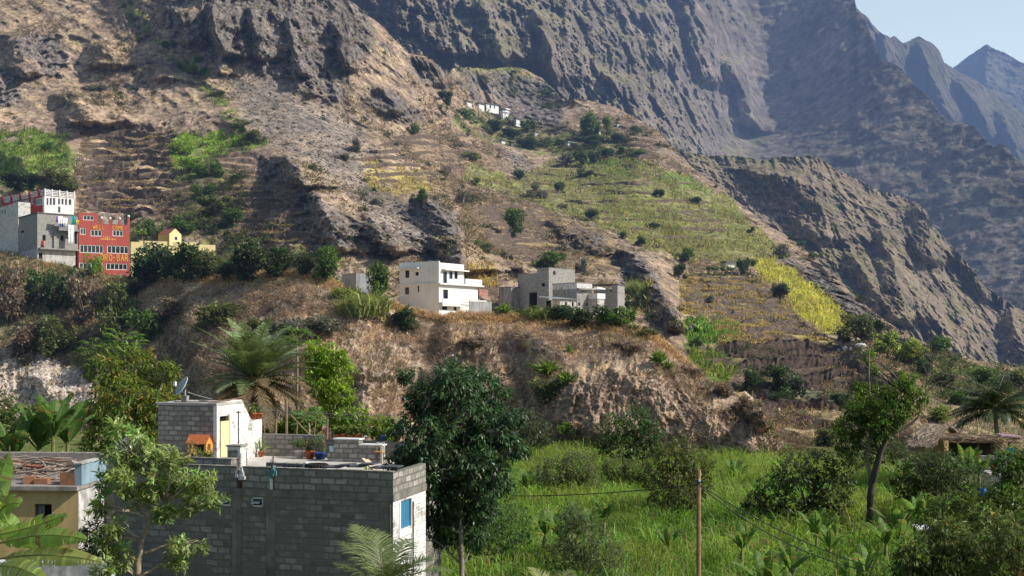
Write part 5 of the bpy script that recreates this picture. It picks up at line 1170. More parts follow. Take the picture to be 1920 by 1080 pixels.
stem_extra(ft, [P(1636, 905, 70), P(1626, 860, 70.3), P(1634, 800, 70.2), P(1630, 730, 70), P(1629, 655, 70)], [.15, .12, .10, .07, .04])
stem_extra(ft, [P(1640, 905, 69.8), P(1660, 830, 69.6), P(1700, 800, 69.5), P(1722, 780, 69.5), P(1724, 745, 69.5)], [.09, .08, .06, .03], (0.16, 0.13, 0.10))
# bare tree behind
bt = tag(empty('bare_tree', on(UP, 1735, 745)), 'leafless dark branches rising behind the forked tree', 'tree')
rng = np.random.default_rng(6); q = np.array(bt.location); D0 = q[1]
pth = [[(1735, 745), (1740, 700), (1762, 640)], [(1738, 720), (1765, 700), (1800, 668)], [(1737, 735), (1760, 716), (1775, 715), (1812, 690)], [(1750, 672), (1745, 650), (1752, 630)], [(1765, 700), (1790, 705), (1815, 712)], [(1740, 705), (1730, 680), (1738, 660)]]
link('branches', mesh_np('branches', *tubes_geo([(smooth_path([np.array(P(x, y, D0))-q for x, y in p], 5), [.10, .07, .03]) for p in pth], 5, (0.11, 0.095, 0.08)), True), M_BARK, bt)

# ---------------------------------------------------------------- palms
def palm(name, label, base, crown, fr, ll, lw, nl, seed, tr, bark, green, rach=.022, dropn=.35):
    rng = np.random.default_rng(seed); root = tag(empty(name, base), label, 'palm'); b = np.array(base); c = np.array(crown)-b
    link('trunk', mesh_np('trunk', *tubes_geo([(smooth_path([(0, 0, -.3), c*0.5+rng.normal(0, .1, 3), c], 8), [tr*1.2, tr, tr*1.05])], 9, bark), True), M_BARK, root)
    for (a, e, l, sag, dead) in fr:
        d = np.array([math.cos(a), math.sin(a), 0]); p1 = c+d*l*.5*math.cos(e)+np.array([0, 0, l*.55*math.sin(e)]); p2 = c+d*l*(.45+.5*math.cos(e))+np.array([0, 0, l*(.85*math.sin(e)-sag)])
        col = (0.20, 0.155, 0.095) if dead else np.array(green)*rng.uniform(.8, 1.2)
        V, Fq, C = frond_geo(c+rng.normal(0, tr*.4, 3), p1, p2, ll, nl, col, rng, lw, dropn*(2.0 if dead else 1), rach, .5, (.25, .18, .09) if dead else (.2, .2, .08))
        link('dead_frond' if dead else 'frond', mesh_np('frond', V, Fq, C), M_DRY if dead else M_GLOSS, root)
    return root
rng = np.random.default_rng(77)
D = 60; cr = P(478, 716, D)
fr = [(rng.uniform(0, 2*PI), rng.uniform(.45, 1.48), rng.uniform(3.2, 4.3), rng.uniform(.0, .25), False) for _ in range(58)]+[(i*.42+.1, rng.uniform(.1, .5), rng.uniform(3.0, 3.8), .35, False) for i in range(12)]
fr += [(rng.uniform(0, 2*PI), rng.uniform(-.25, .4), rng.uniform(2.8, 4.2), rng.uniform(.3, .6), True) for _ in range(20)]
palm('date_palm', 'bushy date palm with brown hanging skirt behind the roof hut', Vector((cr.x, D, gz(cr.x, D))), cr, fr, .62, .055, 48, 78, .2, (0.17, 0.13, 0.095), (0.235, 0.31, 0.14), .028, .15)
D = 88; cr = P(1866, 772, D)
fr = [(a+rng.uniform(-.15, .15), e, rng.uniform(3.3, 4.1), s, False) for a, e, s in ((0, .9, .2), (.5, .5, .35), (1.2, .9, .3), (2.0, 1.0, .2), (2.6, .75, .3), (3.1, .5, .4), (3.3, .1, .5), (3.6, .8, .3), (4.2, 1.0, .2), (4.6, .4, .5), (5.2, .8, .3), (5.8, .3, .45), (0, .2, .5), (2.8, 1.25, .05), (.9, 1.3, .05), (3.0, .15, .55), (4.9, 1.3, .1), (3.2, .95, .25), (3.05, .3, .35), (.2, .55, .3), (1.5, .6, .3), (2.3, .35, .45), (3.4, .6, .3), (5.5, .55, .35), (4.0, .35, .45), (.7, .7, .3), (2.9, -.05, .5), (.1, -.05, .5), (6.0, .9, .2), (3.7, 1.15, .1))]
palm('coconut_palm', 'coconut palm with drooping fronds above the straw shed at right', Vector((cr.x+.3, D, gz(cr.x, D))), cr, fr, .95, .055, 60, 79, .16, (0.22, 0.19, 0.15), (0.06, 0.085, 0.035), .03, .55)
D = 23; cr = P(722, 1120, D)
fr = [(2.3, 1.25, 1.9, .10, False), (2.7, 1.15, 1.6, .12, False), (3.1, .95, 1.4, .2, False), (1.9, 1.3, 1.7, .1, False), (.5, 1.05, 1.5, .25, False), (.1, .8, 1.7, .3, False), (5.2, 1.1, 1.5, .2, False), (1.2, 1.2, 1.6, .15, False), (3.6, .7, 1.3, .3, False)]
palm('young_palm', 'young palm fronds rising at the bottom before the block wall', Vector((cr.x, D, gz(cr.x, D))), cr, fr, .52, .017, 70, 80, .08, (0.2, 0.17, 0.12), (0.16, 0.21, 0.07), .012, .2)
cr = P(1040, 1140, 24)
palm('young_palm', 'single palm frond tip at the bottom edge in front of the cane', Vector((cr.x, 24, gz(cr.x, 24))), cr, [(2.4, 1.2, 1.1, .1, False), (1.0, 1.2, 1.0, .1, False), (4.2, 1.1, .9, .1, False)], .35, .024, 40, 81, .06, (0.2, 0.17, 0.12), (0.24, 0.26, 0.09), .01, .15)

# ---------------------------------------------------------------- papayas
def papaya(label, px, ytop, ybase, D, r, seed, col=(0.095, 0.16, 0.04)):
    rng = np.random.default_rng(seed); b = P(px, ybase, D); b.z = min(b.z, b.z); root = tag(empty('papaya_tree', b), label, 'papaya tree', 'papaya trees behind the roof hut')
    h = (ybase-ytop)/F*D; link('trunk', mesh_np('trunk', *tubes_geo([(smooth_path([(0, 0, -2.5), (.05, 0, h*.5), (0, 0, h)], 5), [.08, .06, .045])], 8, (0.30, 0.26, 0.20)), True), M_BARK, root)
    prt = []; stk = []
    for i in range(26):
        a = i*2.4; e = rng.uniform(-.1, 1.1); l = r*rng.uniform(.7, 1.1); d = np.array([math.cos(a)*math.cos(e), math.sin(a)*math.cos(e), math.sin(e)]); t = np.array([0, 0, h])+d*l
        stk.append(([(0, 0, h), np.array([0, 0, h])+d*l*.5+np.array([0, 0, .05]), t], [.014, .008]))
        n = 9; an = np.linspace(-2.6, 2.6, n); s = unit(np.cross(d, [0, 0, 1.0])+1e-3); fw = unit(d*[1, 1, .2])
        dd = np.cos(an)[:, None]*fw+np.sin(an)[:, None]*s+np.array([0, 0, -.25]); L = r*.42*(1-.12*np.abs(an))
        prt.append(leaves_geo(np.repeat(t[None], n, 0), dd, L, L*.38, np.repeat((np.array(col)*np.exp(rng.normal(0, .2)))[None], n, 0), rng, .2))
    link('crown', mesh_np('crown', *join(prt)), M_LEAF, root); link('leaf_stalks', mesh_np('leaf_stalks', *tubes_geo(stk, 4, (.25, .27, .1))), M_BARK, root)
papaya('papaya tree with bare pale trunk left of the yellow green tree', 180, 668, 745, 60, 1.0, 1)
papaya('papaya tree with crown at the top of the left tree group', 233, 648, 705, 60, 1.05, 2, (0.11, 0.19, 0.04))
papaya('papaya tree half hidden right behind the date palm', 556, 640, 740, 66, 1.0, 3)
papaya('small papaya tree behind the terrace wall under the palm', 578, 792, 830, 57, .9, 4, (0.09, 0.17, 0.05))

# ---------------------------------------------------------------- banana plants
for i, (px, D, h, lab) in enumerate([(70, 50, 2.3, 'left plant of the banana group above the yellow house'), (98, 49, 2.8, 'middle plant of the banana group above the yellow house'), (125, 52, 2.6, 'right plant of the banana group above the yellow house'), (20, 49, 1.8, 'banana plant at the left edge above the yellow house')]):
    g = Vector(((px-CX)/F*D, D, P(px, 880, D).z-1.5)); banana_plant('banana_plant', lab, g, h+.2, 10, 3.0, .8, (0.10, 0.19, 0.05), 60+i, 'bananas above the yellow house')
for i, (px, py, D, s, lab) in enumerate([(1050, 985, 58, 1.0, 'left of the pale banana clump beside the grey thin shrub'), (1080, 985, 59, .9, 'right of the pale banana clump beside the grey thin shrub'), (1132, 960, 62, .8, 'lone banana right of the pale banana clump'), (985, 900, 80, .8, 'banana near the right side of the glossy tree crown'), (1440, 1085, 45, 1.15, 'largest banana with upright leaf right of the pole'), (1475, 1100, 44, .9, 'banana leaning right beside the largest one'),
        (1530, 985, 62, 1.0, 'bright banana in front of the very dark bush'), (1685, 985, 62, 1.15, 'banana right of the forked trunk'), (1375, 885, 92, 1.1, 'banana at the far cane edge behind the olive tree'), (1330, 880, 95, .9, 'small banana behind the olive tree'), (1620, 1060, 46, .9, 'banana at the edge of the bottom right mango'), (1690, 885, 80, 1.1, 'banana left of the wide dark mango'), (1815, 870, 72, 1.2, 'banana in front of the thatched hut'), (1835, 872, 73, 1.0, 'banana in front of the straw shed'), (1775, 885, 70, .9, 'banana poking out of the wide dark mango'), (1590, 1075, 45, .7, 'low banana left of the bottom right mango'), (1105, 975, 60, .85, 'banana between the pale clump and the lone banana'), (1390, 1010, 56, .8, 'banana in the cane right of the wooden pole'), (1555, 1010, 58, .8, 'banana low right of the bright banana'), (1660, 1000, 58, .9, 'banana between forked trunk and white sheets'), (1720, 955, 62, .9, 'banana before the wide dark mango'), (1250, 1010, 60, .75, 'banana in the cane left of the wooden pole'), (1020, 985, 60, .8, 'first banana left of the pale clump'), (1480, 1050, 50, .85, 'banana above the leaning banana at the bottom')]):
    b = P(px, py, D); b.z = max(gz(b.x, D)-.2, b.z-1.2*s); banana_plant('banana_plant', lab, b, .5*s, 8, 2.3*s, .66*s, (0.115, 0.20, 0.05), 80+i, 'bananas in the cane field', .09)
# big torn leaves in the near left corner
D = 17; rt = tag(empty('banana_plant', Vector(((-40-CX)/F*D, D, gz(-8, D)))), 'near banana plant with big torn leaves in the lower left corner', 'banana plant')
rng = np.random.default_rng(91); q = np.array(rt.location); cz = P(-30, 1010, D)
link('stem', mesh_np('stem', *tubes_geo([(smooth_path([(0, 0, -.3), (0, 0, (cz.z-q[2])*.5), np.array(cz)-q], 6), [.16, .13, .09])], 9, (0.24, 0.22, 0.1)), True), M_BARK, rt)
for (a, bb, c, wd, colr) in [((-20, 1005, 17), (60, 992, 16.9), (126, 964, 16.6), .42, (0.17, 0.26, 0.05)), ((-10, 1022, 17), (80, 990, 16.4), (162, 1012, 16.2), .42, (0.16, 0.25, 0.06)), ((-10, 1050, 16.9), (90, 1030, 16.3), (192, 1054, 16.0), .36, (0.26, 0.29, 0.09)), ((-15, 1065, 16.8), (30, 1050, 16.2), (85, 1090, 15.8), .42, (0.20, 0.26, 0.07)),
                           ((-30, 1000, 17), (-5, 900, 17), (18, 850, 17), .42, (0.14, 0.22, 0.05)), ((-30, 1000, 17), (12, 930, 16.8), (38, 945, 16.7), .46, (0.13, 0.21, 0.05)), ((-30, 1000, 17), (15, 950, 17.2), (32, 1010, 17.2), .4, (0.15, 0.23, 0.06)), ((-30, 990, 17), (-2, 890, 16.6), (8, 930, 16.3), .4, (0.17, 0.25, 0.06)), ((-35, 990, 17), (-60, 900, 17), (-110, 930, 17), .45, (0.15, 0.23, 0.05))]:
    link('leaf', mesh_np('leaf', *banana_geo(np.array(P(*a))-q, np.array(P(*bb))-q, np.array(P(*c))-q, wd*.95, tuple(1.4*q_ for q_ in colr), rng, .26, 34, .45, .06, (.1, -.85, .5))), M_GRASS, rt)
# ================================================================== BUILDINGS
class MB:
    def __init__(s): s.v, s.f = [], []
    def quad(s, a, b, c, d):
        n = len(s.v); s.v += [tuple(a), tuple(b), tuple(c), tuple(d)]; s.f.append((n, n+1, n+2, n+3)); return s
    def box(s, x0, x1, y0, y1, z0, z1, M=None):
        p = [Vector((x, y, z)) for z in (z0, z1) for (x, y) in ((x0, y0), (x1, y0), (x1, y1), (x0, y1))]
        if M is not None: p = [M @ q for q in p]
        n = len(s.v); s.v += [tuple(q) for q in p]
        s.f += [tuple(n+i for i in f) for f in ((3, 2, 1, 0), (4, 5, 6, 7), (0, 1, 5, 4), (1, 2, 6, 5), (2, 3, 7, 6), (3, 0, 4, 7))]; return s
    def bar(s, a, b, r, n=6):
        a, b = Vector(a), Vector(b); d = (b-a).normalized(); u = d.orthogonal().normalized(); w_ = d.cross(u); k = len(s.v)
        for q in (a, b):
            for i in range(n): t = 2*PI*i/n; s.v.append(tuple(q+u*math.cos(t)*r+w_*math.sin(t)*r))
        for i in range(n): s.f.append((k+i, k+(i+1) % n, k+n+(i+1) % n, k+n+i))
        s.f.append(tuple(k+i for i in reversed(range(n)))); s.f.append(tuple(k+n+i for i in range(n))); return s
    def lathe(s, prof, n=18, c=(0, 0, 0)):
        k = len(s.v)
        for r, z in prof:
            for i in range(n): t = 2*PI*i/n; s.v.append((c[0]+r*math.cos(t), c[1]+r*math.sin(t), c[2]+z))
        for j in range(len(prof)-1):
            for i in range(n): s.f.append((k+j*n+i, k+j*n+(i+1) % n, k+(j+1)*n+(i+1) % n, k+(j+1)*n+i))
        return s
    def prism(s, poly, y0, y1):                 # polygon in xz extruded along y
        k = len(s.v); n = len(poly); s.v += [(x, y0, z) for x, z in poly]+[(x, y1, z) for x, z in poly]
        s.f += [tuple(k+i for i in range(n)), tuple(k+n+i for i in reversed(range(n)))]
        for i in range(n): s.f.append((k+(i+1) % n, k+i, k+n+i, k+n+(i+1) % n))
        return s
    def build(s, name, m, parent=None, smooth=False, bevel=0.0):
        me = bpy.data.meshes.new(name); me.from_pydata(s.v, [], s.f); me.update()
        if smooth: me.polygons.foreach_set('use_smooth', [True]*len(me.polygons))
        return link(name, me, m, parent)

GLASS = mat_plain('dark_glass', (0.022, 0.027, 0.033), 0.12, 0.3, 1.5, 0.6)
VOID = mat_plain('dark_interior', (0.018, 0.017, 0.016), 0.9, 0.3, 2.0, 0.05)
WHITE = mat_plain('white_paint', (0.80, 0.80, 0.78), 0.75, 0.10, 0.6, 0.2, 0.0, 0.10)
WFRAME = mat_plain('white_frame', (0.75, 0.75, 0.73), 0.6, 0.1, 4.0)
OLDWHITE = mat_plain('old_whitewash', (0.58, 0.57, 0.54), 0.9, 0.4, 1.3, 0.1, 0.01, 0.35)
CONC = mat_plain('grey_concrete', (0.34, 0.33, 0.31), 0.92, 0.35, 1.8, 0.1, 0.008, 0.3)
CONCD = mat_plain('dark_concrete', (0.17, 0.165, 0.155), 0.92, 0.4, 1.6, 0.1, 0.008, 0.35)
SLAB = mat_plain('pale_slab', (0.56, 0.53, 0.48), 0.9, 0.3, 1.0, 0.1, 0.006)
FARBLK = mat_block('far_blockwork', (0.44, 0.425, 0.395), (0.30, 0.29, 0.27), 0.42, 0.21, 0.03, 0.35, 0.5)
FARBLKW = mat_block('pale_blockwork', (0.50, 0.49, 0.46), (0.33, 0.32, 0.30), 0.42, 0.21, 0.03, 0.3, 0.4, (0.66, 0.65, 0.62), 0.4)
RED = mat_plain('red_paint', (0.44, 0.098, 0.078), 0.75, 0.14, 0.8, 0.2, 0.0, 0.12)
YELL = mat_plain('lemon_paint', (0.80, 0.70, 0.36), 0.8, 0.12, 0.8, 0.15, 0.0, 0.12)
LETTER = mat_plain('yellow_letter', (0.85, 0.52, 0.08), 0.7, 0.1, 3.0)
TIN = mat_plain('tin_sheet', (0.42, 0.43, 0.44), 0.5, 0.3, 1.5, 0.4, 0.0, 0.2)
DKMETAL = mat_plain('dark_metal', (0.05, 0.05, 0.05), 0.6, 0.2, 5.0, 0.3)

def face(mb, o, u, n, U, V0, V1, ops, dep=0.14):
    """rectangular wall face with openings (u0,u1,v0,v1) and their reveals"""
    us = sorted({0.0, U, *[q for p in ops for q in p[:2]]}); vs = sorted({V0, V1, *[q for p in ops for q in p[2:4]]})
    o, u, n = Vector(o), Vector(u), Vector(n); Z = Vector((0, 0, 1))
    def pt(a, b, d=0): return o+u*a+Z*b-n*d
    for a, b in zip(us, us[1:]):
        for c, d in zip(vs, vs[1:]):
            m, k = (a+b)/2, (c+d)/2
            if any(p[0] < m < p[1] and p[2] < k < p[3] for p in ops): continue
            mb.quad(pt(a, c), pt(b, c), pt(b, d), pt(a, d))
    for a, b, c, d in [p[:4] for p in ops]:
        mb.quad(pt(a, c), pt(a, c, dep), pt(a, d, dep), pt(a, d)); mb.quad(pt(b, c, dep), pt(b, c), pt(b, d), pt(b, d, dep))
        mb.quad(pt(a, c, dep), pt(a, c), pt(b, c), pt(b, c, dep)); mb.quad(pt(a, d), pt(a, d, dep), pt(b, d, dep), pt(b, d))

class Bld:
    """a house given by its nearest vertical corner: 'front' runs left from the corner, 'right' runs right and back"""
    def __init__(s, name, label, px, pyb, D, rz, cat='house', group=None):
        s.c = P(px, pyb, D); s.z0 = s.c.z; s.rz = R(rz); s.root = tag(empty(name, s.c, s.rz), label, cat, group)
        s.dx = Vector((math.cos(s.rz), math.sin(s.rz), 0)); s.dy = Vector((-math.sin(s.rz), math.cos(s.rz), 0))
    def line(s, fc, off):
        if fc == 'front': return s.c+s.dy*off, -s.dx
        return s.c+s.dx*off, s.dy
    def along(s, fc, px, off=0.0):                 # distance along a face to a photo column
        o, d = s.line(fc, off); k = (px-CX)/F
        return (k*o.y-o.x)/(d.x-k*d.y)
    def z(s, fc, px, py, off=0.0):
        o, d = s.line(fc, off); t = s.along(fc, px, off); return (HY-py)/F*(o.y+d.y*t)-s.z0
    def op(s, fc, q, off=0.0):
        a, b = s.along(fc, q[0], off), s.along(fc, q[1], off); m = (q[0]+q[1])/2
        return (min(a, b), max(a, b), s.z(fc, m, q[3], off), s.z(fc, m, q[2], off))
    def block(s, part, W, Dp, zb, zt, m, front=(), right=(), xo=0.0, yo=0.0, frame=WFRAME, pane=GLASS, fr=0.07, dep=0.14, top=None, mull=True, roofm=None, kind='window'):
        """box with its corner shifted by (xo,yo); openings in photo pixels on the two seen faces"""
        mb = MB(); F_ = [s.op('front', q, yo) for q in front]; R_ = [s.op('right', q, xo) for q in right]
        F2 = [(a+xo, b+xo, c, d) for a, b, c, d in F_]; R2 = [(a-yo, b-yo, c, d) for a, b, c, d in R_]
        # front face: origin at corner, u = -x ; keep outward winding loosely, faces are two sided
        face(mb, (xo, yo, 0), (-1, 0, 0), (0, -1, 0), W, zb, zt, F2, dep); face(mb, (xo, yo, 0), (0, 1, 0), (1, 0, 0), Dp, zb, zt, R2, dep)
        mb.quad((xo-W, yo, zb), (xo-W, yo+Dp, zb), (xo-W, yo+Dp, zt), (xo-W, yo, zt)); mb.quad((xo-W, yo+Dp, zb), (xo, yo+Dp, zb), (xo, yo+Dp, zt), (xo-W, yo+Dp, zt))
        mb.quad((xo-W, yo, zt), (xo, yo, zt), (xo, yo+Dp, zt), (xo-W, yo+Dp, zt))
        w_ = mb.build(part, m, s.root)
        for fc, lst in (('f', F2), ('r', R2)):
            for a, b, c, d in lst:
                fm = MB(); g = MB(); e = dep*0.75
                if fc == 'f':
                    X = lambda t: xo-t
                    for (p, q, r_, t_) in ((a, a+fr, c, d), (b-fr, b, c, d), (a+fr, b-fr, c, c+fr), (a+fr, b-fr, d-fr, d)): fm.box(X(q), X(p), yo+e-.05, yo+e+.02, r_, t_)
                    if mull and (b-a) > .7:
                        nmu = max(1, int((b-a)/.75))
                        for i in range(1, nmu+1): u0 = a+(b-a)*i/(nmu+1); fm.box(X(u0+fr*.4), X(u0-fr*.4), yo+e-.045, yo+e+.015, c+fr, d-fr)
                    g.quad((X(a), yo+e+.03, c), (X(b), yo+e+.03, c), (X(b), yo+e+.03, d), (X(a), yo+e+.03, d))
                else:
                    for (p, q, r_, t_) in ((a, a+fr, c, d), (b-fr, b, c, d), (a+fr, b-fr, c, c+fr), (a+fr, b-fr, d-fr, d)): fm.box(xo-e-.02, xo-e+.05, yo+p, yo+q, r_, t_)
                    if mull and (b-a) > .7:
                        nmu = max(1, int((b-a)/.75))
                        for i in range(1, nmu+1): u0 = a+(b-a)*i/(nmu+1); fm.box(xo-e-.015, xo-e+.045, yo+u0-fr*.4, yo+u0+fr*.4, c+fr, d-fr)
                    g.quad((xo-e-.03, yo+a, c), (xo-e-.03, yo+b, c), (xo-e-.03, yo+b, d), (xo-e-.03, yo+a, d))
                nm = 'door' if (d-c) > 1.7 and kind == 'window' else kind
                fo = fm.build(nm, frame, s.root); g.build('pane', pane, fo)
        if roofm: 
            MB().box(xo-W-.02, xo+.02, yo-.02, yo+Dp+.02, zt+.003, zt+.12).build('roof', roofm, s.root)
        return w_
    def lid(s, part, x0, x1, y0, y1, z0, z1, m): return MB().box(x0, x1, y0, y1, z0, z1).build(part, m, s.root)

# ---------------------------------------------------------------- white three storey house
b = Bld('white_house', 'white three storey house with flat roofs and balcony slabs on the ledge', 823, 596, 152, -36)
W = b.along('front', 749); d1 = b.along('right', 870); d2 = b.along('right', 896); d3 = b.along('right', 884)
z1, z2, z3 = b.z('front', 823, 573), b.z('front', 823, 533), b.z('front', 823, 492)
b.block('upper_storey', W, d1, z2, z3, WHITE, front=[(760, 767.5, 507, 521), (779, 785, 510, 517)], right=[(831, 838, 509, 531), (842.5, 848.5, 509, 523), (852, 858, 509, 523)], frame=DKMETAL, mull=False)
b.block('middle_storey', W, d2, z1, z2, WHITE, front=[(759.5, 767, 539, 552), (783, 786, 536, 548)], right=[(831, 840, 543, 561)], frame=DKMETAL, mull=False)
b.block('ground_storey', W*.8, d3, -4, z1, WHITE, right=[(829, 839, 572, 581), (851, 856, 570, 582)], frame=DKMETAL, mull=False)
b.lid('floor_slab', -W-.15, .5, -.25, d2+.9, z2-.02, z2+.17, WHITE); b.lid('balcony_slab', -.3, .7, -.1, d2*.55, z1-.05, z1+.14, WHITE)
b.lid('balcony_parapet', .6, .72, -.1, d2*.25, z1+.14, z1+.95, WHITE); b.lid('terrace_parapet', -.12, .3, d1+.05, d2+.6, z2+.17, z2+1.0, WHITE)
b.lid('roof_canopy', -W-.1, -W*.45, -.7, -.003, z3-.75, z3-.55, WHITE); b.lid('roof_slab', -W*.0-.0, .6, d1*.1, d1+.5, z3-1.0, z3-.82, WHITE)
b.lid('roof_parapet', -W-.03, .03, -.03, .18, z3+.003, z3+.22, WHITE); MB().bar((.62, d2*.6, z1+.2), (.62, d2*.6, z1+1.1), .03).bar((.62, d2*.95, z1+.2), (.62, d2*.95, z1+1.1), .03).bar((.62, d2*.6, z1+1.1), (.62, d2*.95, z1+1.1), .03).build('railing', WFRAME, b.root)
b.lid('rain_tank', -W*.6, -W*.45, 1.5, 2.6, z3+.01, z3+.5, DKMETAL)

# ---------------------------------------------------------------- red bar
b = Bld('red_house', 'red four storey bar building with yellow lettering and white windows', 147.5, 519, 190, -62)
Rt = b.along('right', 243); rs = b.along('right', 184); Wd = 7.0
ztop = b.z('right', 160, 399); zr = b.z('right', 215, 421); zg = -4
b.block('wall', Wd, Rt, zg, zr, RED, right=[(150.5, 161, 427, 440), (170, 191, 431, 443), (211, 231, 432, 443), (149.5, 194, 459.5, 474.5), (201, 241, 461, 475.5), (148.5, 193, 493, 505.5), (199, 238.5, 494, 506)], fr=.11)
b.block('top_room', Wd, rs, zr, ztop, RED, right=[(156, 176, 404, 413)], fr=.10)
mb = MB(); pr = MB(); 
for y0, y1 in ((rs+.3, b.along('right', 207)), (b.along('right', 211), b.along('right', 233))):
    for k in range(4): mb.bar((-.12, y0, zr+.12+k*.2), (-.12, y1, zr+.12+k*.2), .035)
mb.build('railing', WFRAME, b.root)
for p in (193, 209, 227, 243.5):
    y = b.along('right', p)-.2; pm = MB().box(-.3, -.003, y-.2, y+.2, zr+.002, zr+.75+(0.5 if p > 240 else 0)).build('post', RED, b.root)
    MB().lathe([(.01, .62), (.16, .56), (.23, .38), (.16, .2), (.01, .14)], 10, (-.15, y, zr+.68+(0.5 if p > 240 else 0))).build('ball', WHITE, pm)
pf = MB(); y0, y1 = b.along('right', 184), b.along('right', 220)
for yy in (y0, b.along('right', 196), y1): pf.bar((-.2, yy, zr), (-.2, yy, ztop+.05), .04)
pf.bar((-.2, y0, ztop+.05), (-.2, y1, ztop+.05), .04); pf.bar((-2.2, y1, zr), (-2.2, y1, ztop+.05), .04).bar((-.2, y1, ztop+.05), (-2.2, y1, ztop+.05), .04); pf.build('pergola_frame', TIN, b.root)
STROKES = {  # letters as pen strokes on a 1 x 1.5 cell
 'W': [(0, 1.5, .25, 0), (.25, 0, .5, 1), (.5, 1, .75, 0), (.75, 0, 1, 1.5)], 'E': [(0, 0, 0, 1.5), (0, 0, .8, 0), (0, .75, .65, .75), (0, 1.5, .8, 1.5)], 'L': [(0, 1.5, 0, 0), (0, 0, .75, 0)],
 'C': [(.85, 1.35, .5, 1.5), (.5, 1.5, .1, 1.15), (.1, 1.15, .1, .35), (.1, .35, .5, 0), (.5, 0, .85, .15)], 'O': [(.5, 1.5, .05, 1.1), (.05, 1.1, .05, .4), (.05, .4, .5, 0), (.5, 0, .95, .4), (.95, .4, .95, 1.1), (.95, 1.1, .5, 1.5)],
 'M': [(0, 0, 0, 1.5), (0, 1.5, .5, .7), (.5, .7, 1, 1.5), (1, 1.5, 1, 0)], 'D': [(0, 0, 0, 1.5), (0, 1.5, .55, 1.4), (.55, 1.4, .9, .9), (.9, .9, .9, .5), (.9, .5, .55, .1), (.55, .1, 0, 0)],
 'R': [(0, 0, 0, 1.5), (0, 1.5, .6, 1.5), (.6, 1.5, .8, 1.15), (.8, 1.15, .6, .8), (.6, .8, 0, .8), (.35, .8, .85, 0)], '-': [(.1, .75, .8, .75)], 'B': [(0, 0, 0, 1.5), (0, 1.5, .6, 1.45), (.6, 1.45, .7, 1.1), (.7, 1.1, .5, .8), (.5, .8, 0, .8), (.5, .8, .85, .5), (.85, .5, .75, .1), (.75, .1, 0, 0)],
 'A': [(0, 0, .45, 1.5), (.45, 1.5, .9, 0), (.2, .55, .7, .55)]}
def lettering(b, text, px0, px1, py0, py1, th):
    y0, y1 = b.along('right', px0), b.along('right', px1); z0, z1 = b.z('right', (px0+px1)/2, py1), b.z('right', (px0+px1)/2, py0); n = len(text); cw = (y1-y0)/n; mb = MB()
    for i, ch in enumerate(text):
        for (u0, v0, u1, v1) in STROKES.get(ch, []):
            A = Vector((.03, y0+cw*(i+.1+u0*.75), z0+(z1-z0)*v0/1.5)); Bq = Vector((.03, y0+cw*(i+.1+u1*.75), z0+(z1-z0)*v1/1.5)); mb.bar(A, Bq, th, 5)
    return mb.build('lettering', LETTER, b.root)
lettering(b, 'WELL', 173.5, 197.5, 423, 430, .048); lettering(b, 'COME', 210, 233, 424, 431, .048); lettering(b, 'DRO-BAR', 188, 241, 477.5, 489.5, .068)
sm = MB(); rng = np.random.default_rng(3)
for (a, c, py) in ((194, 206, 444.5), (189, 216, 448.5)):
    y = b.along('right', a); ye = b.along('right', c); z = b.z('right', (a+c)/2, py)
    while y < ye: 
        h = rng.uniform(.05, .16); sm.box(.004, .03, y, y+rng.uniform(.10, .22), z-h, z+h); y += rng.uniform(.2, .34)
sm.build('small_writing', LETTER, b.root)
for q, m in (((159, 168, 463, 474), (0.03, 0.20, 0.30)), ((226, 236, 496, 505), (0.8, 0.5, 0.04)), ((204, 210, 496, 505), (0.5, 0.33, 0.05))):
    a, c, z0_, z1_ = b.op('right', q); MB().box(-.21, -.16, a, c, z0_, z1_).build('curtain', mat_plain('curtain_%d' % int(q[0]), m, .8, .15), b.root)
b.lid('front_step', .05, 1.6, .2, Rt+1.4, -4, .35, CONC)

# ---------------------------------------------------------------- grey block house beside the bar
b = Bld('grey_block_house', 'grey block house with balcony and laundry left of the red bar', 70, 470, 184, -50, 'house')
W = b.along('front', 35); d = b.along('right', 146)
zt = b.z('front', 70, 400); zm = b.z('front', 70, 466)
b.block('wall', W, d, zm, zt, FARBLK, right=[(79, 86, 440, 452), (113, 120, 441, 452), (139, 145, 434, 458)], front=[(39, 45, 432, 437)], frame=CONC, pane=VOID, mull=False)
b.block('lower_wall', W*.9, d*.94, -7, zm, OLDWHITE, right=[(72, 80, 474, 486)], pane=VOID, frame=CONC, mull=False)
yb0, yb1 = b.along('right', 106), b.along('right', 147)
b.lid('balcony_slab', .0, 1.3, yb0, yb1, b.z('right', 125, 434), b.z('right', 125, 431), CONC); b.lid('balcony_wall', 1.18, 1.32, yb0, yb1-1, b.z('right', 125, 431), b.z('right', 125, 421), CONC)
b.lid('lower_slab', -.1, .9, .2, yb1, zm-.1, zm+.12, CONC); b.lid('column', .02, .3, b.along('right', 100), b.along('right', 105), zm+.12, b.z('right', 102, 434), CONC)
b.lid('roof_edge', -W-.1, .1, -.1, d+.1, zt+.003, zt+.2, CONCD)
lm = [('white_cloth', (.85, .85, .85)), ('purple_cloth', (.45, .25, .6)), ('teal_cloth', (.05, .35, .33)), ('yellow_cloth', (.75, .6, .08)), ('blue_cloth', (.06, .12, .5)), ('red_cloth', (.55, .03, .03))]
lm = {k: mat_plain(k, v, .9, .1, 2) for k, v in lm}
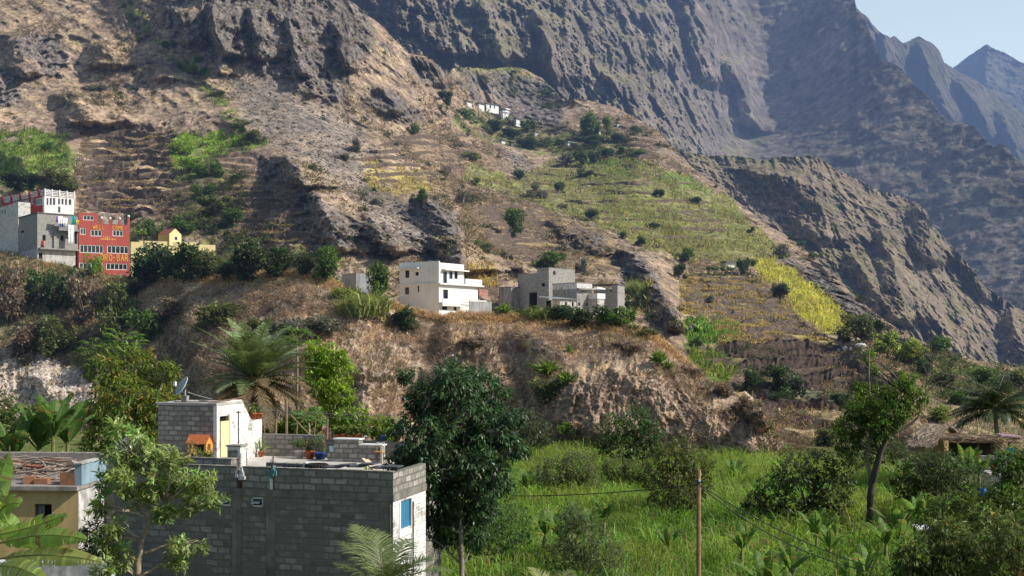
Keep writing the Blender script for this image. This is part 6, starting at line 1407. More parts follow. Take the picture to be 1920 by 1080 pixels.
def cloth_at(b, q, m, name, label, off=1.36, xj=0.0):
    y0, y1 = b.along('right', q[0], off), b.along('right', q[1], off); z0, z1 = b.z('right', q[0], q[3], off), b.z('right', q[0], q[2], off); mb = MB(); n = 6; k = len(mb.v)
    for j in range(5):
        for i in range(n+1): mb.v.append((math.sin(i*1.9+j*.6)*.05*(j+.5), y0+(y1-y0)*i/n+math.sin(j*2+i)*.02-y0, z0-z1+(z1-z0)*(1-j/4)))
    for j in range(4):
        for i in range(n): a = j*(n+1)+i; mb.f.append((a, a+1, a+n+2, a+n+1))
    loc = b.root.matrix_basis @ Vector((off+xj, y0, z1)); o = mb.build(name, lm[m]); o.location = loc; o.rotation_euler = (0, 0, b.rz); tag(o, label, 'laundry', 'laundry on the balcony line'); return o
bpy.context.view_layer.update()
for q, m, lb in (((104, 109, 404, 416), 'purple_cloth', 'lilac cloth at the left end of the balcony laundry line'), ((109, 118, 405, 420), 'white_cloth', 'wide white sheet left on the balcony laundry line'), ((118, 127, 408, 424), 'white_cloth', 'white sheet in the middle of the balcony laundry line'), ((128, 139, 421, 455), 'white_cloth', 'long white sheet hanging below the balcony edge'), ((134, 142, 405, 421), 'teal_cloth', 'dark teal cloth right on the balcony laundry line'), ((143, 148, 412, 421), 'yellow_cloth', 'yellow cloth at the right end of the laundry line'), ((110, 118, 420, 425), 'blue_cloth', 'blue cloth lying over the balcony wall')):
    cloth_at(b, q, m, 'laundry', lb)
cloth_at(b, (78, 82, 451, 463), 'red_cloth', 'laundry', 'red cloth hanging under the left block house window', .06)
# ---------------------------------------------------------------- red and white terrace house behind
b = Bld('terrace_house', 'red and white house with slatted roof terrace above the block house', 83, 412, 203, -42)
W = b.along('front', 5); d = b.along('right', 138.5); zt = b.z('front', 83, 367); z2 = b.z('front', 83, 355)
DRED = mat_plain('dark_red_paint', (0.36, 0.03, 0.03), .75, .15, .8)
b.block('red_wall', W-.5, d*.5, -5, zt, DRED, xo=-.5, front=[(9, 22, 371, 380), (24, 38, 371, 380), (40, 54, 371, 380), (57, 63, 371, 383), (66, 81, 371, 385)], fr=.12, dep=.2)
b.block('white_wall', W*.05, d, -5, zt, WHITE, xo=.05, right=[(87, 91, 371, 385), (93, 97.5, 371, 385), (99, 104, 371, 385), (108.5, 113, 372.5, 384), (115, 119.5, 372.5, 384), (121.5, 126, 373, 385), (128.5, 134, 373.5, 385), (108.5, 113.5, 387, 399)], fr=.06, mull=False)
sl_ = MB(); slw = MB(); red = MB()
for k in range(4):
    z = zt+.15+k*.28; slw.box(.0, .06, .1, d, z, z+.13); sl_.box(-W, -.2, -.06, -.0, z, z+.13)
for i in range(5): y = d*i/4-.1*(i > 0); slw.box(.06, .2, y, y+.22, zt+.003, zt+1.3)
for i in range(5): x = -W+W*.88*i/4; red.box(x, x+.5, -.25, -.06, zt+.003, zt+1.3)
slw.build('white_railing', WHITE, b.root); sl_.build('slat_railing', WFRAME, b.root); red.build('red_posts', DRED, b.root)
MB().lathe([(.01, 0), (.7, 0), (.7, 1.1), (.4, 1.35), (.01, 1.4)], 14, (-1.3, 1.2, zt+.01)).build('water_tank', mat_plain('tank_grey', (.3, .31, .33), .5, .2), b.root)
b2 = Bld('low_white_house', 'grey white low house cut by the left frame edge', 34, 440, 193, -50)
b2.block('wall', b2.along('front', -60), b2.along('right', 57), -6, b2.z('front', 30, 380), FARBLKW, front=[(2, 6, 393, 402), (7.5, 11.5, 393, 402)], frame=WFRAME, mull=False)
# ---------------------------------------------------------------- long yellow house with the little roof house
b = Bld('yellow_house', 'long pale yellow wall house with small tiled roof house on top', 246, 490, 184, -68)
d = b.along('right', 372); zt = b.z('right', 300, 455)
b.block('wall', 5, d, -6, zt, YELL, right=[(314, 321, 470, 477)], frame=CONC, pane=VOID, mull=False)
y1, y2 = d+.02, b.along('right', 404); b.lid('lower_wall', -4, -.05, d, y2, -6, b.z('right', 390, 459), YELL); b.lid('roof_parapet', -.25, .02, d*.12, d*.99, zt+.003, zt+.22, YELL)
OCH = mat_plain('ochre_paint', (0.62, 0.42, 0.16), .8, .12, .9); TILE = mat_plain('roof_tile', (0.34, 0.13, 0.075), .8, .3, 5)
h = Bld('roof_house', 'x', 317.5, 453, 186, -40); hc = h.c
xW = h.along('front', 296.5); dd = h.along('right', 340); ze = h.z('front', 317, 438); zp = h.z('right', 329, 428.5)
mb = MB(); mb.box(-xW, 0, 0, dd, -.6, ze); ho = mb.build('roof_room', OCH, b.root); g = MB(); g.v += [(.0, 0, -.6), (.0, dd, -.6), (.0, dd, ze), (.0, dd*.5, zp), (.0, 0, ze)]; g.v = [(x+.02, y, z) for x, y, z in g.v]; g.f.append((0, 1, 2, 3, 4)); gb = g.build('gable', YELL, b.root)
t = MB(); t.quad((-xW-.1, -.15, ze-.05), (.1, -.15, ze-.05), (.1, dd*.5, zp+.06), (-xW-.1, dd*.5, zp+.06)); t.quad((-xW-.1, dd+.15, ze-.05), (.1, dd+.15, ze-.05), (.1, dd*.5, zp+.06), (-xW-.1, dd*.5, zp+.06)); tb = t.build('tiled_roof', TILE, b.root)
a = h.op('right', (326.5, 333, 443, 451)); wf = MB().box(.03, .06, a[0], a[1], a[2], a[3]).build('window', WFRAME, b.root); MB().box(.062, .07, a[0]+.1, a[1]-.1, a[2]+.08, a[3]-.08).build('pane', GLASS, wf); wf.location = (0, 0, 0)
bpy.context.view_layer.update()
Mh = b.root.matrix_basis.inverted() @ (Matrix.Translation(hc) @ Matrix.Rotation(h.rz, 4, 'Z'))
for o in (ho, gb, tb, wf): o.matrix_basis = Mh
bpy.data.objects.remove(h.root)
b = Bld('low_grey_house', 'low grey plastered hut between ledge trees left of the white house', 668, 545, 158, -60)
b.block('wall', b.along('front', 641), b.along('right', 696), -3, b.z('front', 668, 513), mat_plain('bluish_plaster', (.36, .38, .40), .9, .25, 1.2, .1, 0, .3), roofm=CONC)

# ---------------------------------------------------------------- unfinished block house and its neighbours
GR = 'row of unfinished houses'
b = Bld('block_house', 'unfinished grey block house with a taller square block tower', 1029, 588, 158, -40)
b.block('tower', b.along('front', 1007), b.along('right', 1078), -3, b.z('front', 1029, 503), FARBLK, front=[(1015, 1022, 530, 538)], right=[(1037, 1042, 508, 516)], frame=CONC, pane=VOID, mull=False, roofm=CONC)
w0 = b.along('front', 1007); b.block('wing', b.along('front', 971)-w0-.003, b.along('right', 1060), -3, b.z('front', 1000, 514), FARBLK, xo=-w0-.003, yo=.003, front=[(992, 1008, 548, 585)], frame=CONCD, pane=VOID, mull=False, roofm=CONC)
b = Bld('block_house', 'pale block house with arched openings right of the block tower', 1081.5, 592, 151, -48)
W = b.along('front', 1036); d = b.along('right', 1110); zt = b.z('front', 1081, 541.5)
b.block('wall', W, d, -3, zt, CONC, right=[(1084.5, 1087, 545, 553), (1088, 1090.5, 545, 553), (1084, 1089, 566, 575), (1099, 1104, 566, 575)], frame=WFRAME, pane=VOID, mull=False)
b.block('parapet_storey', W, d, zt, b.z('front', 1081, 531), FARBLKW, front=[(1049, 1054, 540, 543)] if False else (), roofm=CONC)
b.lid('floor_slab', .0, .5, 0, d+.3, zt-.1, zt+.1, CONC); b.lid('annex', .003, 1.6, b.along('right', 1104), b.along('right', 1117), -3, b.z('right', 1110, 561), OLDWHITE); b.lid('annex_parapet', -.1, 1.7, b.along('right', 1103), b.along('right', 1118), b.z('right', 1110, 561)+.002, b.z('right', 1110, 551), WHITE)
b = Bld('tin_roof_shed', 'low white shed with sagging pale tin roof below the block tower', 1050, 594, 147, -44, 'shed')
W = b.along('front', 1019); d = b.along('right', 1082); zt = b.z('front', 1050, 560.5)
b.block('wall', W*.9, d*.95, -3, zt-.1, OLDWHITE, front=[(1023, 1033, 563, 576)], right=[(1059, 1063, 566, 574), (1072, 1076, 566, 575)], frame=CONCD, pane=VOID, mull=False)
mb = MB(); n = 24
for i in range(n):
    y0, y1 = -.5+(d+.8)*i/n, -.5+(d+.8)*(i+1)/n; zo = .09*(i % 2); mb.quad((-W-.4, y0, zt+.35+zo), (.35, y0, zt-.05+zo), (.35, y1, zt-.05+.09-zo), (-W-.4, y1, zt+.35+.09-zo))
mb.build('tin_roof', TIN, b.root)
b = Bld('block_house', 'dark grey block house with open roof terrace at the right end', 1158, 600, 156, -22)
W = b.along('front', 1113); d = b.along('right', 1171); zt = b.z('front', 1150, 549); z2 = b.z('front', 1158, 534)
b.block('wall', W, d, -4, zt, FARBLK, roofm=CONC); b.lid('end_wall', -.9, .0, .0, d, zt+.125, z2, FARBLK); b.lid('back_wall', -W, -.9, d*.7, d, zt+.125, z2-.5, mat_plain('green_wall', (.05, .12, .09), .8, .3)); b.lid('roof', -W-.4, .1, -.1, d, z2+.003, z2+.14, CONCD)
mb = MB(); [mb.bar((x, .1, zt+.12), (x, .1, z2), .06) for x in (-W+.2, -W*.6, -W*.35)]; mb.build('posts', CONC, b.root); b.lid('terrace_parapet', -W, -W*.3, .0, .15, zt+.125, zt+.55, CONC)
o = MB().lathe([(.01, .35), (.55, .28), (.95, .1), (1.0, .0)], 14).build('parasol', WHITE); o.location = b.root.matrix_basis @ Vector((-W*.82, -.3, zt+.9)) if False else P(1122, 543, 153.6); tag(o, 'white parasol on the terrace of the dark block house', 'parasol')
b = Bld('block_hut', 'small weathered block hut behind the spiky yucca', 958.5, 592, 160, -42, 'hut')
b.block('wall', b.along('front', 935), b.along('right', 975), -3, b.z('front', 958, 539), mat_plain('weathered_plaster', (.36, .34, .30), .92, .45, 1.5, .1, .01, .5), roofm=CONCD)
b = Bld('brown_house', 'dark brown block house behind the white house with a pinkish wall panel', 897, 590, 166, -40)
d = b.along('right', 934); b.block('wall', 3, d, -3, b.z('right', 915, 538), mat_block('brown_block', (.20, .145, .11), (.13, .1, .08)), right=[]); b.lid('wall_panel', .01, .3, b.along('right', 896), b.along('right', 912.5), b.z('right', 904, 557), b.z('right', 904, 543), mat_block('pink_block', (.55, .28, .22), (.4, .25, .2)))
b = Bld('garden_wall', 'pale grey yard wall right of the white house', 881, 592, 150, -60, 'wall')
d = b.along('right', 922); zt = b.z('right', 900, 566); b.lid('wall', -.2, 0, 0, d, -2, zt, mat_plain('grey_plaster', (.42, .43, .44), .9, .25, 1, .1, 0, .3)); b.lid('coping', -.25, .05, 0, d*.75, zt+.002, zt+.2, WHITE)

# ---------------------------------------------------------------- village houses high on the slope
def hut(px, py, wl, wr, h, lab, m=WHITE, rz=-40, roof=CONCD, ops=()):
    q = on('hills_mountainside', px, py); b = Bld('village_house', lab, px, py, q.y-.6, rz, 'house', 'white village houses high on the slope'); 
    b.block('wall', b.along('front', px-wl), b.along('right', px+wr), -.8, b.z('front', px, py-h), m, right=list(ops), frame=CONC, pane=VOID, mull=False, fr=.05)
    b.lid('roof', -b.along('front', px-wl)-.4, .4, -.4, b.along('right', px+wr)+.4, b.z('front', px, py-h)+.003, b.z('front', px, py-h)+.35, roof); return b
hut(875, 197, 5, 9, 7, 'leftmost white village house half behind bushes')
hut(898, 203, 6, 10, 9, 'second white village house from the left in the long row')
hut(912, 206, 5, 23, 12, 'long white village house at the right of the upper row', WHITE, -50, CONCD, [(918, 921, 197, 203), (926, 928, 198, 204)])
hut(943, 222, 4, 10, 12, 'white village block alone below the long row', WHITE, -50, WHITE, [(946.5, 948, 213, 217)]); hut(948, 213, 2, 6, 8, 'upper white cube stacked behind the lone village block', WHITE, -45, WHITE)
hut(968, 232, 4, 8, 9, 'small white village house at the dome foot'); hut(1003, 256, 4, 6, 9, 'greyish small house below the rock dome', OLDWHITE)
hut(941, 269, 3, 6, 6, 'tiny white hut at the top of the bare strip'); hut(958, 274, 4, 6, 8, 'dark stone hut right of the tiny white hut', mat_plain('dark_stone', (.12, .11, .1), .9, .4, 2), -40)
hut(1065, 275, 6, 16, 8, 'low white house below the largest hilltop tree', WHITE, -55, CONC); hut(1072, 268, 3, 7, 6, 'white upper room on the low white hilltop house', WHITE, -50)
hut(1121, 254, 3, 6, 9, 'pale hut at the trunk of the pale hilltop tree', OLDWHITE, -40); hut(1158, 236, 3, 5, 5, 'tiny grey hut on the stony hill edge', OLDWHITE)
hut(1361, 499, 6, 16, 6, 'small white roofed hut behind the banana row', WHITE, -60)

# ---------------------------------------------------------------- white stones and terrace bits on the right bank
STONE = mat_plain('white_stone', (.68, .67, .64), .9, .25, 1.5, .1, .03)
def rock(px, py, w_, h_, lab, seed, layer='hills_mountainside', m=STONE, name='boulder', group='white boulders on the terrace end'):
    q = on(layer, px, py); s = w_/F*q.y; hz = h_/F*q.y; rng = np.random.default_rng(seed); mb = MB(); n, k = 9, 6
    for j in range(k):
        t = PI*j/(k-1); 
        for i in range(n): a = 2*PI*i/n; r = math.sin(t)*rng.uniform(.75, 1.1)+.02; mb.v.append((s*.5*r*math.cos(a), s*.5*r*math.sin(a), hz*.5*(1-math.cos(t)*rng.uniform(.9, 1.1))))
    for j in range(k-1):
        for i in range(n): mb.f.append((j*n+i, j*n+(i+1) % n, (j+1)*n+(i+1) % n, (j+1)*n+i))
    o = mb.build(name, m); o.location = q-Vector((0, .3, hz*.15)); tag(o, lab, 'boulder', group)
rock(1573, 659, 8, 8, 'left of the white boulders at the end of the dark terrace wall', 1); rock(1584, 656, 12, 9, 'largest of the white boulders at the end of the dark terrace wall', 2); rock(1594, 660, 9, 7, 'right of the white boulders at the end of the dark terrace wall', 3); rock(1580, 663, 8, 5, 'lowest of the white boulders at the end of the dark terrace wall', 4); rock(1416, 659, 5, 7, 'lone white stone on the dark terrace wall', 5, group=None)
rock(1612, 652, 22, 10, 'pale flat rock beside the left bright willow tree', 6, group=None); rock(1459, 770, 5, 6, 'small white stone on the brown lower bank', 7, group=None)
for px, py, s, sd_ in ((757, 622, 5, 11), (764, 627, 4, 12), (773, 653, 3, 13), (849, 668, 5, 14), (861, 699, 4, 15), (1106, 652, 5, 16), (1222, 716, 5, 17)): rock(px, py, s, s, 'scrap of white litter or stone on the brown bank', sd_, 'hills_ledge', WHITE, 'white_stone', 'white scraps on the brown bank')
rock(733, 596, 20, 10, 'pale rock slab sticking out left below the white house', 21, 'hills_ledge', group=None)

# ---------------------------------------------------------------- dry stone terrace walls
WALLM = mat_plain('dry_stone', (.15, .115, .092), .95, .55, 2.2, .05, .06); WALLD = mat_plain('dark_dry_stone', (.10, .076, .062), .95, .5, 1.8, .05, .06)
def stone_wall(x0, x1, y0, y1, h, label, group, m, seed, th=.7):
    rng = np.random.default_rng(seed); n = max(6, int((x1-x0)/5)); xs = np.linspace(x0, x1, n); V, Fc = [], []
    ph = rng.uniform(0, 6)
    pts = []
    for i, x in enumerate(xs): t = i/(n-1); pts.append(grid_pt(x, y0+(y1-y0)*t+1.6*math.sin(x/23+ph)+1.0*math.sin(x/9+ph*2)))
    pts = np.array(pts); kk = np.array([.25, .5, .25])
    for _ in range(14 if group is None else 4):
        for a in (1, 2): pts[1:-1, a] = np.convolve(pts[:, a], kk, 'valid')
    for i, q in enumerate(pts):
        hh = h*rng.uniform(.75, 1.2)*(min(1, 3*min(i, n-1-i)/n+.35)); e = rng.normal(0, .10, 4)
        hh *= 1.25; V += [(q[0], q[1]-.45+e[0], q[2]-.8), (q[0], q[1]-.40+e[1], q[2]+hh*.45), (q[0], q[1]-.25+e[2], q[2]+hh), (q[0], q[1]+th+1.2, q[2]+hh+.05+e[3]*.4), (q[0], q[1]+th+1.6, q[2]-.8)]
    for i in range(n-1):
        for j in range(4): a = i*5+j; Fc.append((a, a+5, a+6, a+1))
    me = bpy.data.meshes.new('terrace_wall'); o0 = Vector(pts[0].tolist()); me.from_pydata([tuple(Vector(v)-o0) for v in V], [], Fc); me.update(); o = link('terrace_wall', me, m, None, o0); tag(o, label, 'terrace wall', group)
k = 0
for (x0, x1, y0, y1, h, lb) in ((1325, 1572, 655, 657, 1.35, 'long dark top wall above the lowest terraces at right'), (1368, 1560, 671, 672, 1.0, 'second dark wall from the top on the lowest terraces'), (1380, 1600, 690, 690, 1.25, 'third dark wall from the top on the lowest terraces'), (1470, 1600, 712, 706, 1.0, 'short fourth wall under the dark bank at right'), (1400, 1560, 728, 730, .6, 'low pale wall across the grey terraced plot'), (1430, 1580, 768, 766, .9, 'lowest brown wall below the two black green trees')):
    k += 1; stone_wall(x0, x1, y0, y1, h, lb, None, WALLD, k)
rng = np.random.default_rng(5)
def plot(poly, rows, h, label, group, gap=0.25, m=WALLM):
    global k
    xs = np.arange(min(p[0] for p in poly), max(p[0] for p in poly), 3.0)
    for y in rows:
        ins = inpoly(xs, np.full(xs.shape, y+.01), poly); xi = xs[ins]
        if len(xi) < 8: continue
        a = xi[0]+rng.uniform(0, 12)
        while a < xi[-1]-18:
            b_ = min(xi[-1]-rng.uniform(0, 8), a+rng.uniform(40, 150)); 
            if b_-a > 16: k += 1; stone_wall(a, b_, y+rng.uniform(-1.5, 1.5), y+rng.uniform(-1.5, 1.5), h*rng.uniform(.7, 1.2), label, group, m, k)
            a = b_+rng.uniform(3, 30)*gap*4*.5
plot([(1300, 520), (1400, 515), (1450, 545), (1490, 590), (1560, 640), (1390, 645), (1380, 600), (1300, 595), (1275, 560)], range(526, 646, 10), .62, 'low dry stone terrace wall between dry yellow rows left of the yellow cane strip', 'terrace walls of the dry yellow field')
plot([(150, 245), (315, 240), (325, 300), (318, 395), (155, 395)], range(250, 396, 12), .75, 'dry stone terrace wall on the brown slope above the red bar', 'terrace walls above the red bar', .35)
plot([(425, 340), (500, 350), (560, 400), (600, 465), (480, 470), (430, 400)], range(350, 470, 13), .7, 'dry stone terrace wall on the brown slope right of the green gully', 'terrace walls right of the green gully', .4)
plot([(880, 385), (960, 375), (1040, 420), (1060, 470), (1000, 500), (910, 470)], range(390, 500, 11), .75, 'dry stone terrace wall on the brown slope above the grey block houses', 'terrace walls above the block houses', .4)
plot([(650, 300), (760, 245), (880, 245), (900, 290), (860, 330), (700, 350)], range(258, 345, 14), .7, 'dry stone terrace wall on the brown slope left of the village', 'terrace walls left of the village', .6)
plot([(1130, 250), (1225, 262), (1235, 300), (1160, 300)], range(256, 300, 10), .9, 'dry stone terrace wall on the stony hill edge by the hilltop tree', 'terrace walls on the hill edge', .3)
plot([(1060, 300), (1180, 305), (1300, 345), (1380, 440), (1280, 470), (1140, 420), (960, 340)], range(312, 470, 17), .5, 'low stone step inside the green cane field on the mountainside', 'stone steps in the cane field', 1.2)
# ================================================================== NEAR BUILDINGS
BLK = mat_block('blockwork', (0.47, 0.44, 0.39), (0.19, 0.18, 0.16), 0.415, 0.205, 0.034, 0.5, 0.35)
BLKS = mat_block('smeared_blockwork', (0.40, 0.375, 0.33), (0.20, 0.19, 0.17), 0.415, 0.205, 0.036, 0.6, 0.95)
BLKW = mat_block('whitewashed_blockwork', (0.42, 0.41, 0.385), (0.58, 0.57, 0.54), 0.41, 0.205, 0.035, 0.5, 0.3, (0.74, 0.73, 0.70), 0.4)
BEAM = mat_plain('beam_concrete', (0.25, 0.235, 0.21), .92, .4, 2.0, .1, .008, .3)
BLUE = mat_plain('blue_paint', (0.045, 0.20, 0.34), .6, .15, 2)
CREAM = mat_plain('cream_door', (0.80, 0.66, 0.36), .6, .08, 2); WOODL = mat_plain('ochre_wood', (0.62, 0.30, 0.07), .7, .25, 6); ORANGE = mat_plain('orange_roof_board', (0.50, 0.155, 0.06), .7, .15, 4)
TERRA = mat_plain('terracotta', (0.44, 0.125, 0.055), .8, .25, 8); RUST = mat_plain('rusty_pipe', (0.2, .12, .08), .8, .3, 8)

B = Bld('block_building', 'grey unplastered block building with roof terrace and stair hut in the foreground', 737, 884, 33, -16, 'building')
ZP = 0.0                                     # parapet top is the local zero
ZF = -(640-871)/F*0-(231/F*45.7)-B.z0        # terrace floor level
XL = -9.5; XW = -15.2; YB = 13.75; YM = 7.0; XR = -3.4; YR = 2.75; ZB = -7.5
ZB_ = B.z('front', 600, 922); ZR = B.z('front', 600, 935)
# storey under the parapet
mb = MB(); ops = [B.op('front', q) for q in ((412, 432.5, 933, 949), (470, 493.5, 932, 951))]
face(mb, (0, 0, 0), (-1, 0, 0), (0, -1, 0), -XL, ZB, ZR-.003, ops, .2)
mb.quad((XL, 0, ZB), (XL, YM, ZB), (XL, YM, ZR), (XL, 0, ZR)); mb.quad((XL, YM, ZB), (XW, YM, ZB), (XW, YM, ZF-.2), (XL, YM, ZF-.2)); mb.quad((XW, YM, ZB), (XW, YB, ZB), (XW, YB, ZF-.2), (XW, YM, ZF-.2)); mb.quad((XW, YB, ZB), (XR, YB, ZB), (XR, YB, ZF-.2), (XW, YB, ZF-.2)); mb.quad((XR, YB, ZB), (XR, YR, ZB), (XR, YR, ZF-.2), (XR, YB, ZF-.2)); mb.quad((XR, YR, ZB), (0, YR, ZB), (0, YR, ZR), (XR, YR, ZR))
mb.build('wall', BLKS, B.root)
for a, b_, c, d in ops:
    fm = MB(); 
    for (p, q, r_, t_) in ((a, a+.06, c, d), (b_-.06, b_, c, d), (a, b_, c, c+.06), (a, b_, d-.06, d)): fm.box(-q, -p, .03, .1, r_, t_)
    wo = fm.build('window', WFRAME, B.root); g = MB().quad((-a-.05, .12, c+.05), (-b_+.05, .12, c+.05), (-b_+.05, .12, d-.05), (-a-.05, .12, d-.05)).build('pane', VOID, wo)
    s_ = MB().quad((-a-.07, .09, d-.08), (-b_+.07, .09, d-.08), (-b_+.07, -.14, c+.13), (-a-.07, -.14, c+.13)); s_.build('sash', mat_plain('sash_glass', (.10, .13, .14), .15, .2, 1, .6), wo)
# side wall with blue door
y0, y1 = B.along('right', 750), B.along('right', 770); zt = ZR-.08; zb = B.z('right', 760, 990)
mb = MB(); face(mb, (0, 0, 0), (0, 1, 0), (1, 0, 0), YR, ZB, ZR-.003, [(y0, y1, zb, zt)], .12); mb.build('side_wall', BLKW, B.root)
dm = MB().box(-.11, -.05, y0, y1, zb, zt); dr = dm.build('shutter', BLUE, B.root)
fm = MB(); [fm.box(-.04, .03, p, q, r_, t_) for p, q, r_, t_ in ((y0-.1, y0, zb-.1, zt), (y1, y1+.1, zb-.1, zt), (y0-.1, y1+.1, zb-.22, zb-.1))]; fm.build('shutter_frame', WHITE, B.root)
MB().bar((.05, YR*.55, ZB), (.05, YR*.55, ZR-.2), .025).build('drain_pipe', DKMETAL, B.root)
# ring beam, columns
MB().box(XL-.02, .03, -.03, YR+.02, ZR, ZB_).build('ring_beam', BEAM, B.root)
for px in (444, 508, 724): x = -B.along('front', px); MB().box(x-.15, x+.15, -.024, .1, ZB, ZR-.004).build('column', BEAM, B.root)
# parapet in pieces, with open slots
t_ = .18; slots = [-B.along('front', q) for q in (453.5, 444, 514.5, 505.5)]; xs = [XL, slots[1], slots[0], slots[3], slots[2], 0]
mb = MB()
for i in (0, 2, 4): mb.box(xs[i], xs[i+1], 0, t_, ZB_+.002, ZP-(.0 if i else 0))
sx = -B.along('front', 706); mb.box(-t_, 0, t_+.002, YR, ZB_+.002, ZP-.04);
mb.build('parapet', BLK, B.root); MB().box(XW, XL+.002, YM, YM+t_, ZF, ZF+.6).build('terrace_edge', BLK, B.root)
for a, c in ((xs[1], xs[2]), (xs[3], xs[4])):
    MB().box(a+.02, c-.02, .12, .16, ZB_+.004, ZP-.25).build('slot_back', VOID, B.root)
    rb = MB(); [rb.bar((a+.03+.04*k, .06, ZB_), (a+.02+.05*k+.03*math.sin(k*3), .05, ZP+.25+.07*k), .012) for k in range(3)]; rb.build('rebar', RUST, B.root)
x = slots[3]; MB().box(x+.01, x+.10, -.012, .1, ZB_+.01, ZP-.22).build('slot_board', WHITE, B.root)
for a, c, colr in ((xs[1], xs[2], (.6, .6, .58)), (xs[3], xs[4], (.12, .26, .28))):
    mb = MB(); rng = np.random.default_rng(int(abs(a)*10)); 
    for k in range(7): u = rng.uniform(a-.05, c+.02); z = ZP-rng.uniform(0, .28); mb.box(u, u+rng.uniform(.05, .14), -.05-rng.uniform(0, .05), .1, z-rng.uniform(.08, .2), z, Matrix.Rotation(rng.uniform(-.03, .03), 4, 'Y'))
    mb.build('rag', mat_plain('rag_%d' % int(colr[0]*100), colr, .9, .5, 12), B.root)
# terrace floor
mb = MB(); mb.box(XL, -t_-.002, t_+.002, YR, ZF-.2, ZF); mb.box(XL, XR, YR+.001, YM, ZF-.2, ZF-.001); mb.box(XW, XR, YM+.001, YB, ZF-.2, ZF); mb.build('terrace_floor', SLAB, B.root)
# back wall
k545 = ZF+.93
xa, xb = -14.0+2.9, -6.9
def lx(px, y): return -B.along('front', px, y)
y_ = YB; mb = MB(); mb.box(lx(484, y_), lx(606, y_), y_-.2, y_, ZF+.002, ZF+.92); mb.build('back_wall', BLK, B.root); MB().box(lx(484, y_), lx(606, y_), y_-.22, y_+.02, ZF+.922, ZF+.96).build('wall_coping', CONC, B.root)
MB().box(lx(614, y_), lx(782, y_), y_-.2, y_, ZF+.002, ZF+.78).build('back_wall', BLK, B.root)
MB().box(lx(604, y_)+.003, lx(606, y_)+.12, y_-.24, y_-.202, ZF+.002, ZF+1.0).build('post', CONC, B.root)
# stair hut
hy = 9.8; hx1 = lx(400, hy); hx0 = lx(297, hy); ht = ZF+2.5
mb = MB(); mb.box(hx0, hx1-.003, hy, hy+2.2, ZF+.002, ht-.1); mb.build('hut_wall', BLKS if False else BLK, B.root)
yd0, yd1 = B.along('right', 407, hx1), B.along('right', 421, hx1); zd = ZF+1.95
ydoor0 = B.along('right', 405.5, hx1); ydoor1 = B.along('right', 421.5, hx1)
mb = MB(); Y1 = B.along('right', 485, hx1)-hy
f_ = MB(); Yt = B.along('right', 447, hx1)-hy
oa, ob = ydoor0-hy, ydoor1-hy
prof = [(0, ZF+.002), (oa, ZF+.002), (oa, zd), (ob, zd), (ob, ZF+.002), (Y1, ZF+.002), (Y1, ZF+1.62), (Y1*.82, ZF+1.60), (Y1*.74, ZF+1.68), (Yt, ht+.05), (Yt*.7, ht+.08), (0, ht-.1)]
me = bpy.data.meshes.new('stair_wall'); import bmesh
bm = bmesh.new(); fr_ = [bm.verts.new((hx1+.0, hy+y, z)) for y, z in prof]; ff = bm.faces.new(fr_); r = bmesh.ops.extrude_face_region(bm, geom=[ff]); bmesh.ops.translate(bm, vec=(.16, 0, 0), verts=[v for v in r['geom'] if isinstance(v, bmesh.types.BMVert)]); bmesh.ops.triangulate(bm, faces=[f for f in bm.faces if len(f.verts) > 4]); bm.to_mesh(me); bm.free(); link('stair_wall', me, BLKW, B.root)
MB().box(hx1-.02, hx1+.05, hy+oa+.01, hy+ob-.01, ZF+.01, zd-.01).build('doorway', VOID, B.root)
dd = MB(); Md = Matrix.Translation((hx1+.17, hy+oa+.02, 0)) @ Matrix.Rotation(R(-12), 4, 'Z'); dd.box(0, .045, 0, (ob-oa)*.72, ZF+.06, zd-.2, Md); do = dd.build('door', CREAM, B.root)
fm = MB(); fm.box(hx1+.15, hx1+.19, hy+ob-.02, hy+ob+.09, ZF+.01, zd+.05); fm.build('door_frame', mat_plain('tan_wood', (.42, .33, .17), .7, .2, 4), B.root)
MB().box(hx0-.08, hx1+.18, hy-.06, hy+2.1, ht-.098, ht).build('hut_roof', mat_plain('screed', (.46, .44, .40), .9, .3, 1.5), B.root)
rp = MB(); rng = np.random.default_rng(8)
for i in range(5): rp.bar((hx1-.25+.05*i, hy+.05+.05*i, ht+.04), (hx1+.1, hy+1.2+.3*i, ht+.08+.02*i), .022)
rp.build('roof_pipes', RUST, B.root)
hs = MB(); pts = [(hx0+1.1+.75*math.cos(t), hy+.7+.5*math.sin(t), ht+.025) for t in np.linspace(-2.6, 1.5, 16)]; [hs.bar(a, c, .018) for a, c in zip(pts, pts[1:])]; hs.build('roof_cable', DKMETAL, B.root)
bpy.context.view_layer.update()
MW = B.root.matrix_basis.copy()
def wp(x, y, z): return MW @ Vector((x, y, z))
def tfloor(px, y, dz=0.0): return wp(lx(px, y), y, ZF+dz)
def thing(name, label, cat, loc, group=None, rz=-16): return tag(empty(name, loc, R(rz)), label, cat, group)

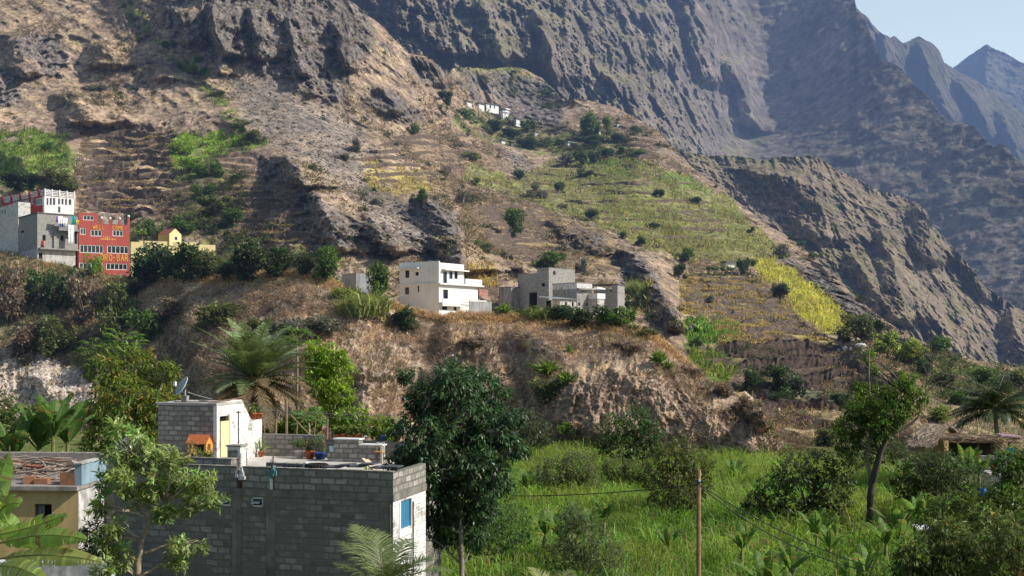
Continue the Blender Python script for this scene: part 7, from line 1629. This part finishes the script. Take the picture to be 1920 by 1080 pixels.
# satellite dish
D_ = thing('satellite_dish', 'grey satellite dish tilted on the stair hut roof', 'satellite dish', wp(lx(347, hy+.6), hy+.6, ht+.002))
MB().box(-.13, .13, -.1, .1, 0, .26).build('base_block', CONC, D_); MB().bar((0, 0, .2), (0, .02, .5), .03).build('mast', TIN, D_)
dm = MB(); n = 26; rr = [0.0, .12, .24, .33, .40]
for r in rr:
    for i in range(n): t = 2*PI*i/n; dm.v.append((r*math.cos(t)*.95, r*math.sin(t)*1.05, r*r*.75))
for j in range(len(rr)-1):
    for i in range(n): dm.f.append((j*n+i, j*n+(i+1) % n, (j+1)*n+(i+1) % n, (j+1)*n+i))
MD = Matrix.Translation((-.03, -.02, .62)) @ Vector((-.55, -.66, .5)).to_track_quat('Z', 'Y').to_matrix().to_4x4()
dm.v = [tuple(MD @ Vector(v)) for v in dm.v]; ds = dm.build('dish', mat_plain('dish_grey', (.40, .44, .50), .45, .1, 3, .4), D_, True)
rm = MB(); [rm.bar(MD @ Vector((.40*math.cos(2*PI*i/n)*.95, .40*math.sin(2*PI*i/n)*1.05, .12)), MD @ Vector((.40*math.cos(2*PI*(i+1)/n)*.95, .40*math.sin(2*PI*(i+1)/n)*1.05, .12)), .012) for i in range(n)]; rm.build('rim', WFRAME, ds)
ar = MB(); ar.bar((-.05, .02, .35), (-.40, -.12, .72), .014); ar.build('feed_arm', TIN, D_); MB().box(-.46, -.36, -.17, -.06, .66, .84).build('feed_horn', WFRAME, D_)
# small wooden house
Hs = thing('wooden_pet_house', 'small orange roofed wooden house on legs against the hut', 'pet house', tfloor(375, 9.15))
s = .5; Hs.scale = (.82, .82, .82)
MB().box(-s, s, -.32, .32, .62, .70).build('floor', WOODL, Hs); lg = [(x, y) for x in (-s+.05, s-.05) for y in (-.27, .27)]
for x, y in lg: MB().box(x-.04, x+.04, y-.04, y+.04, 0, .62).build('leg', WOODL, Hs)
for x in (-s+.04, s-.04): MB().box(x-.04, x+.04, -.32, -.24, .702, 1.2).build('post', CREAM, Hs)
MB().box(-s+.02, s-.02, .26, .30, .702, 1.2).build('back_board', mat_plain('dark_board', (.10, .055, .025), .8, .2, 5), Hs)
mb = MB(); mb.prism([(-.32, .702), (.32, .702), (.32, 1.2), (0, 1.52), (-.32, 1.2)], -.02, .02); mb.v = [(s-.02+v[1], v[0], v[2]) for v in mb.v]; mb.build('end_wall', WOODL, Hs)
mb = MB(); mb.quad((-s-.08, -.42, 1.12), (s+.08, -.42, 1.12), (s+.08, 0, 1.56), (-s-.08, 0, 1.56)).quad((-s-.08, .42, 1.12), (s+.08, .42, 1.12), (s+.08, 0, 1.56), (-s-.08, 0, 1.56)).box(-s-.08, s+.08, -.43, -.40, 1.09, 1.15); mb.build('roof', ORANGE, Hs)
MB().box(-.16, .0, -.25, -.21, .70, .98).build('small_door', CREAM, Hs); MB().box(-.12, -.04, -.262, -.252, .74, .92).build('door_hole', VOID, Hs); MB().box(s+.02, s+.16, -.12, .10, .9, 1.12).build('side_box', WOODL, Hs)
# plants in pots
def pot(label, loc, r, h, m, kind, ph, pw, seed, group='flower pots on the roof terrace', col=(.09, .14, .04)):
    rng = np.random.default_rng(seed); rt = thing('flower_pot', label, 'flower pot', loc, group)
    MB().lathe([(.001, .01), (r*.72, .01), (r*.95, h*.82), (r*1.06, h*.83), (r*1.06, h), (r*.9, h), (r*.85, h*.86), (.001, h*.86)], 14).build('pot', m, rt, True)
    if kind == 'spike':
        n = 16; a = rng.uniform(0, 2*PI, n); e = rng.uniform(.4, 1.4, n); d = np.stack([np.cos(a)*np.cos(e), np.sin(a)*np.cos(e), np.sin(e)], 1)
        V, Fq, C = blades_geo(np.tile([[0, 0, h*.85]], (n, 1)), d, ph*rng.uniform(.7, 1.1, n), .05, np.array(col)[None]*np.exp(rng.normal(0, .2, (n, 1))), rng, .45)
    else:
        lum = [(rng.uniform(-.3, .3)*pw, rng.uniform(-.3, .3)*pw, h+ph*rng.uniform(.2, .8), pw*.42) for _ in range(5)]
        V, Fq, C = crown_geo(lum, 60, 4, .13, .055, col, rng, spread=1.0, shell=(.1, 1))
    link('plant', mesh_np('plant', V, Fq, C), M_LEAF, rt); return rt
WPOT = mat_plain('white_pot', (.62, .60, .55), .7, .15, 5); BPOT = mat_plain('blue_pot', (.03, .07, .25), .5, .2, 5)
yw = YB-.65
pot('white pot with leggy plant left of three before the terrace wall', tfloor(562, yw), .20, .32, WPOT, 'leaf', .75, .55, 1)
pot('terracotta pot with dry red tinged plant in the middle of three', tfloor(581, yw-.1), .21, .34, TERRA, 'leaf', .6, .5, 2, col=(.12, .12, .05))
pot('blue pot with leafy plant right of three before the terrace wall', tfloor(601, yw-.2), .25, .28, BPOT, 'leaf', .85, .6, 3)
pot('orange pot with spiky plant in the corner by the stair wall', tfloor(489, YB-.7), .13, .26, TERRA, 'spike', .8, .5, 4, col=(.13, .19, .06))
for i, (px, m, lb, r) in enumerate([(633, TERRA, 'first terracotta pot from the left on the right terrace wall', .14), (645, TERRA, 'second terracotta pot from the left on the right terrace wall', .16), (660, TERRA, 'third terracotta pot from the left on the right terrace wall', .14), (672, TERRA, 'fourth terracotta pot from the left on the right terrace wall', .15), (684, WPOT, 'white striped tin pot in the middle of the right terrace wall', .12), (716, BPOT, 'grey blue tin pot on the right terrace wall', .13), (745, TERRA, 'last terracotta pot on the right terrace wall', .14)]):
    pot(lb, wp(lx(px, YB-.1), YB-.1, ZF+.785), r, r*1.7, m, 'leaf', .32, .3, 10+i, 'flower pots on the right terrace wall', (.10, .15, .035))
zst = ZF+1.62; pot('terracotta pot with small shrub on the stair wall top', wp(hx1+.08, hy+Y1*.83, zst), .15, .3, TERRA, 'leaf', .45, .4, 20, 'flower pots on the stair wall', (.15, .17, .05)); pot('low terracotta pot at the end of the stair wall', wp(hx1+.08, hy+Y1*.96, zst+.01), .17, .26, TERRA, 'leaf', .18, .22, 21, 'flower pots on the stair wall')
pot('large pot with round dry straw coloured shrub before the hut', wp(lx(357, 7.9), 7.9, ZF+.01), .22, .5, mat_plain('dark_pot', (.06, .05, .05), .8, .2, 5), 'leaf', .7, .5, 22, 'flower pots by the hut', (.27, .20, .08))
pot('pale blue bucket with green plant below the wooden pet house', wp(lx(373, 8.3), 8.3, ZF+.01), .16, .3, mat_plain('pale_blue_plastic', (.45, .58, .66), .5, .1, 3), 'leaf', .55, .6, 23, 'flower pots by the hut'); pot('small blue pot with green plant beside the hut corner', wp(lx(391, 8.5), 8.5, ZF+.01), .13, .24, BPOT, 'leaf', .6, .4, 24, 'flower pots by the hut')
# stacked blocks, hollow blocks, barrels and scrap
yk = YB-1.3; S = thing('block_stack', 'stepped stack of concrete blocks with pale boards on top', 'block stack', tfloor(674, yk)); x0, x1, xm = lx(630, yk)-lx(674, yk), lx(718, yk)-lx(674, yk), lx(676, yk)-lx(674, yk)
MB().box(x0, xm, -.2, .25, 0, .92).build('tall_stack', BLK, S); MB().box(xm+.004, x1, -.18, .24, 0, .70).build('low_stack', BLK, S); MB().box(x0-.03, xm+.05, -.26, .3, .923, .97).box(xm+.052, x1+.06, -.24, .3, .703, .75).build('boards', WFRAME, S); MB().box(x1-.02, x1+.05, -.24, -.19, .0, .70).build('prop', WFRAME, S)
S = thing('block_stack', 'two blocks with a pale blue bucket left of the stepped stack', 'block stack', tfloor(623, yk-.1)); MB().box(-.17, .17, -.1, .1, 0, .40).build('blocks', BLK, S); bk = MB().lathe([(.001, 0), (.11, 0), (.14, .24), (.13, .24), (.1, .03)], 12).build('bucket', mat_plain('bucket_blue', (.42, .58, .66), .5, .1, 3)); bk.location = tfloor(623, yk-.1, .402); tag(bk, 'pale blue bucket standing on two blocks', 'bucket')
S = thing('block_stack', 'row of hollow blocks lying on the front parapet', 'block stack', wp(lx(533, .35), .35, ZP-.12)); MB().box(-.62, .62, .0, .26, -.3, .22).build('blocks', BLK, S)
hm = MB(); [hm.box(x, x+.11, -.012, .02, .0, .14) for x in (-.05, .1, .25, .4)]; hm.build('hollows', VOID, S); MB().box(.64, .74, -.02, .2, -.3, .26).build('board', WFRAME, S); MB().box(.76, 1.12, .02, .22, -.3, .10).build('loose_block', BLK, S)
S = thing('block_pier', 'short block pier with slab top left on the front parapet', 'block stack', wp(lx(447, 2.4), 2.4, ZF+.002)); MB().box(-.30, .18, -.2, .2, 0, 1.55).build('pier', BLKW, S); MB().box(-.34, .22, -.24, .24, 1.553, 1.6).build('slab', CONC, S); MB().box(-.26, .1, -.215, -.203, 1.1, 1.45).build('face_block', BLK, S)
S = thing('block_pier', 'lower block pier left beside the short block pier', 'block stack', wp(lx(427, 2.0), 2.0, ZF+.002)); MB().box(-.26, .22, -.18, .18, 0, 1.16).build('pier', BLK, S); MB().box(-.3, .25, -.2, .2, 1.163, 1.2).build('slab', CONC, S)
o = MB().bar((0, 0, 0), (0, 0, 2.15), .03).bar((-.1, 0, 2.1), (.1, 0, 2.1), .02).build('clothes_post', DKMETAL); o.location = tfloor(447, 10.6); tag(o, 'thin dark clothes post standing before the white stair wall', 'post')
o = MB().bar((0, 0, 0), (0, 0, 1.3), .05).build('clothes_post', DKMETAL); o.location = wp(lx(461, 3.2), 3.2, ZF+.002); tag(o, 'short dark post right of the block piers', 'post')
bt_ = MB(); 
for i in range(22):
    t0, t1 = 2*PI*i/22, 2*PI*(i+1)/22; bt_.bar((.30*math.cos(t0), .3*math.sin(t0)*.8, .06), (.30*math.cos(t1), .3*math.sin(t1)*.8, .06), .075, 7)
o = bt_.build('old_tyre', mat_plain('rubber', (.02, .02, .02), .8, .2, 5), None, True); o.location = wp(lx(594, .42), .42, ZP-.02); tag(o, 'old black tyre lying on the front parapet', 'tyre')
sh = MB(); rng = np.random.default_rng(4); [sh.box(x, x+.5, .0, .5, .0+.01*i, .025+.01*i+.02*rng.random(), Matrix.Rotation(rng.uniform(-.1, .1), 4, 'Y')) for i, x in enumerate(np.linspace(0, 1.9, 6))]; o = sh.build('roofing_sheet', mat_plain('dark_sheet', (.10, .105, .12), .6, .4, 3)); o.location = wp(lx(606, .2), .2, ZP+.01); o.rotation_euler = (0, 0, B.rz); tag(o, 'dark crumpled sheets lying along the front parapet', 'sheet')
o = MB().box(-.06, .06, -.45, .45, 0, .04, Matrix.Rotation(R(28), 4, 'X')).box(.07, .18, -.5, .4, 0, .04, Matrix.Rotation(R(26), 4, 'X')).build('plank', mat_plain('pale_plank', (.55, .46, .33), .8, .3, 4)); o.location = wp(lx(695, 1.3), 1.3, ZP-.05); o.rotation_euler = (0, 0, R(45)); tag(o, 'pale planks leaning at the right end of the parapet', 'plank')
pot('pot with drooping yellow green plant near the planks', wp(lx(688, 2.0), 2.0, ZF+.6), .15, .3, TERRA, 'spike', .55, .4, 25, None, (.30, .33, .10))
C_ = thing('stool', 'small wooden stool with tall thin legs by the block stack', 'stool', tfloor(711, yk-.35)); MB().box(-.17, .17, -.15, .15, .46, .5).build('seat', WOODL, C_)
for x in (-.15, .15):
    for y in (-.13, .13): MB().bar((x, y, 0), (x*.85, y*.85, .46), .018).build('leg', RUST, C_)
MB().bar((.15, .13, .5), (.17, .15, .85), .018).bar((-.15, .13, .5), (-.17, .15, .85), .018).bar((-.17, .15, .82), (.17, .15, .82), .02).build('backrest', WFRAME, C_)
def wire(name, label, pts, r=.012, m=None, sag=.1, cat='wire'):
    mb = MB()
    for a, b_ in zip(pts, pts[1:]):
        a, b_ = Vector(a), Vector(b_); q = [a.lerp(b_, t)-Vector((0, 0, sag*4*t*(1-t))) for t in np.linspace(0, 1, 14)]
        for u, v in zip(q, q[1:]): mb.bar(u, v, r, 4)
    return tag(mb.build(name, m or DKMETAL), label, cat)
GW = mat_plain('grey_wire', (.35, .34, .32), .6, .2, 4)
p0 = wp(hx1+.2, hy+.9, ZF+2.1)
wire('clothesline', 'upper clothesline running right from the stair wall', [P(487, 767, 47.5), P(742, 779, 46)], .014, GW, .06, 'clothesline'); wire('clothesline', 'lower clothesline running right from the stair wall', [P(487, 771, 47.5), P(742, 788, 46)], .010, GW, .06, 'clothesline')
wire('stay_wire', 'pale stay wire from the satellite dish across the hut roof', [P(352, 735, 46.2), P(398, 748, 47)], .014, GW, .02)
for i, (x0, y0, x1, y1, r, lb) in enumerate([(537, 822, 537, 748, .07, 'upright brown stake behind the terrace wall under the date palm'), (552, 822, 558, 792, .04, 'short leaning stick right of the brown stake'), (612, 828, 614, 785, .05, 'dark upright stick at the gap of the terrace wall'), (585, 815, 592, 790, .03, 'leaning stick left of the wall gap'), (515, 822, 518, 785, .06, 'stump like stick left of the brown stake'), (545, 778, 580, 815, .03, 'slanting branch crossing right of the brown stake'), (500, 820, 494, 790, .03, 'thin stick beside the stair wall end')]):
    a, c = P(x0, y0, 54), P(x1, y1, 54); o = MB().bar(a-Vector((0, 0, .8)) if i != 5 else a, c, r, 7).build('stake', mat_plain('stake_wood', (.30, .20, .13), .85, .35, 5)); tag(o, lb, 'stake', 'wooden stakes behind the terrace wall')
bb = MB().box(-.35, .35, -.3, .3, 0, .9).box(-.45, .5, -.35, .3, .903, .98, Matrix.Rotation(R(6), 4, 'Y')).build('white_crate', WHITE); bb.location = wp(lx(236, 9.0), 9.0, ZF+.25); bb.rotation_euler = (0, 0, R(-10)); tag(bb, 'white crate with board top left of the stair hut', 'crate')

# ---------------------------------------------------------------- yellow house in the lower left
Yh = Bld('yellow_house', 'yellow flat roofed house with branches piled on the roof in the lower left corner', 147, 919, 41.5, -3, 'house')
OCH2 = mat_plain('mustard_paint', (.66, .48, .23), .85, .12, .8, .1, .0, .15); PEEL = mat_plain('peeling_whitewash', (.62, .61, .60), .9, .55, 2.2, .1, .01, .3); ROOFC = mat_plain('weathered_roof', (.33, .30, .27), .95, .5, 2.5, .1, .02)
W = 9.0; Dp = Yh.along('right', 217); zb = -3.9
mb = MB(); a = Yh.op('front', (64.5, 97, 945, 1012)); face(mb, (0, 0, 0), (-1, 0, 0), (0, -1, 0), W, zb, 0, [a], .22); mb.quad((-W, 0, zb), (-W, 6, zb), (-W, 6, 0), (-W, 0, 0)); mb.quad((-W, 6, zb), (0, 6, zb), (0, 6, 0), (-W, 6, 0)); mb.build('wall', OCH2, Yh.root)
fm = MB(); [fm.box(-q, -p, .12, .2, r_, t_) for p, q, r_, t_ in ((a[0], a[0]+.06, a[2], a[3]), (a[1]-.06, a[1], a[2], a[3]), (a[0], a[1], a[3]-.06, a[3]))]; wo = fm.build('window', mat_plain('grey_wood', (.13, .11, .10), .8, .3, 4), Yh.root); MB().quad((-a[0], .21, a[2]), (-a[1], .21, a[2]), (-a[1], .21, a[3]), (-a[0], .21, a[3])).build('pane', VOID, wo); MB().box(-(a[0]+a[1])/2-.02, -(a[1])+.07, .16, .19, a[2], a[3]-.06).build('shutter', mat_plain('grey_shutter', (.22, .21, .22), .8, .3, 3), wo)
mb = MB(); c = Yh.op('right', (177, 190, 932, 974)); face(mb, (0.003, 0, 0), (0, 1, 0), (1, 0, 0), Dp, zb, 0, [c], .2); mb.quad((0, Dp, zb), (0, 6, zb), (0, 6, 0), (0, Dp, 0)); mb.build('side_wall', PEEL, Yh.root); MB().box(-.2, -.15, c[0], c[1], c[2], c[3]).build('opening', VOID, Yh.root)
mb = MB(); n = 1; mb.box(-W-.2, .06, -.25, 6.1, .003, .16); mb.build('roof_slab', ROOFC, Yh.root)
MB().box(-.18, .08, .1, Dp*1.02, .162, .95).build('parapet', mat_plain('pale_blue_paint', (.30, .42, .50), .8, .25, 1.5, .1, 0, .3), Yh.root); MB().box(-.22, .12, .05, Dp*1.06, .952, 1.0).build('parapet_cap', OLDWHITE, Yh.root); MB().box(-.75, -.181, .1, .35, .162, .62).build('brick_end', mat_plain('brick_red', (.36, .17, .10), .9, .3, 6), Yh.root)
mb = MB(); nn = 60
for i in range(nn):
    x0_ = -W+W*i/nn*.98; r = .07; 
    mb.bar((x0_, 5.6, .18), (x0_+.02, 6.0, .55), r, 6)
mb.build('tile_ridge', mat_plain('old_tile', (.36, .33, .30), .95, .4, 3), Yh.root); MB().box(-W-.2, -.2, 5.85, 6.3, .45, .78).build('ridge_wall', ROOFC, Yh.root)
rng = np.random.default_rng(12)
BR = [mat_plain('branch_grey', (.26, .20, .15), .9, .4, 4), mat_plain('branch_red', (.42, .13, .08), .85, .3, 4)]
pk = tag(empty('branch_pile', Yh.root.matrix_basis @ Vector((-3.2, 2.8, .165)), Yh.rz), 'pile of grey and reddish branches on the yellow house roof', 'branch pile')
for nm, m, n in (('branches', BR[0], 120), ('red_branches', BR[1], 7)):
    pt = []
    for i in range(n):
        a_ = np.array([rng.uniform(-3.2, 2.2), rng.uniform(-2.2, 2.2), rng.uniform(.05, .5)]); t = rng.normal(0, .35)+(PI if rng.random() < .5 else 0); l = rng.uniform(.8, 2.4); e = a_+np.array([math.cos(t)*l, math.sin(t)*l, rng.normal(0, .16)]); e[2] = max(.05, e[2]); e[0] = min(e[0], 2.7)
        pt.append((smooth_path([a_, (a_+e)/2+rng.normal(0, .12, 3), e], 3), [rng.uniform(.03, .075), .02]))
    link(nm, mesh_np(nm, *tubes_geo(pt, 5, (.36, .29, .23) if n > 50 else (.45, .15, .10)), True), M_BARK, pk)
o = MB().box(-.2, .2, -.15, .15, 0, .28, Matrix.Rotation(.2, 4, 'Z')).box(.25, .75, -.2, .1, 0, .2).build('brick_pile', mat_plain('brick_red', (.36, .17, .10), .9, .3, 6)); o.location = Yh.root.matrix_basis @ Vector((-2.1, .5, .163)); tag(o, 'few red bricks lying on the front edge of the yellow house roof', 'bricks')
o = MB().bar((0, 0, 0), (0, 0, 1.3), .025).build('roof_rod', RUST); o.location = Yh.root.matrix_basis @ Vector((-2.75-W*.12+.6, .2, .165)); o.location = P(18, 902, 41.6); tag(o, 'thin rusty rod standing on the yellow house roof edge', 'rod')
# low white wall in front
Wl = Bld('garden_wall', 'low whitewashed stone wall at the bottom left below the banana leaves', 205, 1100, 33, -4, 'wall'); Wl.block('wall', 9, .4, -1.5, Wl.z('front', 150, 1056), PEEL)

# ---------------------------------------------------------------- straw hut, shed and bits at right
Th = Bld('thatched_hut', 'straw thatched hut with woven walls among the trees at right', 1754, 862, 84, -42, 'hut')
W = Th.along('front', 1716); d = Th.along('right', 1794); zt = Th.z('front', 1754, 829); zr = zt+1.0
MB().box(-W, 0, 0, d, -1.2, zt).build('wall', mat_plain('straw_wall', (.33, .24, .13), .95, .45, 6, .05, .02), Th.root)
(lambda m_: (setattr(m_, 'v', [(y-W, x, z) for x, y, z in m_.v]), m_)[1])(MB().prism([(0, zt), (d, zt), (d*.5, zr)], 0, W)).build('gable', mat_plain('straw_wall', (.33, .24, .13)), Th.root); gb = Th.root.children[-1]
MB().box(-W*.55, -W*.2, -.02, .05, -1.2, zt-.3).build('door', mat_plain('tan_wood', (.42, .33, .17)), Th.root)
rng = np.random.default_rng(31); n = 5200; u = -W*rng.uniform(-.15, 1.15, n); v = rng.uniform(0, 1.12, n); sd_ = rng.choice([-1, 1], n); bas = np.stack([u, d*.5+sd_*v*(d*.5+.25), zr+.10-v*(.97+.1)+.14*np.sin(v*3.1)+rng.normal(0, .03, n)], 1); dr_ = np.stack([rng.normal(0, .5, n), sd_*(d*.5), np.full(n, -.7)], 1)
pal = np.array([(.50, .43, .34), (.36, .30, .24), (.60, .52, .40), (.28, .23, .18)])[rng.choice(4, n)]
link('thatch', mesh_np('thatch', *blades_geo(bas, dr_, rng.uniform(.4, .75, n), .05, pal, rng, .15)), M_DRY, Th.root); mb = MB()
for sg in (-1, 1): mb.quad((-W-.15, d*.5, zr+.05), (.2, d*.5, zr+.05), (.2, d*.5+sg*(d*.5+.25), zt-.06), (-W-.15, d*.5+sg*(d*.5+.25), zt-.06))
mb.build('roof_bed', mat_plain('straw_bed', (.28, .21, .14), .95, .4, 5), Th.root)
Sd = Bld('straw_shed', 'open shed with flat straw and pole roof right of the thatched hut', 1895, 868, 82, -6, 'shed')
W = Sd.along('front', 1796); zt = Sd.z('front', 1850, 828)
MB().box(-W, 0, 2.2, 2.4, -1, zt-.1).build('back_wall', mat_plain('dark_hut', (.05, .045, .04), .95, .4, 3), Sd.root)
for x in (-W+.1, -W*.6, -W*.35, -.1): MB().bar((x, .1, -1), (x, .1, zt), .06).build('post', RUST, Sd.root)
n = 2600; bas = np.stack([rng.uniform(-W-.3, .4, n), rng.uniform(-.4, 2.6, n), zt+rng.uniform(0, .35, n)], 1); dr_ = np.stack([rng.choice([-1, 1], n)*1.0, rng.normal(0, .5, n), rng.normal(0, .12, n)], 1); pal = np.array([(.42, .33, .22), (.25, .19, .14), (.50, .42, .30), (.18, .14, .11)])[rng.choice(4, n)]
link('straw_roof', mesh_np('straw_roof', *blades_geo(bas, dr_, rng.uniform(.4, 1.0, n), .06, pal, rng, .1)), M_DRY, Sd.root)
mb = MB(); [mb.bar((-W-.4, y, zt-.05), (.5, y+rng.uniform(-.2, .2), zt+.02), .05) for y in (-.3, .3, 1.0, 1.8, 2.3)]; mb.build('roof_poles', mat_plain('stake_wood', (.30, .20, .13)), Sd.root)
n = 90; x0_ = -W*.38; bas = np.stack([rng.uniform(x0_, x0_+.75, n), np.full(n, -.42)+rng.normal(0, .05, n), zt+.4-rng.uniform(0, 1.2, n)], 1); dr_ = np.stack([np.full(n, .9), rng.normal(0, .1, n), np.full(n, -.6)], 1); o = link('palm_mat', mesh_np('palm_mat', *blades_geo(bas-np.array([0, 0, 0]), dr_, .5, .05, np.tile([(.55, .42, .27)], (n, 1))*rng.uniform(.7, 1.2, (n, 1)), rng, .1)), M_DRY, Sd.root)
o = MB().box(-.9, .7, -.35, .5, 0, .12, Matrix.Rotation(R(5), 4, 'Y')).build('cloth_heap', mat_plain('pink_cloth', (.62, .42, .48), .9, .35, 3)); o.location = Sd.root.matrix_basis @ Vector((.1, .2, zt+.36)); tag(o, 'pinkish cloth lying on the straw shed roof', 'cloth')
o = MB().box(-.35, .35, -.02, .02, 0, .8).build('door_panel', mat_plain('teal_panel', (.04, .18, .18), .7, .3, 3)); o.location = P(1895, 860, 81.5); tag(o, 'teal panel leaning in the straw shed opening', 'panel')
Bw = Bld('garden_wall', 'pale block garden wall below the straw shed', 1884, 880, 74, -8, 'wall'); Bw.block('wall', Bw.along('front', 1838), .25, -1.5, Bw.z('front', 1860, 855), mat_block('pale_wall_block', (.42, .40, .37), (.26, .25, .23), .42, .21, .03, .3, .3))
o = MB().box(-.75, .75, -.7, .7, 0, .12).build('pale_slab', SLAB); o.location = P(1868, 888, 70); tag(o, 'pale concrete slab below the block garden wall', 'slab'); o2 = MB().box(-.1, .1, -.1, .1, 0, .35).build('paint_can', mat_plain('red_can', (.5, .05, .04), .5, .1)); o2.location = P(1862, 883, 70); tag(o2, 'small red can standing on the pale slab', 'can')
bl = thing('barrel', 'blue plastic barrel between bushes at the right', 'barrel', P(1843, 930, 60), None, 0); bl.scale = (.6, .6, .6); MB().lathe([(.001, 0), (.26, 0), (.29, .1), (.29, .55), (.25, .66), (.001, .66)], 16).build('body', mat_plain('barrel_blue', (.03, .12, .55), .4, .1, 3, .5), bl, True); MB().lathe([(.262, .62), (.275, .66), (.262, .70), (.001, .70)], 16).build('lid', mat_plain('barrel_lid', (.02, .07, .3), .4, .1), bl)
o = MB().box(-.55, .55, -.4, .4, 0, .06, Matrix.Rotation(R(14), 4, 'X')).box(.5, 1.1, -.3, .3, -.1, -.04, Matrix.Rotation(R(10), 4, 'X')).build('tin_sheets', WHITE); o.location = P(1738, 992, 52); tag(o, 'white sheets half hidden in leaves above the lower right mango', 'sheets')

# ---------------------------------------------------------------- pole and cables
pl = thing('utility_pole', 'brown wooden pole with cables standing in the cane', 'pole', P(1310, 1380, 42), None, 0)
zt = P(1310, 880, 42).z-pl.location.z; MB().bar((0, 0, 0), (0, 0, zt), .085, 12).build('shaft', mat_plain('pole_wood', (.33, .22, .12), .85, .35, 3, .1, .01), pl); MB().box(-.09, .09, -.13, -.08, zt-.5, zt-.38).build('bracket', DKMETAL, pl); MB().lathe([(.03, 0), (.045, .03), (.03, .06), (.04, .09), (.01, .1)], 10, (.0, -.15, zt-.45)).build('insulator', WFRAME, pl)
tp = P(1310, 908, 41.8); tp2 = P(1312, 912, 41.8)
wire('cable', 'dark cable from the pole running left behind the glossy tree', [tp, P(960, 930, 50)], .024, None, .12, 'cable')
wire('cable', 'upper of two cables running down right from the pole', [tp, P(1640, 1066, 36)], .020, None, .25, 'cable'); wire('cable', 'lower of two cables running down right from the pole', [tp2, P(1630, 1072, 36)], .020, None, .45, 'cable')
wire('cable', 'thin cable crossing the big shaded gully on the mountainside', [P(775, 482, 205), P(850, 448, 220)], .05, GW, .3, 'cable')

for o in bpy.data.objects:
    if o.parent is None and 'category' in o and 'kind' not in o: o['kind'] = 'thing'
